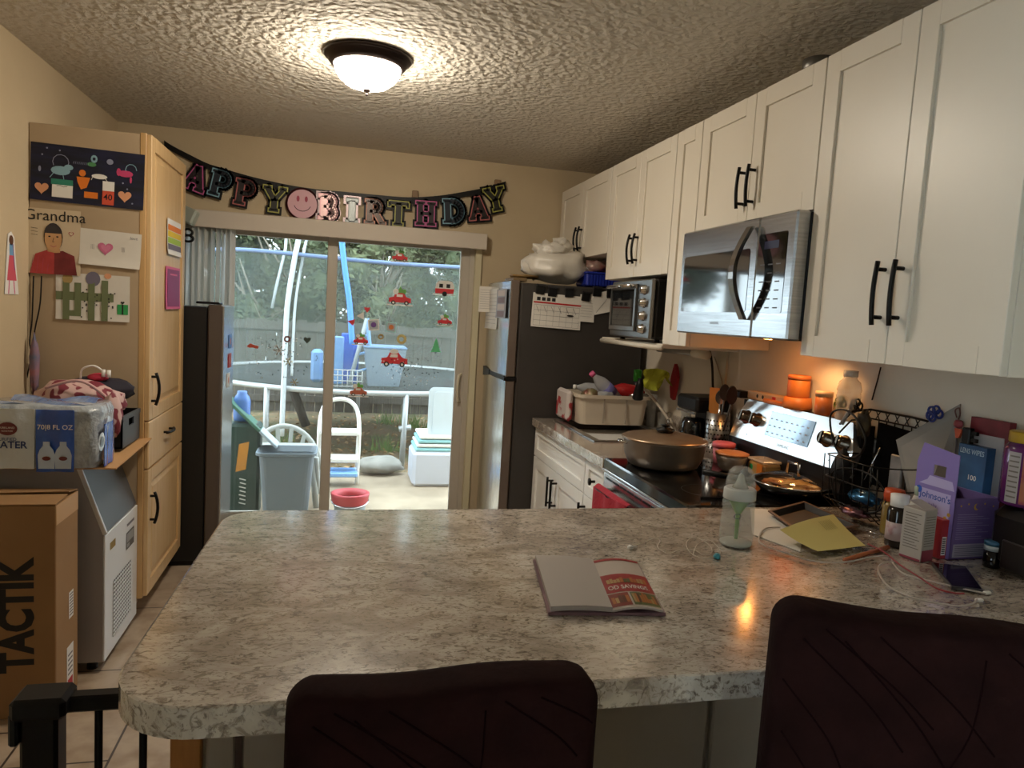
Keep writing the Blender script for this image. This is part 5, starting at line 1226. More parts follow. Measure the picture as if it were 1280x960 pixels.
# papers with clips on the dark side (y = 3.965)
YS = 3.963
def side_paper(px0, py0, px1, py1, fn, mats, name, label, rot=0, cat='paper'):
    T, w_, h = at_side(px0, py0, px1, py1, YS); T = T @ Matrix.Rotation(rot, 4, 'Z')
    return sheet(name, label, T, w_, h, mats, (lambda m: fn(m, w_, h)) if fn else None, cat=cat, curl=.012)
def cal(m, w, h):
    m.rect(-.48*w, .48*w, .20*h, .245*h, .001, 1)
    for k in range(5): m.line([(-.46*w, (.15-.15*k)*h), (.46*w, (.15-.15*k)*h)], .0015, .001, 2)
    for k in range(8): m.line([((-.46+.131*k)*w, .15*h), ((-.46+.131*k)*w, -.45*h)], .001, .001, 2)
    m.text('SCHOOL MENU', -.1*w, .34*h, .03, 2, .001) if False else None
    for k in range(6): m.line([((-.42+.15*k)*w, .12*h), ((-.36+.15*k)*w, -.05*h)], .0015, .0012, 3)
    for k in range(4): m.rect((-.42+.1*k)*w, (-.35+.1*k)*w, .28*h, .38*h, .001, 3)
    m.disc(.28*w, -.1*h, .02, .006, .0012, 3)
side_paper(666, 366, 725, 412, cal, [paper, red, grey_ink, ink], 'calendar', 'white month calendar with a red bar clipped on the dark refrigerator side', -.03, 'calendar')
side_paper(725, 368, 742, 403, lambda m, w, h: [m.line([(-.4*w, (.3-.1*k)*h), (.35*w, (.3-.1*k)*h)], .0012, .001, 1) for k in range(7)], [paper, grey_ink], 'note_paper', 'narrow white note clipped beside the calendar', -.03)
side_paper(741, 364, 766, 392, lambda m, w, h: m.line([(-.4*w, -.4*h), (.4*w, .3*h)], .0015, .001, 1), [paper, ink], 'folded_paper', 'tilted folded white paper clipped nearest the toaster oven', .25)
for i, (px_, py_, l_) in enumerate(((676, 361, 'black magnetic clip holding the calendar corner nearest the refrigerator door'), (691, 364, 'black magnetic clip beside another at the top of the calendar'), (712, 365, 'black magnetic clip at the calendar edge next to the note'), (733, 370, 'black magnetic clip holding the narrow white note'), (747, 364, 'black magnetic clip holding the folded paper'), (764, 366, 'black magnetic clip closest to the toaster oven'))):
    p = OY(px_, py_, YS-.012); T = FY(p) @ Matrix.Rotation(-.1+.07*(i % 3), 4, 'Z')
    t = thing('magnetic_clip', l_, 'clip', p, 0, 'black clips on the refrigerator side')
    MB(T).box(-.026, .026, -.03, .022, -.008, 0, b=.003).build('body', blackp, t)
    MB(T).box(-.028, .028, .016, .026, -.010, .004, b=.002).build('grip', mat('clip_dark', '#222226', .3), t)
# papers on the door front (x = .915)
XFp = .9135
def door_paper(px0, py0, px1, py1, fn, mats, name, label, x=XFp, cat='paper'):
    a = OX(px0, py0, x); c = OX(px1, py1, x); yc = (a.y+c.y)/2; T = FMX((x, yc, (a.z+c.z)/2)); w_ = abs(a.y-c.y); h = abs(a.z-c.z)
    return sheet(name, label, T, w_, h, mats, (lambda m: fn(m, w_, h)) if fn else None, cat=cat, curl=.004)
lines_ = lambda m, w, h: [m.line([(-.4*w, (.36-.09*k)*h), (.4*w, (.36-.09*k)*h)], .0015, .001, 1) for k in range(9)]
door_paper(609, 362, 621, 412, lines_, [paper, grey_ink], 'long_note', 'long printed note stuck on the freezer door front')
def strip(m, w, h):
    for k in range(4): m.rect(-.36*w, .36*w, (-.46+.24*k)*h, (-.26+.24*k)*h, .001, 1+k % 2)
door_paper(622, 362, 632, 398, strip, [mat('strip_grey', '#8d8a8a', .5), mat('photo_brown', '#6a4a44', .5), mat('photo_pale', '#b9a79a', .5)], 'photo_strip', 'small framed strip of photos on the freezer door nearest its edge', cat='photo')
a = OY(590, 360, 4.62); c = OY(607, 388, 4.62); 
o = MB(FY((0, 4.58, 0))).box(a.x, a.x+.0, 0, 0, 0, 0) if False else None
T = F(((a.x+c.x)/2+.02, 4.50, (a.z+c.z)/2), (.9, -.5, 0), (0, 0, 1)); sheet('curled_paper', 'curled printed sheet sticking out from the freezer door top', T, .085, .16, [paper, grey_ink], lambda m: lines_(m, .085, .16), cat='paper', curl=.012)

# --- sink area
t = thing('dish_bin', 'off-white plastic tub full of bottles sitting across the sink', 'tub', (1.46, 3.8, CZ1+.008))
Dx0, Dx1, Dy0, Dy1, Dz0, Dz1 = 1.275, 1.675, 3.66, 3.94, CZ1+.012, 1.09
ow = mat('tub_offwhite', '#c9bdab', .5)
m = MB()
def rr2(e, z_): return [(x_, y_, z_) for x_, y_ in rrect(Dx0-e, Dx1+e, Dy0-e, Dy1+e*.3, .04, 5)]
rings = [rr2(-.012, Dz0), rr2(.0, Dz1-.02), rr2(.012, Dz1-.018), rr2(.012, Dz1), rr2(.0, Dz1), rr2(-.018, Dz0+.01)]
n = len(rings[0]); m.add([p for r_ in rings for p in r_], [(l*n+i, l*n+(i+1) % n, (l+1)*n+(i+1) % n, (l+1)*n+i) for l in range(5) for i in range(n)]+[tuple(range(n))[::-1], tuple(5*n+i for i in range(n))])
m.build('body', ow, t)
for xx in (1.41, 1.54): MB().box(xx-.003, xx+.003, Dy0-.004, Dy0+.002, Dz0+.01, Dz1-.02).build('rib', mat('tub_rib', '#a3988a', .6), t)
def bottle(name, label, p, d, L_, r_, bmat, cmat, lmat=None, cat='bottle', group=None):
    d = Vector(d).normalized(); T = F(p, d.orthogonal(), d.cross(d.orthogonal())); T = Matrix.Translation(p) @ Vector((0, 0, 1)).rotation_difference(d).to_matrix().to_4x4()
    t = thing(name, label, cat, p, 0, group)
    MB(T).lathe([(r_*.8, 0), (r_, .008), (r_, L_*.58), (r_*.9, L_*.68), (r_*.42, L_*.86), (r_*.36, L_*.92)], 18).build('body', bmat, t)
    MB(T).lathe([(r_*.42, L_*.91), (r_*.42, L_), (0, L_)], 14).build('cap', cmat, t)
    if lmat: MB(T).lathe([(r_*1.015, L_*.22), (r_*1.015, L_*.5)], 18).build('label', lmat, t)
    return t
clr = film('clear_plastic', '#cfd2d6', .55, .1)
bottle('water_bottle', 'clear plastic bottle with purple label leaning out of the white tub', (1.52, 3.74, 1.06), (-.75, -.1, .62), .23, .038, clr, pink, mat('label_lilac', '#6b6aa6', .5))
bottle('soda_bottle', 'red plastic bottle lying in the white tub nearest the faucet', (1.66, 3.72, 1.10), (-1, .15, .12), .2, .042, mat('soda_red', '#a31f22', .25, coat=.5), red)
bottle('flat_bottle', 'empty clear bottle lying along the rear of the tub rim', (1.5, 3.86, 1.10), (-1, .1, .05), .2, .032, clr, wht)
o = MB().blob((1.35, 3.72, 1.085), .05, .04, .03, .3, 4, 6, 18).build('crumpled_wrapper', mat('wrapper_mix', '#7f7a58', .4, .3, col2='#7c3b3b', ns=20)); tag(o, 'crumpled colourful wrapper heaped near the tub corner', 'wrapper')
o = MB().blob((1.43, 3.70, 1.085), .05, .03, .025, .3, 4, 16, 18).build('crumpled_film', film('film_clear', '#b7babb', .7, .15)); tag(o, 'crumpled clear plastic film between the wrapper and leaning bottle', 'wrapper')
o = MB().blob((1.63, 3.69, 1.088), .05, .03, .02, .3, 4, 26, 18).build('foil_scrap', mat('foil', '#b8bab8', .25, .9)); tag(o, 'scrunched silver foil in the tub beneath the red bottle', 'foil')
p = OY(697, 485, 3.86); o = MB().box(1.225, 1.262, 3.74, 3.95, .93, 1.10, b=.015).build('red_white_packet', [mat('packet_rw', '#c9c0bd', .5, col2='#a63138', ns=9, lo=.5, hi=.53)]); tag(o, 'red and white packet wedged between the tub and refrigerator', 'packet')
t = thing('dish_soap', 'green-topped soap bottle standing behind the black sprayer', 'bottle', (1.62, 3.60, CZ1))
p = OX(797, 470, 1.66); MB().lathe([(.03, CZ1+.008), (.032, CZ1+.15), (.02, p.z-.06), (.02, p.z-.03)], 16, c=(p.x, p.y, 0)).build('body', mat('soap_dark', '#1c1f1d', .4), t)
MB().lathe([(.022, p.z-.03), (.024, p.z+.035), (0, p.z+.04)], 16, c=(p.x, p.y, 0)).build('cap', mat('cap_green', '#3fae3a', .4), t)
# towel over the faucet
P0 = OX(803, 462, 1.6); P1 = OX(835, 462, 1.68)
m = MB()
def tw(u, v):
    x_ = P0.x+(P1.x-P0.x)*u; y_ = P0.y+(P1.y-P0.y)*u; dr_ = .02+.10*(abs(math.sin(u*3.1+.4))**.7)
    return (x_-.02*math.cos(v*6+u*9)*v, y_-.02+.012*math.sin(u*14+v*4), P0.z+.015*math.sin(PI*u)-dr_*v)
m.grid(tw, 20, 10, 0, True, (.006, .004, 0)); o = m.build('cleaning_cloth', mat('cloth_lime', '#a9ab2e', .9, col2='#8f9428', ns=10, bump=.3, bs=60)); tag(o, 'yellow-green cleaning cloth draped behind the faucet sprayer', 'cloth')
# glasses / bottles behind
for i, (px_, z1, r_, l_) in enumerate(((812, 505, .03, 'tall clear glass beside the white tub under the lime cloth'), (826, 515, .026, 'short clear glass between the faucet and the tall glass'), (856, 500, .028, 'clear glass jar in front of the black coffee maker'))):
    b_ = OX(px_, 540, 1.72); tpz = OX(px_, z1 if i else 492, 1.72).z
    y_ = b_.y; o = MB().shell([(0, CZ1+.001), (r_*.8, CZ1+.001), (r_, tpz), (r_*.94, tpz), (r_*.75, CZ1+.006), (0, CZ1+.006)], 16, c=(1.72, y_, 0)).build('drinking_glass', film('glass_clear', '#b9bcb9', .35, .05)); tag(o, l_, 'glass', 'clear glasses behind the sink')
# red mitt on the wall
c = OX(845, 478, XR-.02); m = MB(FMX((XR-.02, c.y, c.z))); m.prism([(-.02, -.085), (.012, -.095), (.03, -.03), (.04, .03), (.02, .08), (.0, .10), (-.012, .075), (-.03, .03), (-.035, -.03)], 0, .018)
o = m.build('silicone_mitt', mat('mitt_red', '#98131d', .5)); tag(o, 'dark red silicone mitt hanging on the kitchen wall', 'mitt')
# under-cabinet light bar + cord
t = thing('under_cabinet_light', 'grey tubular strip light fixed under the cabinets behind the black cord', 'lamp', (1.7, 3.2, 1.37))
a = OX(823, 436, 1.66); c = OX(868, 441, 1.66)
MB().tube([a, c], .016, 12).build('tube', mat('lamp_tube_grey', '#8f8d88', .3, .4), t)
e = OX(884, 444, 1.66); MB().tube([c, e], .022, 12).build('socket', mat('socket_cream', '#cfc4ae', .5), t)
MB().box(1.655, 1.70, min(a.y, e.y), max(a.y, e.y), 1.385, 1.405).build('mount_rail', cab, t)
P = [OX(x_, y_, 1.74) for x_, y_ in ((880, 432), (886, 436), (890, 455), (891, 480), (892, 500))]
o = MB().tube(smooth(P, 6), .006, 8).build('black_power_cord', blackp); tag(o, 'thick black power cord hanging down in front of the wall outlet', 'cord')
P = [OX(x_, y_, 1.77) for x_, y_ in ((893, 446), (899, 465), (904, 485), (903, 500))]
o = MB().tube(smooth(P, 5), .003, 6).build('beige_cord', mat('cord_beige', '#a2957e', .6)); tag(o, 'thin beige cord hanging beside the black power cord', 'cord')
c = OX(903, 462, XR); struct('trim_2', bx(XR-.012, XR-.001, c.y-.05, c.y+.05, 1.0, 1.40), mat('wall_board', '#c9bea6', .7))
# coffee maker
t = thing('coffee_maker', 'black coffee maker with a steel band beside the pot', 'coffee maker', (1.66, 3.12, CZ1))
q = OX(866, 545, 1.60); yy = 3.0
MB().box(1.60, 1.76, 2.97, 3.15, CZ1, CZ1+.02, b=.008).box(1.68, 1.76, 2.97, 3.15, CZ1, 1.16, b=.01).build('body', blackp, t)
MB().box(1.585, 1.76, 2.96, 3.16, 1.10, 1.17, b=.012).build('head', blackp, t)
MB().lathe([(.0, CZ1+.022), (.05, CZ1+.022), (.062, CZ1+.06), (.055, CZ1+.13), (.045, CZ1+.15)], 20, c=(1.63, 3.06, 0)).build('carafe', mat('carafe', '#101215', .05, spec=.8), t)
MB().box(1.583, 1.588, 2.97, 3.15, 1.09, 1.10).build('steel_band', steel, t)
# utensil holder
c = OZ(902, 552, .925); hx_, hy_ = 1.645, 2.865
t = thing('utensil_holder', 'perforated steel utensil holder between the coffee maker and range panel', 'utensil holder', (hx_, hy_, CZ1))
pht = OX(902, 517, hx_).z; phb = CZ1
hm = mat('perforated_steel', '#b1b2b3', .3, 1)
MB().shell([(0, CZ1+.001), (.05, CZ1+.001), (.052, pht), (.048, pht), (.046, CZ1+.006), (0, CZ1+.006)], 28, c=(hx_, hy_, 0)).build('cup', hm, t)
m = MB()
for r_ in range(9):
    for k in range(22):
        a = 2*PI*(k+.5*(r_ % 2))/22; z_ = CZ1+.03+r_*.02
        if z_ > pht-.02: continue
        m.T = F((hx_+.0525*math.cos(a), hy_+.0525*math.sin(a), z_), (-math.sin(a), math.cos(a), 0), (0, 0, 1)); m.disc(0, 0, .004, z=.0, n=6)
o = m.build('perforations', blackp, t); o['kind'] = 'stuff'
def utensil(name, label, px_, py_, tpx, tpy, mt, kind):
    b_ = Vector((hx_+.01, hy_, CZ1+.03)); tip = OX(tpx, tpy, hx_-.01); mid = OX(px_, py_, hx_-.005)
    m = MB().tube([b_, mid], .005, 8)
    d = (tip-mid); T = F(mid, d, (0, -1, 0)) @ Matrix()
    L_ = d.length; T = F(mid, (.85, -.5, 0), d)
    w2 = .022
    if kind == 'spatula': m.T = T; m.prism([(-.008, -.03), (.008, -.03), (w2, .01), (w2+.004, L_), (-w2-.004, L_), (-w2, .01)], -.003, .003)
    else: m.T = T; m.prism([(w2*math.cos(a), L_/2+L_/2*math.sin(a)) for a in [2*PI*k/18 for k in range(18)]], -.005, .005)
    tag(m.build(name, mt), label, 'utensil', 'utensils in the steel holder')
utensil('wooden_spatula', 'flat wooden spatula standing in the steel utensil holder', 892, 515, 888, 485, mat('spatula_wood', '#b9752d', .5), 'spatula')
utensil('black_spoon', 'dark serving spoon in the steel holder, closest to the wooden spatula', 905, 500, 909, 481, mat('nylon_dark', '#2c2a29', .4), 'spoon')
utensil('black_ladle', 'dark ladle leaning out of the steel holder towards the range panel', 914, 505, 922, 484, mat('nylon_dark2', '#1f1c1b', .4), 'spoon')
utensil('steel_spoon', 'thin metal spoon standing upright at the rear of the steel holder', 900, 505, 902, 488, chrome, 'spoon')
# things on the panel ledge (z ~1.195)
LZ = 1.196
o = MB().box(1.725, 1.775, 2.50, 2.78, LZ, LZ+.035, b=.004).build('power_strip', [mat('strip_cream', '#cdb08f', .5)])
tag(o, 'cream power strip lying behind the range control panel', 'power strip')
sw_ = MB().box(1.722, 1.728, 2.57, 2.59, LZ+.008, LZ+.028).build('red_switch', red, o)
for k in (0, 1): MB(FMX((1.7245, 2.70-.04*k, LZ+.018))).disc(0, 0, .008, z=.0005).build('socket', ink, o)
o = MB().box(1.69, 1.74, 2.775, 2.86, LZ-.002, LZ+.028, b=.006).build('black_plug_adapter', blackp); tag(o, 'chunky black plug adapter at the end of the power strip', 'plug')
orw = mat('orange_terracotta', '#c4702a', .5, col2='#b5642a', ns=8)
c = OX(1000, 483, 1.74); r_ = .042
t = thing('wooden_canister', 'round orange-brown wooden canister on the ledge above the range', 'canister', (1.735, c.y, LZ))
zb = OX(1000, 497, 1.735).z; zt_ = OX(1000, 469, 1.735).z
MB().lathe([(r_*.95, zb), (r_, zb+.006), (r_, zt_-.02), (r_*.97, zt_-.018)], 26, c=(1.735, c.y, 0)).build('body', orw, t)
MB().lathe([(r_*1.02, zt_-.018), (r_*1.03, zt_-.004), (r_*.95, zt_), (0, zt_)], 26, c=(1.735, c.y, 0)).build('lid', mat('canister_lid', '#b8622a', .5), t)
MB().lathe([(.05, LZ), (.055, LZ+.01), (.05, max(zb, LZ+.02)), (.03, max(zb, LZ+.02))], 22, c=(1.735, c.y, 0)).build('foot_ring', orw, t)
c = OX(1030, 500, 1.735); zt_ = OX(1030, 489, 1.735).z
t = thing('spice_jar', 'small jar of orange spice with pale lid next to the wooden canister', 'jar', (1.735, c.y, LZ))
MB().lathe([(.028, LZ), (.03, LZ+.004), (.03, zt_-.018)], 20, c=(1.735, c.y, 0)).build('body', mat('spice_orange', '#b86a35', .4, col2='#8f4320', ns=10), t)
MB().lathe([(.031, zt_-.018), (.031, zt_), (0, zt_)], 20, c=(1.735, c.y, 0)).build('lid', mat('lid_peach', '#c9a07a', .5), t)
c = OX(1062, 485, 1.735); zt_ = OX(1062, 463, 1.735).z
t = thing('clear_jug', 'clear ribbed plastic bottle on the ledge just above the wire basket', 'bottle', (1.735, c.y, LZ))
prof = [(.036, LZ), (.04, LZ+.006)]+[(.040+.0015*math.sin(k*2.2), LZ+.01+k*.008) for k in range(int((zt_-LZ-.06)/.008))]+[(.035, zt_-.04), (.022, zt_-.028), (.022, zt_-.022)]
MB().lathe(prof, 24, c=(1.735, c.y, 0)).build('body', film('jug_clear', '#cfc3b4', .45, .08), t)
MB().lathe([(.024, zt_-.022), (.024, zt_), (0, zt_)], 20, c=(1.735, c.y, 0)).build('cap', film('cap_clear', '#d6cfc4', .8, .2), t)
p = OX(972, 495, 1.73); o = MB().box(1.70, 1.722, p.y-.09, p.y+.06, LZ, LZ+.018, b=.005).build('small_wooden_tray', orw); tag(o, 'low orange wooden tray in front of the power strip on the ledge', 'tray')

# --- cookware on the range
KZ = .9235
t = thing('cooking_pot', 'wide round aluminium pot with a copper-tinted lid on the range', 'pot', (1.34, 2.60, KZ))
al = mat('dull_aluminium', '#a29b94', .42, .8, col2='#948c85', ns=10); cl = mat('pot_lid', '#a8917a', .35, .8)
pc_ = (1.285, 2.64, 0); R0 = .163
MB().lathe([(R0*.72, KZ), (R0*.85, KZ+.01), (R0*.97, KZ+.05), (R0, KZ+.10), (R0*1.03, KZ+.105), (R0*1.03, KZ+.110)], 44, c=pc_).build('body', al, t)
MB().lathe([(R0*1.04, KZ+.110), (R0*1.05, KZ+.114), (R0*1.0, KZ+.119), (R0*.6, KZ+.132), (R0*.15, KZ+.138), (0, KZ+.138)], 44, c=pc_).build('lid', cl, t)
MB().lathe([(.03, KZ+.138), (.038, KZ+.146), (.036, KZ+.152), (.014, KZ+.156), (.014, KZ+.163), (.02, KZ+.168), (0, KZ+.171)], 20, c=pc_).build('knob', blackp, t)
MB().tube(smooth([(1.285-R0-.002, 2.68, KZ+.095), (1.285-R0-.022, 2.67, KZ+.098), (1.285-R0-.024, 2.64, KZ+.098), (1.285-R0-.004, 2.62, KZ+.095)], 4), .005, 6).build('side_handle', chrome, t)
t = thing('frying_pan', 'black frying pan of food under a glass lid on the near burner', 'pan', (1.53, 2.27, KZ))
fc_ = OZ(990, 600, KZ+.045); fx, fy = fc_.x, fc_.y; R1 = .135
MB().shell([(0, KZ), (R1*.75, KZ), (R1, KZ+.035), (R1*.97, KZ+.035), (R1*.72, KZ+.005), (0, KZ+.005)], 40, c=(fx, fy, 0)).build('body', mat('pan_black', '#0e0d0d', .3, .2), t)
MB().blob((fx, fy, KZ+.02), R1*.75, R1*.7, .016, .3, 4, 3, 28).build('food', mat('food_brown', '#8f4a1e', .5, col2='#d6b07c', ns=14, lo=.45, hi=.6), t)
l_ = MB().shell([(R1*.99, KZ+.038), (R1*.8, KZ+.055), (R1*.4, KZ+.068), (0, KZ+.072)], 40, c=(fx, fy, 0)).build('glass_lid', pane('lid_glass'), t)
MB().tube([(fx+R1*math.cos(2*PI*k/40), fy+R1*math.sin(2*PI*k/40), KZ+.038) for k in range(40)], .004, 6, closed=True).build('lid_rim', chrome, t)
MB().tube([(fx, fy+.035, KZ+.066), (fx, fy+.03, KZ+.105), (fx, fy-.03, KZ+.105), (fx, fy-.035, KZ+.066)], .005, 8).build('lid_handle', chrome, t)
MB().tube([(fx-R1*.95, fy+.04, KZ+.03), (fx-R1-.16, fy+.10, KZ+.05)], .011, 8).build('handle', blackp, t)
# pink tub, bowl, container
c = OZ(902, 577, KZ); 
t = thing('pink_container', 'small pink lidded plastic tub behind the floral bowl', 'container', (1.61, 2.74, KZ))
MB().lathe([(.04, KZ), (.045, KZ+.065)], 20, c=(1.60, 2.72, 0)).build('body', mat('pink_tub', '#c45a64', .4, col2='#d9a0a2', ns=12), t)
MB().lathe([(.048, KZ+.065), (.048, KZ+.085), (.04, KZ+.088), (0, KZ+.088)], 20, c=(1.60, 2.72, 0)).build('lid', mat('pink_lid', '#d4626e', .4), t)
t = thing('floral_bowl', 'white floral bowl with a tan lid between the pot and frying pan', 'bowl', (1.52, 2.52, KZ))
bc = (1.545, 2.56, 0)
MB().lathe([(.035, KZ), (.05, KZ+.015), (.062, KZ+.055), (.064, KZ+.066)], 28, c=bc).build('body', mat('porcelain', '#b9aca0', .3, col2='#8a5a4c', ns=26, nd=1, lo=.62, hi=.66), t)
MB().lathe([(.066, KZ+.066), (.067, KZ+.073), (.05, KZ+.078), (0, KZ+.079)], 28, c=bc).build('lid', mat('tan_lid', '#c07c4a', .4), t)
t = thing('food_container', 'squat clear container of orange food with a green mark beside the floral bowl', 'container', (1.6, 2.48, KZ))
q = (1.63, 2.46)
MB().box(q[0]-.045, q[0]+.045, q[1]-.06, q[1]+.05, KZ, KZ+.06, b=.01).build('body', mat('food_orange', '#c98a4a', .35, col2='#b79a62', ns=9), t)
MB().box(q[0]-.05, q[0]+.05, q[1]-.065, q[1]+.055, KZ+.06, KZ+.07, b=.004).build('lid', film('lid_clear2', '#cfc0ac', .6, .1), t)
MB(FMX((q[0]-.0455, q[1]+.02, KZ+.035))).disc(0, 0, .012, z=.001).build('green_mark', green, t)
MB().box(q[0]-.047, q[0]-.044, q[1]-.055, q[1]-.02, KZ+.005, KZ+.055).build('orange_patch', orange, t)
# pink towel on oven handle
m = MB(); a = OX(752, 600, 1.03)
m.grid(lambda u, v: (1.034-.006*math.sin(u*16)-.004, 2.73-.33*u, .817-.34*v-.01*math.sin(u*5)), 22, 8, 0, True, (.004, 0, 0))
m.grid(lambda u, v: (1.034+.036*v, 2.73-.33*u, .817+.012*math.sin(PI*v)), 10, 6, 0, True, (0, 0, -.003))
o = m.build('dish_towel', mat('towel_pink', '#b8303f', .9, col2='#a3283a', ns=10, bump=.3, bs=90)); tag(o, 'deep pink dish towel hung over the oven door handle', 'towel')

# --- peninsula things
Z0 = .9165
t = thing('baby_bottle', 'clear baby bottle with a green vent and frosted cap on the counter', 'bottle', OZ(919, 683, Z0))
c = OZ(919, 681, Z0); cb = (c.x, c.y+.0, 0); zt_ = OY(921, 584, c.y).z; r_ = (OY(938, 650, c.y).x-OY(901, 650, c.y).x)/2; hh = zt_-Z0
MB().lathe([(r_*.85, Z0), (r_, Z0+.006), (r_*1.0, Z0+hh*.3), (r_*.93, Z0+hh*.45), (r_*.97, Z0+hh*.56), (r_*.75, Z0+hh*.62)], 28, c=cb).build('body', film('bottle_plastic', '#c9cfcb', .34, .1), t)
MB().lathe([(r_*.93, Z0+.004), (r_*.94, Z0+hh*.05), (0, Z0+hh*.05)], 24, c=cb).build('milk_residue', mat('milk', '#c9ccc3', .4), t)
MB().lathe([(.005, Z0+hh*.08), (.006, Z0+hh*.4), (r_*.7, Z0+hh*.6)], 14, c=cb).build('green_vent', mat('vent_green', '#7fae45', .4), t)
MB().lathe([(r_*.95, Z0+hh*.6), (r_*.97, Z0+hh*.61), (r_*.95, Z0+hh*.72), (r_*.85, Z0+hh*.74)], 28, c=cb).build('collar', mat('collar_white', '#c6c8c3', .4), t)
MB().lathe([(r_*.5, Z0+hh*.74), (r_*.3, Z0+hh*.8), (r_*.16, Z0+hh*.9), (0, Z0+hh*.93)], 16, c=cb).build('teat', film('teat_clear', '#d9dccf', .6, .2), t)
MB().lathe([(r_*.86, Z0+hh*.735), (r_*.88, Z0+hh*.8), (r_*.72, Z0+hh*.95), (r_*.5, Z0+hh), (0, Z0+hh)], 24, c=cb).build('cap', film('cap_frosted', '#dadcda', .28, .15), t)
T = FY((cb[0]-r_*.55, cb[1]-r_*.86, Z0+hh*.42)); m = MB(T); m.line([(.010*math.cos(a), .006*math.sin(a)) for a in [2*PI*k/14 for k in range(15)]], .0015, 0); m.build('oval_mark', mat('mark_navy', '#23304f', .5), t)
# coupon booklet
q = [OZ(669, 702, Z0), OZ(688, 768, Z0), OZ(765, 769, Z0), OZ(740, 707, Z0), OZ(832, 770, Z0), OZ(794, 708, Z0)]
t = thing('coupon_booklet', 'folded-open coupon booklet with a red food savings page on the counter', 'booklet', (q[2].x, q[2].y, Z0))
def leaf(A, B, C_, D, n, h0, h1, mi_, name, mt, bulge=.006):
    """A far-left, B near-left, C near-right, D far-right"""
    m = MB(); m.grid(lambda u, v: (A.lerp(B, v)).lerp(D.lerp(C_, v), u)+Vector((0, 0, h0+(h1-h0)*1.0+bulge*math.sin(PI*u))), 12, 6, 0, True, (0, 0, -(h1-h0)-.001)); return m.build(name, mt, t)
far_r = OZ(797, 707, Z0)
cov = mat('cover_mauve', '#5a3d4a', .4, col2='#8a6a70', ns=8)
MB().add([tuple(v) for v in (q[0]-Vector((.006, 0, 0)), q[1]-Vector((.006, .004, 0)), q[4], far_r)]+[tuple(v+Vector((0, 0, .006))) for v in (q[0]-Vector((.006, 0, 0)), q[1]-Vector((.006, .004, 0)), q[4], far_r)], [(0, 1, 2, 3), (7, 6, 5, 4), (4, 5, 1, 0), (5, 6, 2, 1), (6, 7, 3, 2), (7, 4, 0, 3)]).build('cover', cov, t)
leaf(q[0], q[1], q[2], q[3], 8, .007, .016, 0, 'blank_page', mat('page_grey', '#a9a19b', .6), .003)
rp_ = leaf(q[3]+Vector((.0, 0, 0)), q[2], q[4]-Vector((.004, -.004, 0)), far_r-Vector((.004, .003, 0)), 8, .006, .010, 0, 'printed_page', mat('page_white', '#b9aea6', .45), .008)
# print on page: in coords u across, v near
m = MB()
A, B, C_, D = q[3], q[2], q[4]-Vector((.004, -.004, 0)), far_r-Vector((.004, .003, 0))
def pg(u, v): return (A.lerp(B, v)).lerp(D.lerp(C_, v), u)+Vector((0, 0, .0108+.008*math.sin(PI*u)))
def prt(u0, u1, v0, v1, mi_, dz=0):
    n = 8; vs = []; 
    for i in range(n+1):
        u = u0+(u1-u0)*i/n; vs += [pg(u, v0)+Vector((0, 0, dz)), pg(u, v1)+Vector((0, 0, dz))]
    m.add(vs, [(2*i, 2*i+1, 2*i+3, 2*i+2) for i in range(n)], mi_)
prt(0.02, 1, 0.0, .05, 0); prt(.02, 1, .36, .72, 0); prt(.02, .42, .74, .97, 1); prt(.46, .98, .74, .97, 2)
rg2 = random.Random(5)
for k in range(12): u = .1+.07*k; prt(u, u+.06, .47+rg2.uniform(-.03, .02), .55, rg2.choice((2, 3, 4)), .0006)
for k in range(10): u = .48+.05*k; prt(u, u+.045, .78+rg2.uniform(-.03, .08), .93, rg2.choice((3, 4, 5)), .0006)
for k in range(5): u = .06+.07*k; prt(u, u+.06, .78+rg2.uniform(0, .05), .92, rg2.choice((3, 5, 4)), .0006)
tv, tf = text_mesh('OD SAVINGS.', .02); xs = [v[0] for v in tv]; x0_, x1_ = min(xs), max(xs)
m.add([pg(.08+.84*(a-x0_)/(x1_-x0_), .67-.075*c_/.75)+Vector((0, 0, .0008)) for a, c_ in tv], tf, 6)
o = m.build('page_pictures', [mat('page_red', '#96272b', .4), mat('page_maroon', '#7c2a22', .4), mat('page_green', '#4f5e33', .4), mat('page_orange', '#a5622c', .4), mat('page_tan', '#a78a5a', .4), mat('page_brown', '#5c3320', .4), mat('page_text', '#cfc6c0', .5)], rp_); o['kind'] = 'stuff'
# earphones
t = thing('earphones', 'tangled white earphones lying between the booklet and baby bottle', 'earphones', (OZ(850, 690, Z0).x, OZ(850, 690, Z0).y, Z0))
P = [OZ(x_, y_, Z0+.003) for x_, y_ in ((790, 683), (800, 680), (808, 677), (818, 673), (825, 676), (822, 684), (835, 692), (850, 687), (868, 688), (880, 694), (890, 690), (885, 680), (868, 672), (858, 678), (862, 690), (878, 698), (896, 696), (900, 688), (888, 676), (872, 680), (866, 694))]
MB().tube(smooth(P, 5), .0013, 5).build('cord', mat('cord_clear', '#b9aea0', .4), t)
c = OZ(788, 684, Z0+.005); MB().blob(c, .008, .007, .006, .05, 1, 1, 12).tube([c, c+Vector((.02, .008, -.001))], .0025, 6).build('earbud', wht, t)
o = MB().lathe([(.009, 0), (.009, .006), (.006, .012), (0, .013)], 14, c=OZ(896, 698, Z0)).build('teal_cap', mat('teal', '#3a8fa0', .4)); tag(o, 'tiny teal plastic cap beside the tangled earphones', 'cap')
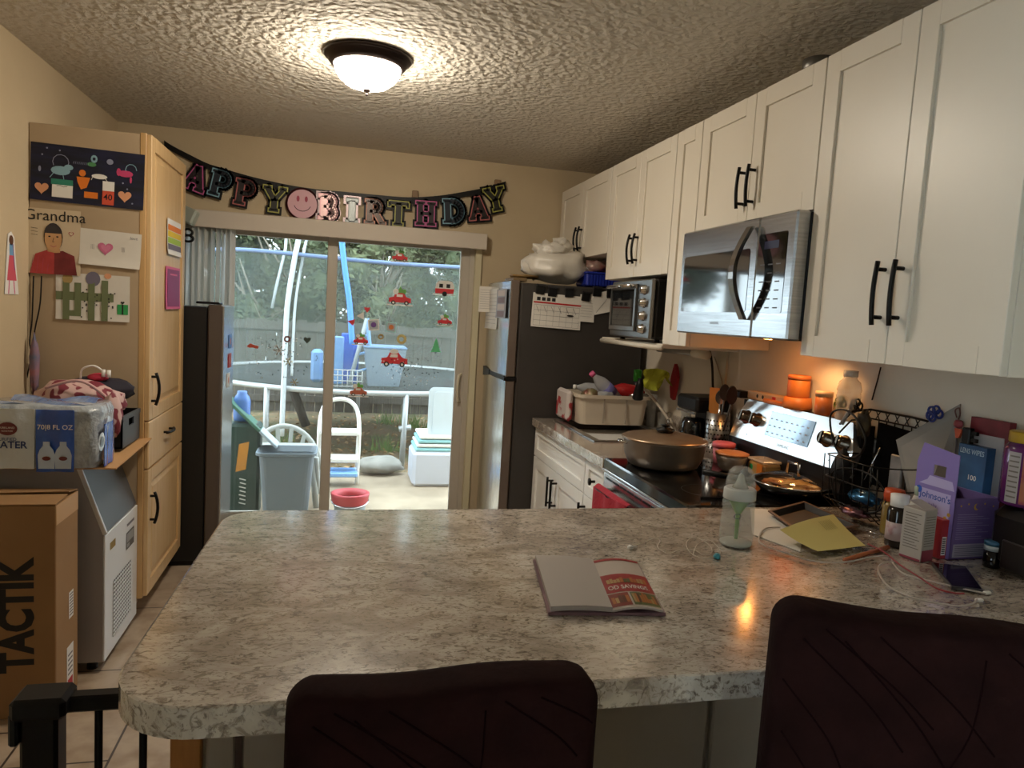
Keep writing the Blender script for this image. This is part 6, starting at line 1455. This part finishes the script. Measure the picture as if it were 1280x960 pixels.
# white paper under, baking tray, yellow paper
q = [OZ(938, 636, Z0), OZ(940, 668, Z0), OZ(1000, 690, Z0), OZ(1010, 640, Z0)]
o = MB().add([tuple(v) for v in q]+[tuple(v+Vector((0, 0, .0015))) for v in q], [(3, 2, 1, 0), (4, 5, 6, 7), (0, 1, 5, 4), (1, 2, 6, 5), (2, 3, 7, 6), (3, 0, 4, 7)]).build('white_sheet', paper); tag(o, 'plain white sheet lying flat beside the baby bottle', 'paper')
t = thing('baking_tray', 'black rectangular roasting tray with a brown worn rim near the pan', 'tray', (1.5, 1.93, Z0))
q = [OZ(960, 638, .935), OZ(1006, 670, .933), OZ(1075, 657, .933), OZ(1005, 626, .937)]
cc = sum(q, Vector())/4
rim = mat('tray_rim', '#5b4434', .4, .4); trk = mat('tray_black', '#141312', .4, .3)
o_ = [v for v in q]; i_ = [v.lerp(cc, .1) for v in q]; bt = [v.lerp(cc, .22)*1 for v in q]; bt = [Vector((v.x, v.y, .9185)) for v in bt]
MB().add([tuple(v) for v in i_]+[tuple(v) for v in bt]+[tuple(v-Vector((0, 0, .004))) for v in o_]+[(v.x, v.y, .9166) for v in bt], [(0, 4, 5, 1), (1, 5, 6, 2), (2, 6, 7, 3), (3, 7, 4, 0), (4, 7, 6, 5), (8, 9, 13, 12), (9, 10, 14, 13), (10, 11, 15, 14), (11, 8, 12, 15), (12, 13, 14, 15)]).build('body', trk, t)
MB().add([tuple(v) for v in o_]+[tuple(v) for v in i_]+[tuple(v-Vector((0, 0, .004))) for v in o_], [(0, 1, 5, 4), (1, 2, 6, 5), (2, 3, 7, 6), (3, 0, 4, 7), (0, 8, 9, 1), (1, 9, 10, 2), (2, 10, 11, 3), (3, 11, 8, 0)]).build('rim', rim, t)
q = [OZ(975, 662, Z0+.034), OZ(1022, 689, Z0+.014), OZ(1082, 682, Z0+.010), OZ(1042, 643, Z0+.040)]
m = MB()
m.grid(lambda u, v: q[0].lerp(q[1], u).lerp(q[3].lerp(q[2], u), v)+Vector((0, 0, .006*math.sin(PI*v)*(1-u)-.004*math.sin(PI*u))), 10, 10, 0, True, (0, 0, -.0008))
def yp(u, v): return q[0].lerp(q[1], u).lerp(q[3].lerp(q[2], u), v)+Vector((0, 0, .006*math.sin(PI*v)*(1-u)-.004*math.sin(PI*u)+.0008))
for k in range(8):
    v0_ = .62+.03*k; m.add([yp(.12, v0_), yp(.4, v0_), yp(.4, v0_+.008), yp(.12, v0_+.008)], [(0, 1, 2, 3)], 1)
o = m.build('yellow_paper', [mat('sheet_yellow', '#c4b872', .7), mat('faint_ink', '#8d8550', .7)]); tag(o, 'pale yellow printed sheet resting over the roasting tray', 'paper')
P = [OZ(1056, 700, Z0+.004), OZ(1110, 684, Z0+.006)]
o = MB().tube(P, .0065, 6).build('orange_pencil', mat('pencil_orange', '#a3562c', .5)); tag(o, 'chunky orange-brown pencil on the counter beside the yellow sheet', 'pencil')
def cable(label, pts, r_, mt, name='charging_cable', z=.003):
    P = [OZ(x_, y_, Z0+z+r_) for x_, y_ in pts]; o = MB().tube(smooth(P, 6), r_, 6).build(name, mt); tag(o, label, 'cable'); return o
cw = mat('cable_white', '#b9b0a8', .4)
cable('white cable looping out from under the yellow sheet', ((975, 659), (958, 660), (950, 668), (952, 680), (985, 692), (1020, 702), (1060, 702), (1090, 696), (1112, 696), (1117, 705), (1130, 717), (1165, 727), (1232, 742)), .0022, cw)
cable('white cable curving around in front of the phone with its plug at the near end', ((1118, 702), (1102, 705), (1098, 714), (1110, 732), (1140, 747), (1190, 757), (1215, 755), (1222, 748)), .0022, cw)
cable('red cable running along the counter to the phone', ((1085, 680), (1105, 690), (1125, 706), (1150, 722), (1170, 735), (1190, 741), (1205, 742)), .0022, mat('cable_red', '#8a2430', .5), z=.008)
for i, (px_, py_, l_) in enumerate(((1233, 741, 'white plug tip lying just past the phone'), (1223, 750, 'white plug tip on the counter nearest the dark chair'))):
    c = OZ(px_, py_, Z0+.004); o = MB().box(c.x-.006, c.x+.012, c.y-.004, c.y+.006, Z0, Z0+.007, b=.002).build('cable_plug', wht); tag(o, l_, 'plug')
q = [OZ(1165, 707, Z0), OZ(1186, 737, Z0), OZ(1228, 741, Z0), OZ(1205, 711, Z0)]
q = [OZ(1164, 706, Z0), OZ(1189, 737, Z0), OZ(1229, 742, Z0), OZ(1207, 711, Z0)]
t = thing('mobile_phone', 'black mobile phone lying face up on the counter', 'phone', (q[0].x, q[0].y, Z0))
MB().add([tuple(v) for v in q]+[tuple(v+Vector((0, 0, .008))) for v in q], [(3, 2, 1, 0), (4, 5, 6, 7), (0, 1, 5, 4), (1, 2, 6, 5), (2, 3, 7, 6), (3, 0, 4, 7)]).build('body', mat('phone_case', '#2a292c', .3), t)
cc = sum(q, Vector())/4
MB().add([tuple(v.lerp(cc, .07)+Vector((0, 0, .0086))) for v in q], [(0, 1, 2, 3)]).build('screen', mat('phone_screen', '#07060c', .06), t)

# --- right-end clutter
def ubox(name, label, px, py, w_, d, h, ang, mats, parts=None, cat='box', z=Z0, group=None):
    """box whose near bottom corner is seen at px,py; faces: -y side wide w_, +-x side d"""
    c = OZ(px, py, z); t = thing(name, label, cat, c, ang, group); t['_w'] = 0
    MB().box(0, w_, 0, d, 0, h, b=.0015).build('body', mats, t)
    return t
# white medicine box
t = ubox('medicine_box', 'white printed medicine carton standing on the counter beside the purple box', 1150, 703, .052, .06, .135, .25, mat('carton_white', '#b3aba3', .6))
m = MB(F((0, 0, 0), (0, -1, 0), (0, 0, 1)));  # left face (x=0)
m = MB(F((-.0006, .06, 0), (0, -1, 0), (0, 0, 1)))
for k in range(13): m.rect(.008, .052-.006*(k % 3), .03+.0075*k, .032+.0075*k, 0, 0)
m.rect(.002, .058, .0, .006, 0, 1); m.build('side_print', [mat('tiny_text', '#6c645f', .7), mat('pink_dark', '#8d3a4a', .6)], t)
m = MB(F((0, -.0006, 0), (1, 0, 0), (0, 0, 1))); m.rect(.002, .05, .0, .03, 0, 1)
for k in range(12): m.rect(.006, .046, .04+.007*k, .0415+.007*k, 0, 0)
m.build('front_print', [mat('tiny_text', '#6c645f', .7), mat('pink_dark', '#8d3a4a', .6)], t)
m = MB().add([(0, 0, .1355), (.052, 0, .1355), (.056, .05, .150), (.004, .05, .152), (0, 0, .1365), (.052, 0, .1365), (.056, .05, .151), (.004, .05, .153)], [(3, 2, 1, 0), (4, 5, 6, 7), (0, 1, 5, 4), (1, 2, 6, 5), (2, 3, 7, 6), (3, 0, 4, 7)]).build('open_flap', mat('carton_white', '#b3aba3', .6), t)
# dark bottle
c = OZ(1121, 684, Z0); 
t = thing('medicine_bottle', 'dark medicine bottle with white shoulder band behind the white carton', 'bottle', (c.x+.004, c.y+.01, Z0))
cb = (c.x+.004, c.y+.012, 0)
MB().lathe([(.026, Z0), (.028, Z0+.004), (.028, Z0+.10), (.02, Z0+.115)], 22, c=cb).build('body', mat('amber_dark', '#17100f', .15), t)
MB().lathe([(.0285, Z0+.02), (.0285, Z0+.07)], 22, c=cb).build('label', mat('label_pinkwhite', '#b8a4a3', .5, col2='#8d3f52', ns=16, lo=.5, hi=.6), t)
MB().lathe([(.023, Z0+.113), (.024, Z0+.145), (0, Z0+.146)], 22, c=cb).build('cap', wht, t)
# jar with orange lid
c = OX(1130, 645, 1.58); cb = (1.60, 1.70, 0)
t = thing('orange_lid_jar', 'small amber jar with a bright orange lid beside the wire basket', 'jar', (1.60, 1.70, Z0))
zt_ = OX(1120, 612, 1.60).z
cb = (1.60, OX(1118, 620, 1.60).y, 0)
MB().lathe([(.028, Z0), (.03, Z0+.005), (.03, zt_-.05), (.024, zt_-.035)], 22, c=cb).build('body', mat('jar_amber', '#8f7a3a', .25, col2='#6a4a22', ns=10), t)
MB().lathe([(.027, zt_-.035), (.03, zt_-.01), (.026, zt_), (0, zt_)], 22, c=cb).build('lid', mat('lid_orange', '#c24a22', .4), t)
# white dropper bottle on/behind carton
cb2 = OX(1150, 640, 1.585)
t = thing('nasal_spray', 'small white squeeze bottle with a pointed cap above the medicine carton', 'bottle', (1.585, cb2.y, Z0))
zt_ = OX(1147, 605, 1.585).z
MB().lathe([(.022, Z0), (.024, Z0+.004), (.024, zt_-.075), (.022, zt_-.06), (.012, zt_-.03)], 20, c=(1.585, cb2.y+.01, 0)).build('body', mat('bottle_white', '#bdb8b0', .4), t)
MB().lathe([(.012, zt_-.03), (.013, zt_-.006), (.008, zt_), (0, zt_)], 16, c=(1.585, cb2.y+.01, 0)).build('tip', mat('tip_green', '#a9b8a0', .4), t)
# purple gift box: front lower carton + open display flap
pur = mat('purple_carton', '#6f5a92', .55); pur2 = mat('lilac_shiny', '#8676b8', .3); purd = mat('purple_deep', '#4d3f6d', .6)
c = OZ(1186, 700, Z0)
t = thing('purple_gift_box', 'purple baby care gift box with raised handle flap and gold stars', 'box', c, .05); t['_w'] = 0
bw, bd, bh = .15, .13, .165
MB().box(0, bw, 0, .003, 0, bh).box(bw-.003, bw, 0, bd, 0, bh).box(0, .003, 0, bd, 0, bh).box(0, bw, bd-.003, bd, 0, bh).box(0, bw, 0, bd, 0, .003).build('body', pur, t)
m = MB(F((0, -.0008, 0), (1, 0, 0), (0, 0, 1)))
for k in range(12): m.rect(.012, .012+.11*(1-.2*(k % 3)), .055+.006*k, .0565+.006*k, 0, 0)
m.rect(.008, bw-.012, .006, .042, 0, 1)
for k in range(6): m.rect(.014, bw-.02, .010+.005*k, .0115+.005*k, .0003, 2)
for k, (a, b_) in enumerate(((.02, .145), (.045, .15), (.1, .15), (.13, .143))): m.disc(a, b_, .003, z=0, mi=3, n=6)
m.disc(.072, .142, .009, z=0, mi=3); m.disc(.077, .144, .008, z=.0003, mi=4)
m.build('front_print', [mat('lilac_text', '#9a8cb8', .6), mat('label_mauve', '#a79fb0', .6), mat('tiny_text2', '#5d5670', .6), mat('gold', '#c49a3a', .4), pur], t)
# raised back panel with hole (tilted), local x to the left
zt_ = OX(1178, 548, 1.705).z-Z0; W_ = bd; h_ = zt_
TP = F((-.0012, bd, 0), (0, -1, 0), (0, 0, 1))
m = MB(TP)
hx0, hx1, hy0, hy1 = W_*.42, W_*.72, h_*.72, h_*.82
m.box(0, W_, bh*.9, hy0, 0, .002).box(0, hx0, hy0, hy1, 0, .002).box(hx1, W_, hy0, hy1, 0, .002).prism([(0, hy1), (W_, hy1), (W_, h_*.95), (W_*.12, h_)], 0, .002)
m.rect(0, W_, 0, bh, .001, 0)
m.add([(W_*.1, h_*.62, .0026), (W_*.97, h_*.62, .0026), (W_*.9, h_*.70, .0026), (W_*.35, h_*.71, .0026), (W_*.3, h_*.67, .0026)], [(0, 1, 2, 3, 4)], 1)
m.rect(W_*.12, W_*.9, h_*.36, h_*.58, .0024, 1)
fl_ = m.build('handle_flap', [pur2, mat('lilac_pale', '#b7add9', .35)], t)
m = MB(TP)
m.text("Johnson's", W_*.52, h_*.52, .026, 0, .003, .01); m.text('baby', W_*.5, h_*.44, .015, 3, .003); m.text('bedtime', W_*.5, h_*.39, .013, 3, .003)
m.disc(W_*.12, h_*.56, .010, z=.003, mi=1)
for x_, y_ in ((.82, .36), (.88, .30), (.78, .28), (.9, .40), (.84, .2)): m.disc(W_*x_, h_*y_, .006, z=.003, mi=2, n=5)
o = m.build('panel_lettering', [mat('logo_blue', '#2c4aa0', .4), blue, mat('gold', '#c49a3a', .4), mat('lilac_white', '#6f62a0', .4)], fl_); o['kind'] = 'stuff'
# slim red carton between
c = OZ(1177, 699, Z0)
t = thing('red_carton', 'slim red carton with a barcode between the medicine carton and purple box', 'box', c, .05); t['_w'] = 0
MB().box(-.008, .016, .002, .05, 0, .105, b=.001).build('body', mat('carton_red', '#a0252c', .5), t)
m = MB(F((-.004, .0014, 0), (1, 0, 0), (0, 0, 1))); m.rect(0, .014, .01, .06, 0, 0)
for k in range(8): m.rect(.001, .012, .014+.0055*k, .017+.0055*k, .0003, 1)
m.build('barcode', [wht, ink], t)
# lens wipes box and red box behind
q0 = OX(1198, 600, 1.70)
c = OX(1212, 640, 1.70)
t = thing('blue_wipes_box', 'blue wipes carton standing behind the purple box', 'box', (1.74, c.y, Z0)); 
za, zb_ = OX(1212, 556, 1.73).z, Z0
ya, yb_ = OX(1196, 580, 1.73).y, OX(1232, 580, 1.73).y
MB().box(1.73, 1.76, yb_, ya, Z0, za, b=.001).build('body', mat('carton_blue', '#2f5f8f', .45, col2='#1c3a5c', ns=8), t)
m = MB(FMX((1.7294, ya, 0))); m.text('LENS WIPES', (ya-yb_)*.5, za-.018, .020, 0, 0, .01, sx=.75); m.text('100', (ya-yb_)*.6, za-.09, .02, 1, 0, .01); m.build('lettering', [mat('pale_cyan', '#b7cfe0', .5), wht], t)
ya, yb_ = OX(1212, 540, 1.765).y, OX(1262, 540, 1.765).y; za = OX(1235, 524, 1.765).z
o = MB().box(1.764, 1.787, yb_, ya, Z0, za, b=.001).build('red_white_box', [mat('box_dark_red', '#7c1f2b', .5, col2='#5c1620', ns=12)]); tag(o, 'dark red flat carton leaning on the wall behind the vitamin jar', 'box')
o2 = MB().box(1.7625, 1.764, yb_+.01, ya-.01, Z0+.02, za-.045).build('white_band', mat('band_white', '#a9a4a2', .6), o)
o = MB(F(OX(1210, 548, 1.745), (0, -1, 0), (0, 0, 1))).box(-.015, .012, -.02, .03, -.01, .01, b=.003).box(.012, .03, .012, .022, -.005, .005).box(.012, .03, -.008, .002, -.005, .005).build('black_plug', blackp); tag(o, 'black two-pin plug sticking up above the blue wipes carton', 'plug')
# black appliance (air fryer / speaker) at end, with vitamin jar on top
c = OZ(1247, 702, Z0)
t = thing('black_canister_appliance', 'black and steel appliance at the wall end of the counter carrying the vitamin jar', 'appliance', (1.70, 1.40, Z0))
MB().box(1.655, 1.785, 1.26, 1.50, Z0, 1.085, b=.03).build('body', mat('appliance_black', '#0e0e10', .3), t)
MB().box(1.650, 1.657, 1.28, 1.44, Z0+.01, 1.0, b=.003).build('steel_front', mat('appliance_steel', '#4d4b4c', .3, .9), t)
t = thing('vitamin_jar', 'large purple gummy vitamin jar with a yellow lid near the wall', 'jar', (1.71, 1.40, 1.086))
vy = OX(1262, 580, 1.68).y-.02; cb = (1.715, vy, 0); zt_ = OX(1260, 537, 1.68).z; R_ = .055
MB().lathe([(R_*.96, 1.086), (R_, 1.092), (R_, zt_-.045), (R_*.8, zt_-.025)], 30, c=cb).build('body', mat('jar_purple', '#5b1f5e', .2, coat=.4), t)
def cyl_label(a0, a1, z0, z1, rr, name, mats, fn=None):
    m = MB(); n = 10
    for mi_, (u0, u1, w0, w1, dr_) in enumerate(fn): 
        for (b0, b1, c0, c1) in [(u0, u1, w0, w1)] if not isinstance(u0, list) else []:
            vs = []
            for i in range(n+1):
                a = math.radians(a0+(a1-a0)*(b0+(b1-b0)*i/n))
                for z_ in (c0, c1): vs.append((cb[0]+(rr+dr_)*math.cos(a), cb[1]+(rr+dr_)*math.sin(a), z0+(z1-z0)*z_))
            m.add(vs, [(2*i, 2*i+2, 2*i+3, 2*i+1) for i in range(n)], min(mi_, len(mats)-1), True)
    return m.build(name, mats, t)
cyl_label(175, 205, 1.095, zt_-.05, R_+.001, 'text_label', [mat('label_grey', '#a39c9c', .6), mat('tiny_text', '#6c645f', .7)], [(0, 1, 0, 1, 0)]+[(.1, .9, .1+.1*k, .13+.1*k, .0005) for k in range(9)])
cyl_label(210, 285, 1.095, zt_-.05, R_+.001, 'picture_label', [mat('label_fruit', '#a35b35', .5, col2='#8c2338', ns=22, lo=.45, hi=.55), mat('label_cream', '#b9aeb0', .5), mat('tiny_text', '#6c645f', .7)], [(0, 1, 0, 1, 0), (.3, .85, .2, .8, .0006)]+[(.38, .8, .3+.12*k, .35+.12*k, .0012) for k in range(4)])
MB().lathe([(R_*.84, zt_-.028), (R_*.86, zt_-.026), (R_*.86, zt_-.002), (R_*.8, zt_), (0, zt_)], 30, c=cb).build('lid', mat('lid_yellow', '#b8922a', .4), t)
# dark little jar with blue lid
c = OZ(1240, 697, Z0); cb = (c.x-.03, c.y-.02, 0)
cb = (1.66, OX(1241, 690, 1.66).y, 0)
t = thing('small_dark_jar', 'small black jar with a blue and white lid beside the purple box', 'jar', (cb[0], cb[1], Z0))
MB().lathe([(.018, Z0), (.02, Z0+.003), (.02, Z0+.045)], 20, c=cb).build('body', mat('jar_black', '#0b0b0d', .15), t)
MB().lathe([(.021, Z0+.045), (.021, Z0+.058)], 20, c=cb).build('band', mat('band_pale', '#9fa8ac', .5), t)
MB().lathe([(.0215, Z0+.058), (.0215, Z0+.068), (.015, Z0+.071), (0, Z0+.071)], 20, c=cb).build('lid', mat('lid_blue', '#23506e', .4), t)
# envelope / paper leaning on the wall
q = [OX(1120, 550, 1.72), OX(1143, 655, 1.68), OX(1185, 640, 1.74), OX(1200, 505, 1.775)]
o = MB().add([tuple(v) for v in q]+[tuple(v+Vector((.004, 0, 0))) for v in q], [(0, 1, 2, 3), (7, 6, 5, 4), (4, 5, 1, 0), (5, 6, 2, 1), (6, 7, 3, 2), (7, 4, 0, 3)]).build('leaning_envelope', mat('envelope_grey', '#8f8a84', .8)); tag(o, 'pale grey envelope leaning on the wall behind the purple box flap', 'envelope')
# wire basket
wire = mat('wire_black', '#17130f', .4, .5)
t = thing('wire_basket', 'black wire basket crammed with odds and ends against the wall', 'basket', (1.66, 2.0, Z0))
by0, by1, bx0, bx1, bz1 = 1.82, 2.10, 1.56, 1.75, 1.235
yr0 = OX(1160, 517, 1.76).y; yl0 = OX(1062, 505, 1.70).y
rimp = [(1.60, yl0-.01, bz1-.02), (1.76, yl0+.04, bz1+.01), (1.765, yr0, bz1-.0), (1.70, yr0-.02, bz1-.01)]
P = [(1.61, 2.03, 1.20), (1.70, 2.09, 1.235), (1.765, 2.08, 1.245), (1.768, 1.90, 1.245), (1.768, 1.78, 1.24)]
P2 = [(1.768, 1.78, 1.24), (1.60, 1.80, 1.10), (1.585, 1.92, 1.10), (1.61, 2.03, 1.20)]
m = MB().tube(P, .004, 6).tube([(a, b_, c_-.03) for a, b_, c_ in P], .003, 6); m.build('rim', wire, t)
m = MB()
for k in range(15):
    y_ = 2.08-.30*k/14; m.tube([(1.768, y_, 1.245), (1.768, y_-.02*(1 if k % 2 else -1), 1.215)], .0018, 5)
m.build('rim_lattice', wire, t)
m = MB()
for k in range(8):
    y_ = 1.79+.25*k/7; m.tube([(1.768, y_, 1.215), (1.766, y_, 1.0), (1.74, y_, .925), (1.62, y_, .922), (1.575, y_, .96), (1.565+.01*math.sin(k), y_, 1.10)], .0022, 5)
for z_ in (1.0, 1.08, 1.15): m.tube([(1.766, 2.08, z_), (1.766, 1.80, z_)], .002, 5)
for z_ in (.96, 1.03, 1.10): m.tube(smooth([(1.766, 2.04, z_), (1.66, 2.045, z_), (1.575, 2.03, z_), (1.57, 1.95, z_), (1.575, 1.83, z_), (1.66, 1.79, z_), (1.766, 1.80, z_)], 4), .0022, 5)
m.build('wire_mesh', wire, t)
MB().tube(smooth([OX(x_, y_, 1.58) for x_, y_ in ((1038, 520), (1048, 512), (1062, 515), (1075, 530), (1082, 550), (1075, 568), (1060, 572), (1048, 565), (1040, 545))], 4, closed=True), .0035, 6, closed=True).tube(smooth([OX(x_, y_, 1.575) for x_, y_ in ((1040, 592), (1060, 585), (1085, 592), (1100, 605), (1108, 625), (1095, 640), (1065, 640), (1045, 625))], 4, closed=True), .003, 6, closed=True).build('hook_rings', wire, t)
# things in and on the basket
def bag(name, label, px, py, x, rx, ry, rz, mt, seed, cat='bag', amp=.3):
    p = OX(px, py, x); o = MB().blob(p, rx, ry, rz, amp, 3.5, seed, 20).build(name, mt); tag(o, label, cat); return o
bag('blue_snack_bag', 'shiny blue snack bag lying low in the wire basket', 1080, 622, 1.60, .03, .06, .022, mat('foil_blue', '#2c6285', .25, .5, col2='#1d3f60', ns=14), 3, amp=.15)
bag('candy_wrappers', 'pile of crinkled pink and silver candy wrappers in the basket bottom', 1068, 640, 1.57, .03, .05, .014, mat('foil_pink', '#8d5f68', .3, .6, col2='#3a2626', ns=40), 5, 'wrappers')
bag('netted_garlic', 'tan netted bundle hanging inside the wire basket top', 1080, 530, 1.66, .02, .022, .04, mat('net_tan', '#4f4126', .7, col2='#221a10', ns=30), 7, 'food')
o = MB(FMX((1.755, 2.015, 0))).prism([(0, 1.21), (.19, 1.20), (.19, 1.14), (.12, 1.07), (.10, 1.0), (0, 1.0)], 0, .01).build('black_pouch', mat('pouch_black', '#050506', .9, spec=.05)); tag(o, 'flat matte black pouch hooked along the basket rim', 'pouch')
o = MB(FMX((1.75, 1.94, 0))).box(-.0, .05, Z0+.06, 1.12, 0, .012, b=.003).build('white_packet', mat('packet_grey', '#8b8785', .4, col2='#6c6a6c', ns=14)); tag(o, 'upright greyish packet standing in the basket under the black pouch', 'packet')
bag('black_gloves', 'dark bundled gloves stuffed behind the basket ring', 1052, 585, 1.60, .025, .03, .05, mat('glove_black', '#121113', .6), 11, 'gloves')
def bow(name, label, px, py, mt):
    p = OX(px, py, 1.745); m = MB(FMX(p))
    for k in range(5):
        a0 = 2*PI*k/5; m.tube([(.012*math.cos(a0)+.012*math.cos(a0+b_), .012*math.sin(a0)+.012*math.sin(a0+b_), .004*k) for b_ in [2*PI*j/12 for j in range(12)]], .0035, 6, closed=True)
    tag(m.build(name, mt), label, 'hair tie')
bow('blue_hair_bow', 'royal blue curly hair tie hooked on the wire basket rim', 1170, 517, mat('bow_blue', '#1a2f78', .6))
bow('green_hair_tie', 'small green hair tie on the basket corner nearest the range', 1052, 504, mat('tie_green', '#5d6a1f', .6))
bow('black_hair_tie', 'black twisted hair tie beside the green one on the basket rim', 1072, 507, blackp)
t = thing('key_lanyard', 'pink and orange beaded keychain hanging past the blue hair tie', 'keychain', OX(1198, 530, 1.745))
p = OX(1198, 530, 1.745)
MB().tube(smooth([OX(x_, y_, 1.745) for x_, y_ in ((1196, 522), (1194, 513), (1199, 510), (1200, 518), (1198, 524))], 4), .002, 6).build('loop', mat('cord_brown', '#5c3a34', .6), t)
MB().blob(p-Vector((0, 0, 0)), .01, .014, .012, .2, 4, 2, 14).build('charm', mat('charm_rose', '#8f3f46', .5), t)
MB(FMX(OX(1198, 541, 1.745))).prism([(-.012, .012), (.014, .012), (.006, -.014), (-.004, -.016)], -.004, .004).build('orange_charm', mat('charm_orange', '#c2512e', .5), t)
t = thing('paring_knife', 'white-handled paring knife sticking out of the wire basket', 'knife', OX(1058, 520, 1.60))
MB().tube([OX(1052, 530, 1.60), OX(1062, 512, 1.61)], [.007, .005], 8).build('handle', mat('knife_handle', '#8d8a88', .4), t)
MB().tube([OX(1080, 600, 1.60), OX(1100, 560, 1.61)], .002, 5).build('blade', chrome, t)
# cable up the wall
P = [OX(x_, y_, XR-.004) for x_, y_ in ((1101, 459), (1097, 475), (1090, 500))]
o = MB().tube(P, .0025, 6).build('wall_wire', blackp); tag(o, 'thin black wire running up the wall to the tall white cabinet', 'wire')
# toy cord on the counter near the wipes
o = MB().tube([OZ(1083, 664, Z0+.004), OZ(1100, 668, Z0+.004)], .003, 6).build('steel_skewer', chrome); tag(o, 'short metal pick lying between tray and wire basket', 'utensil')
# outlet
c = OX(1075, 470, XR)
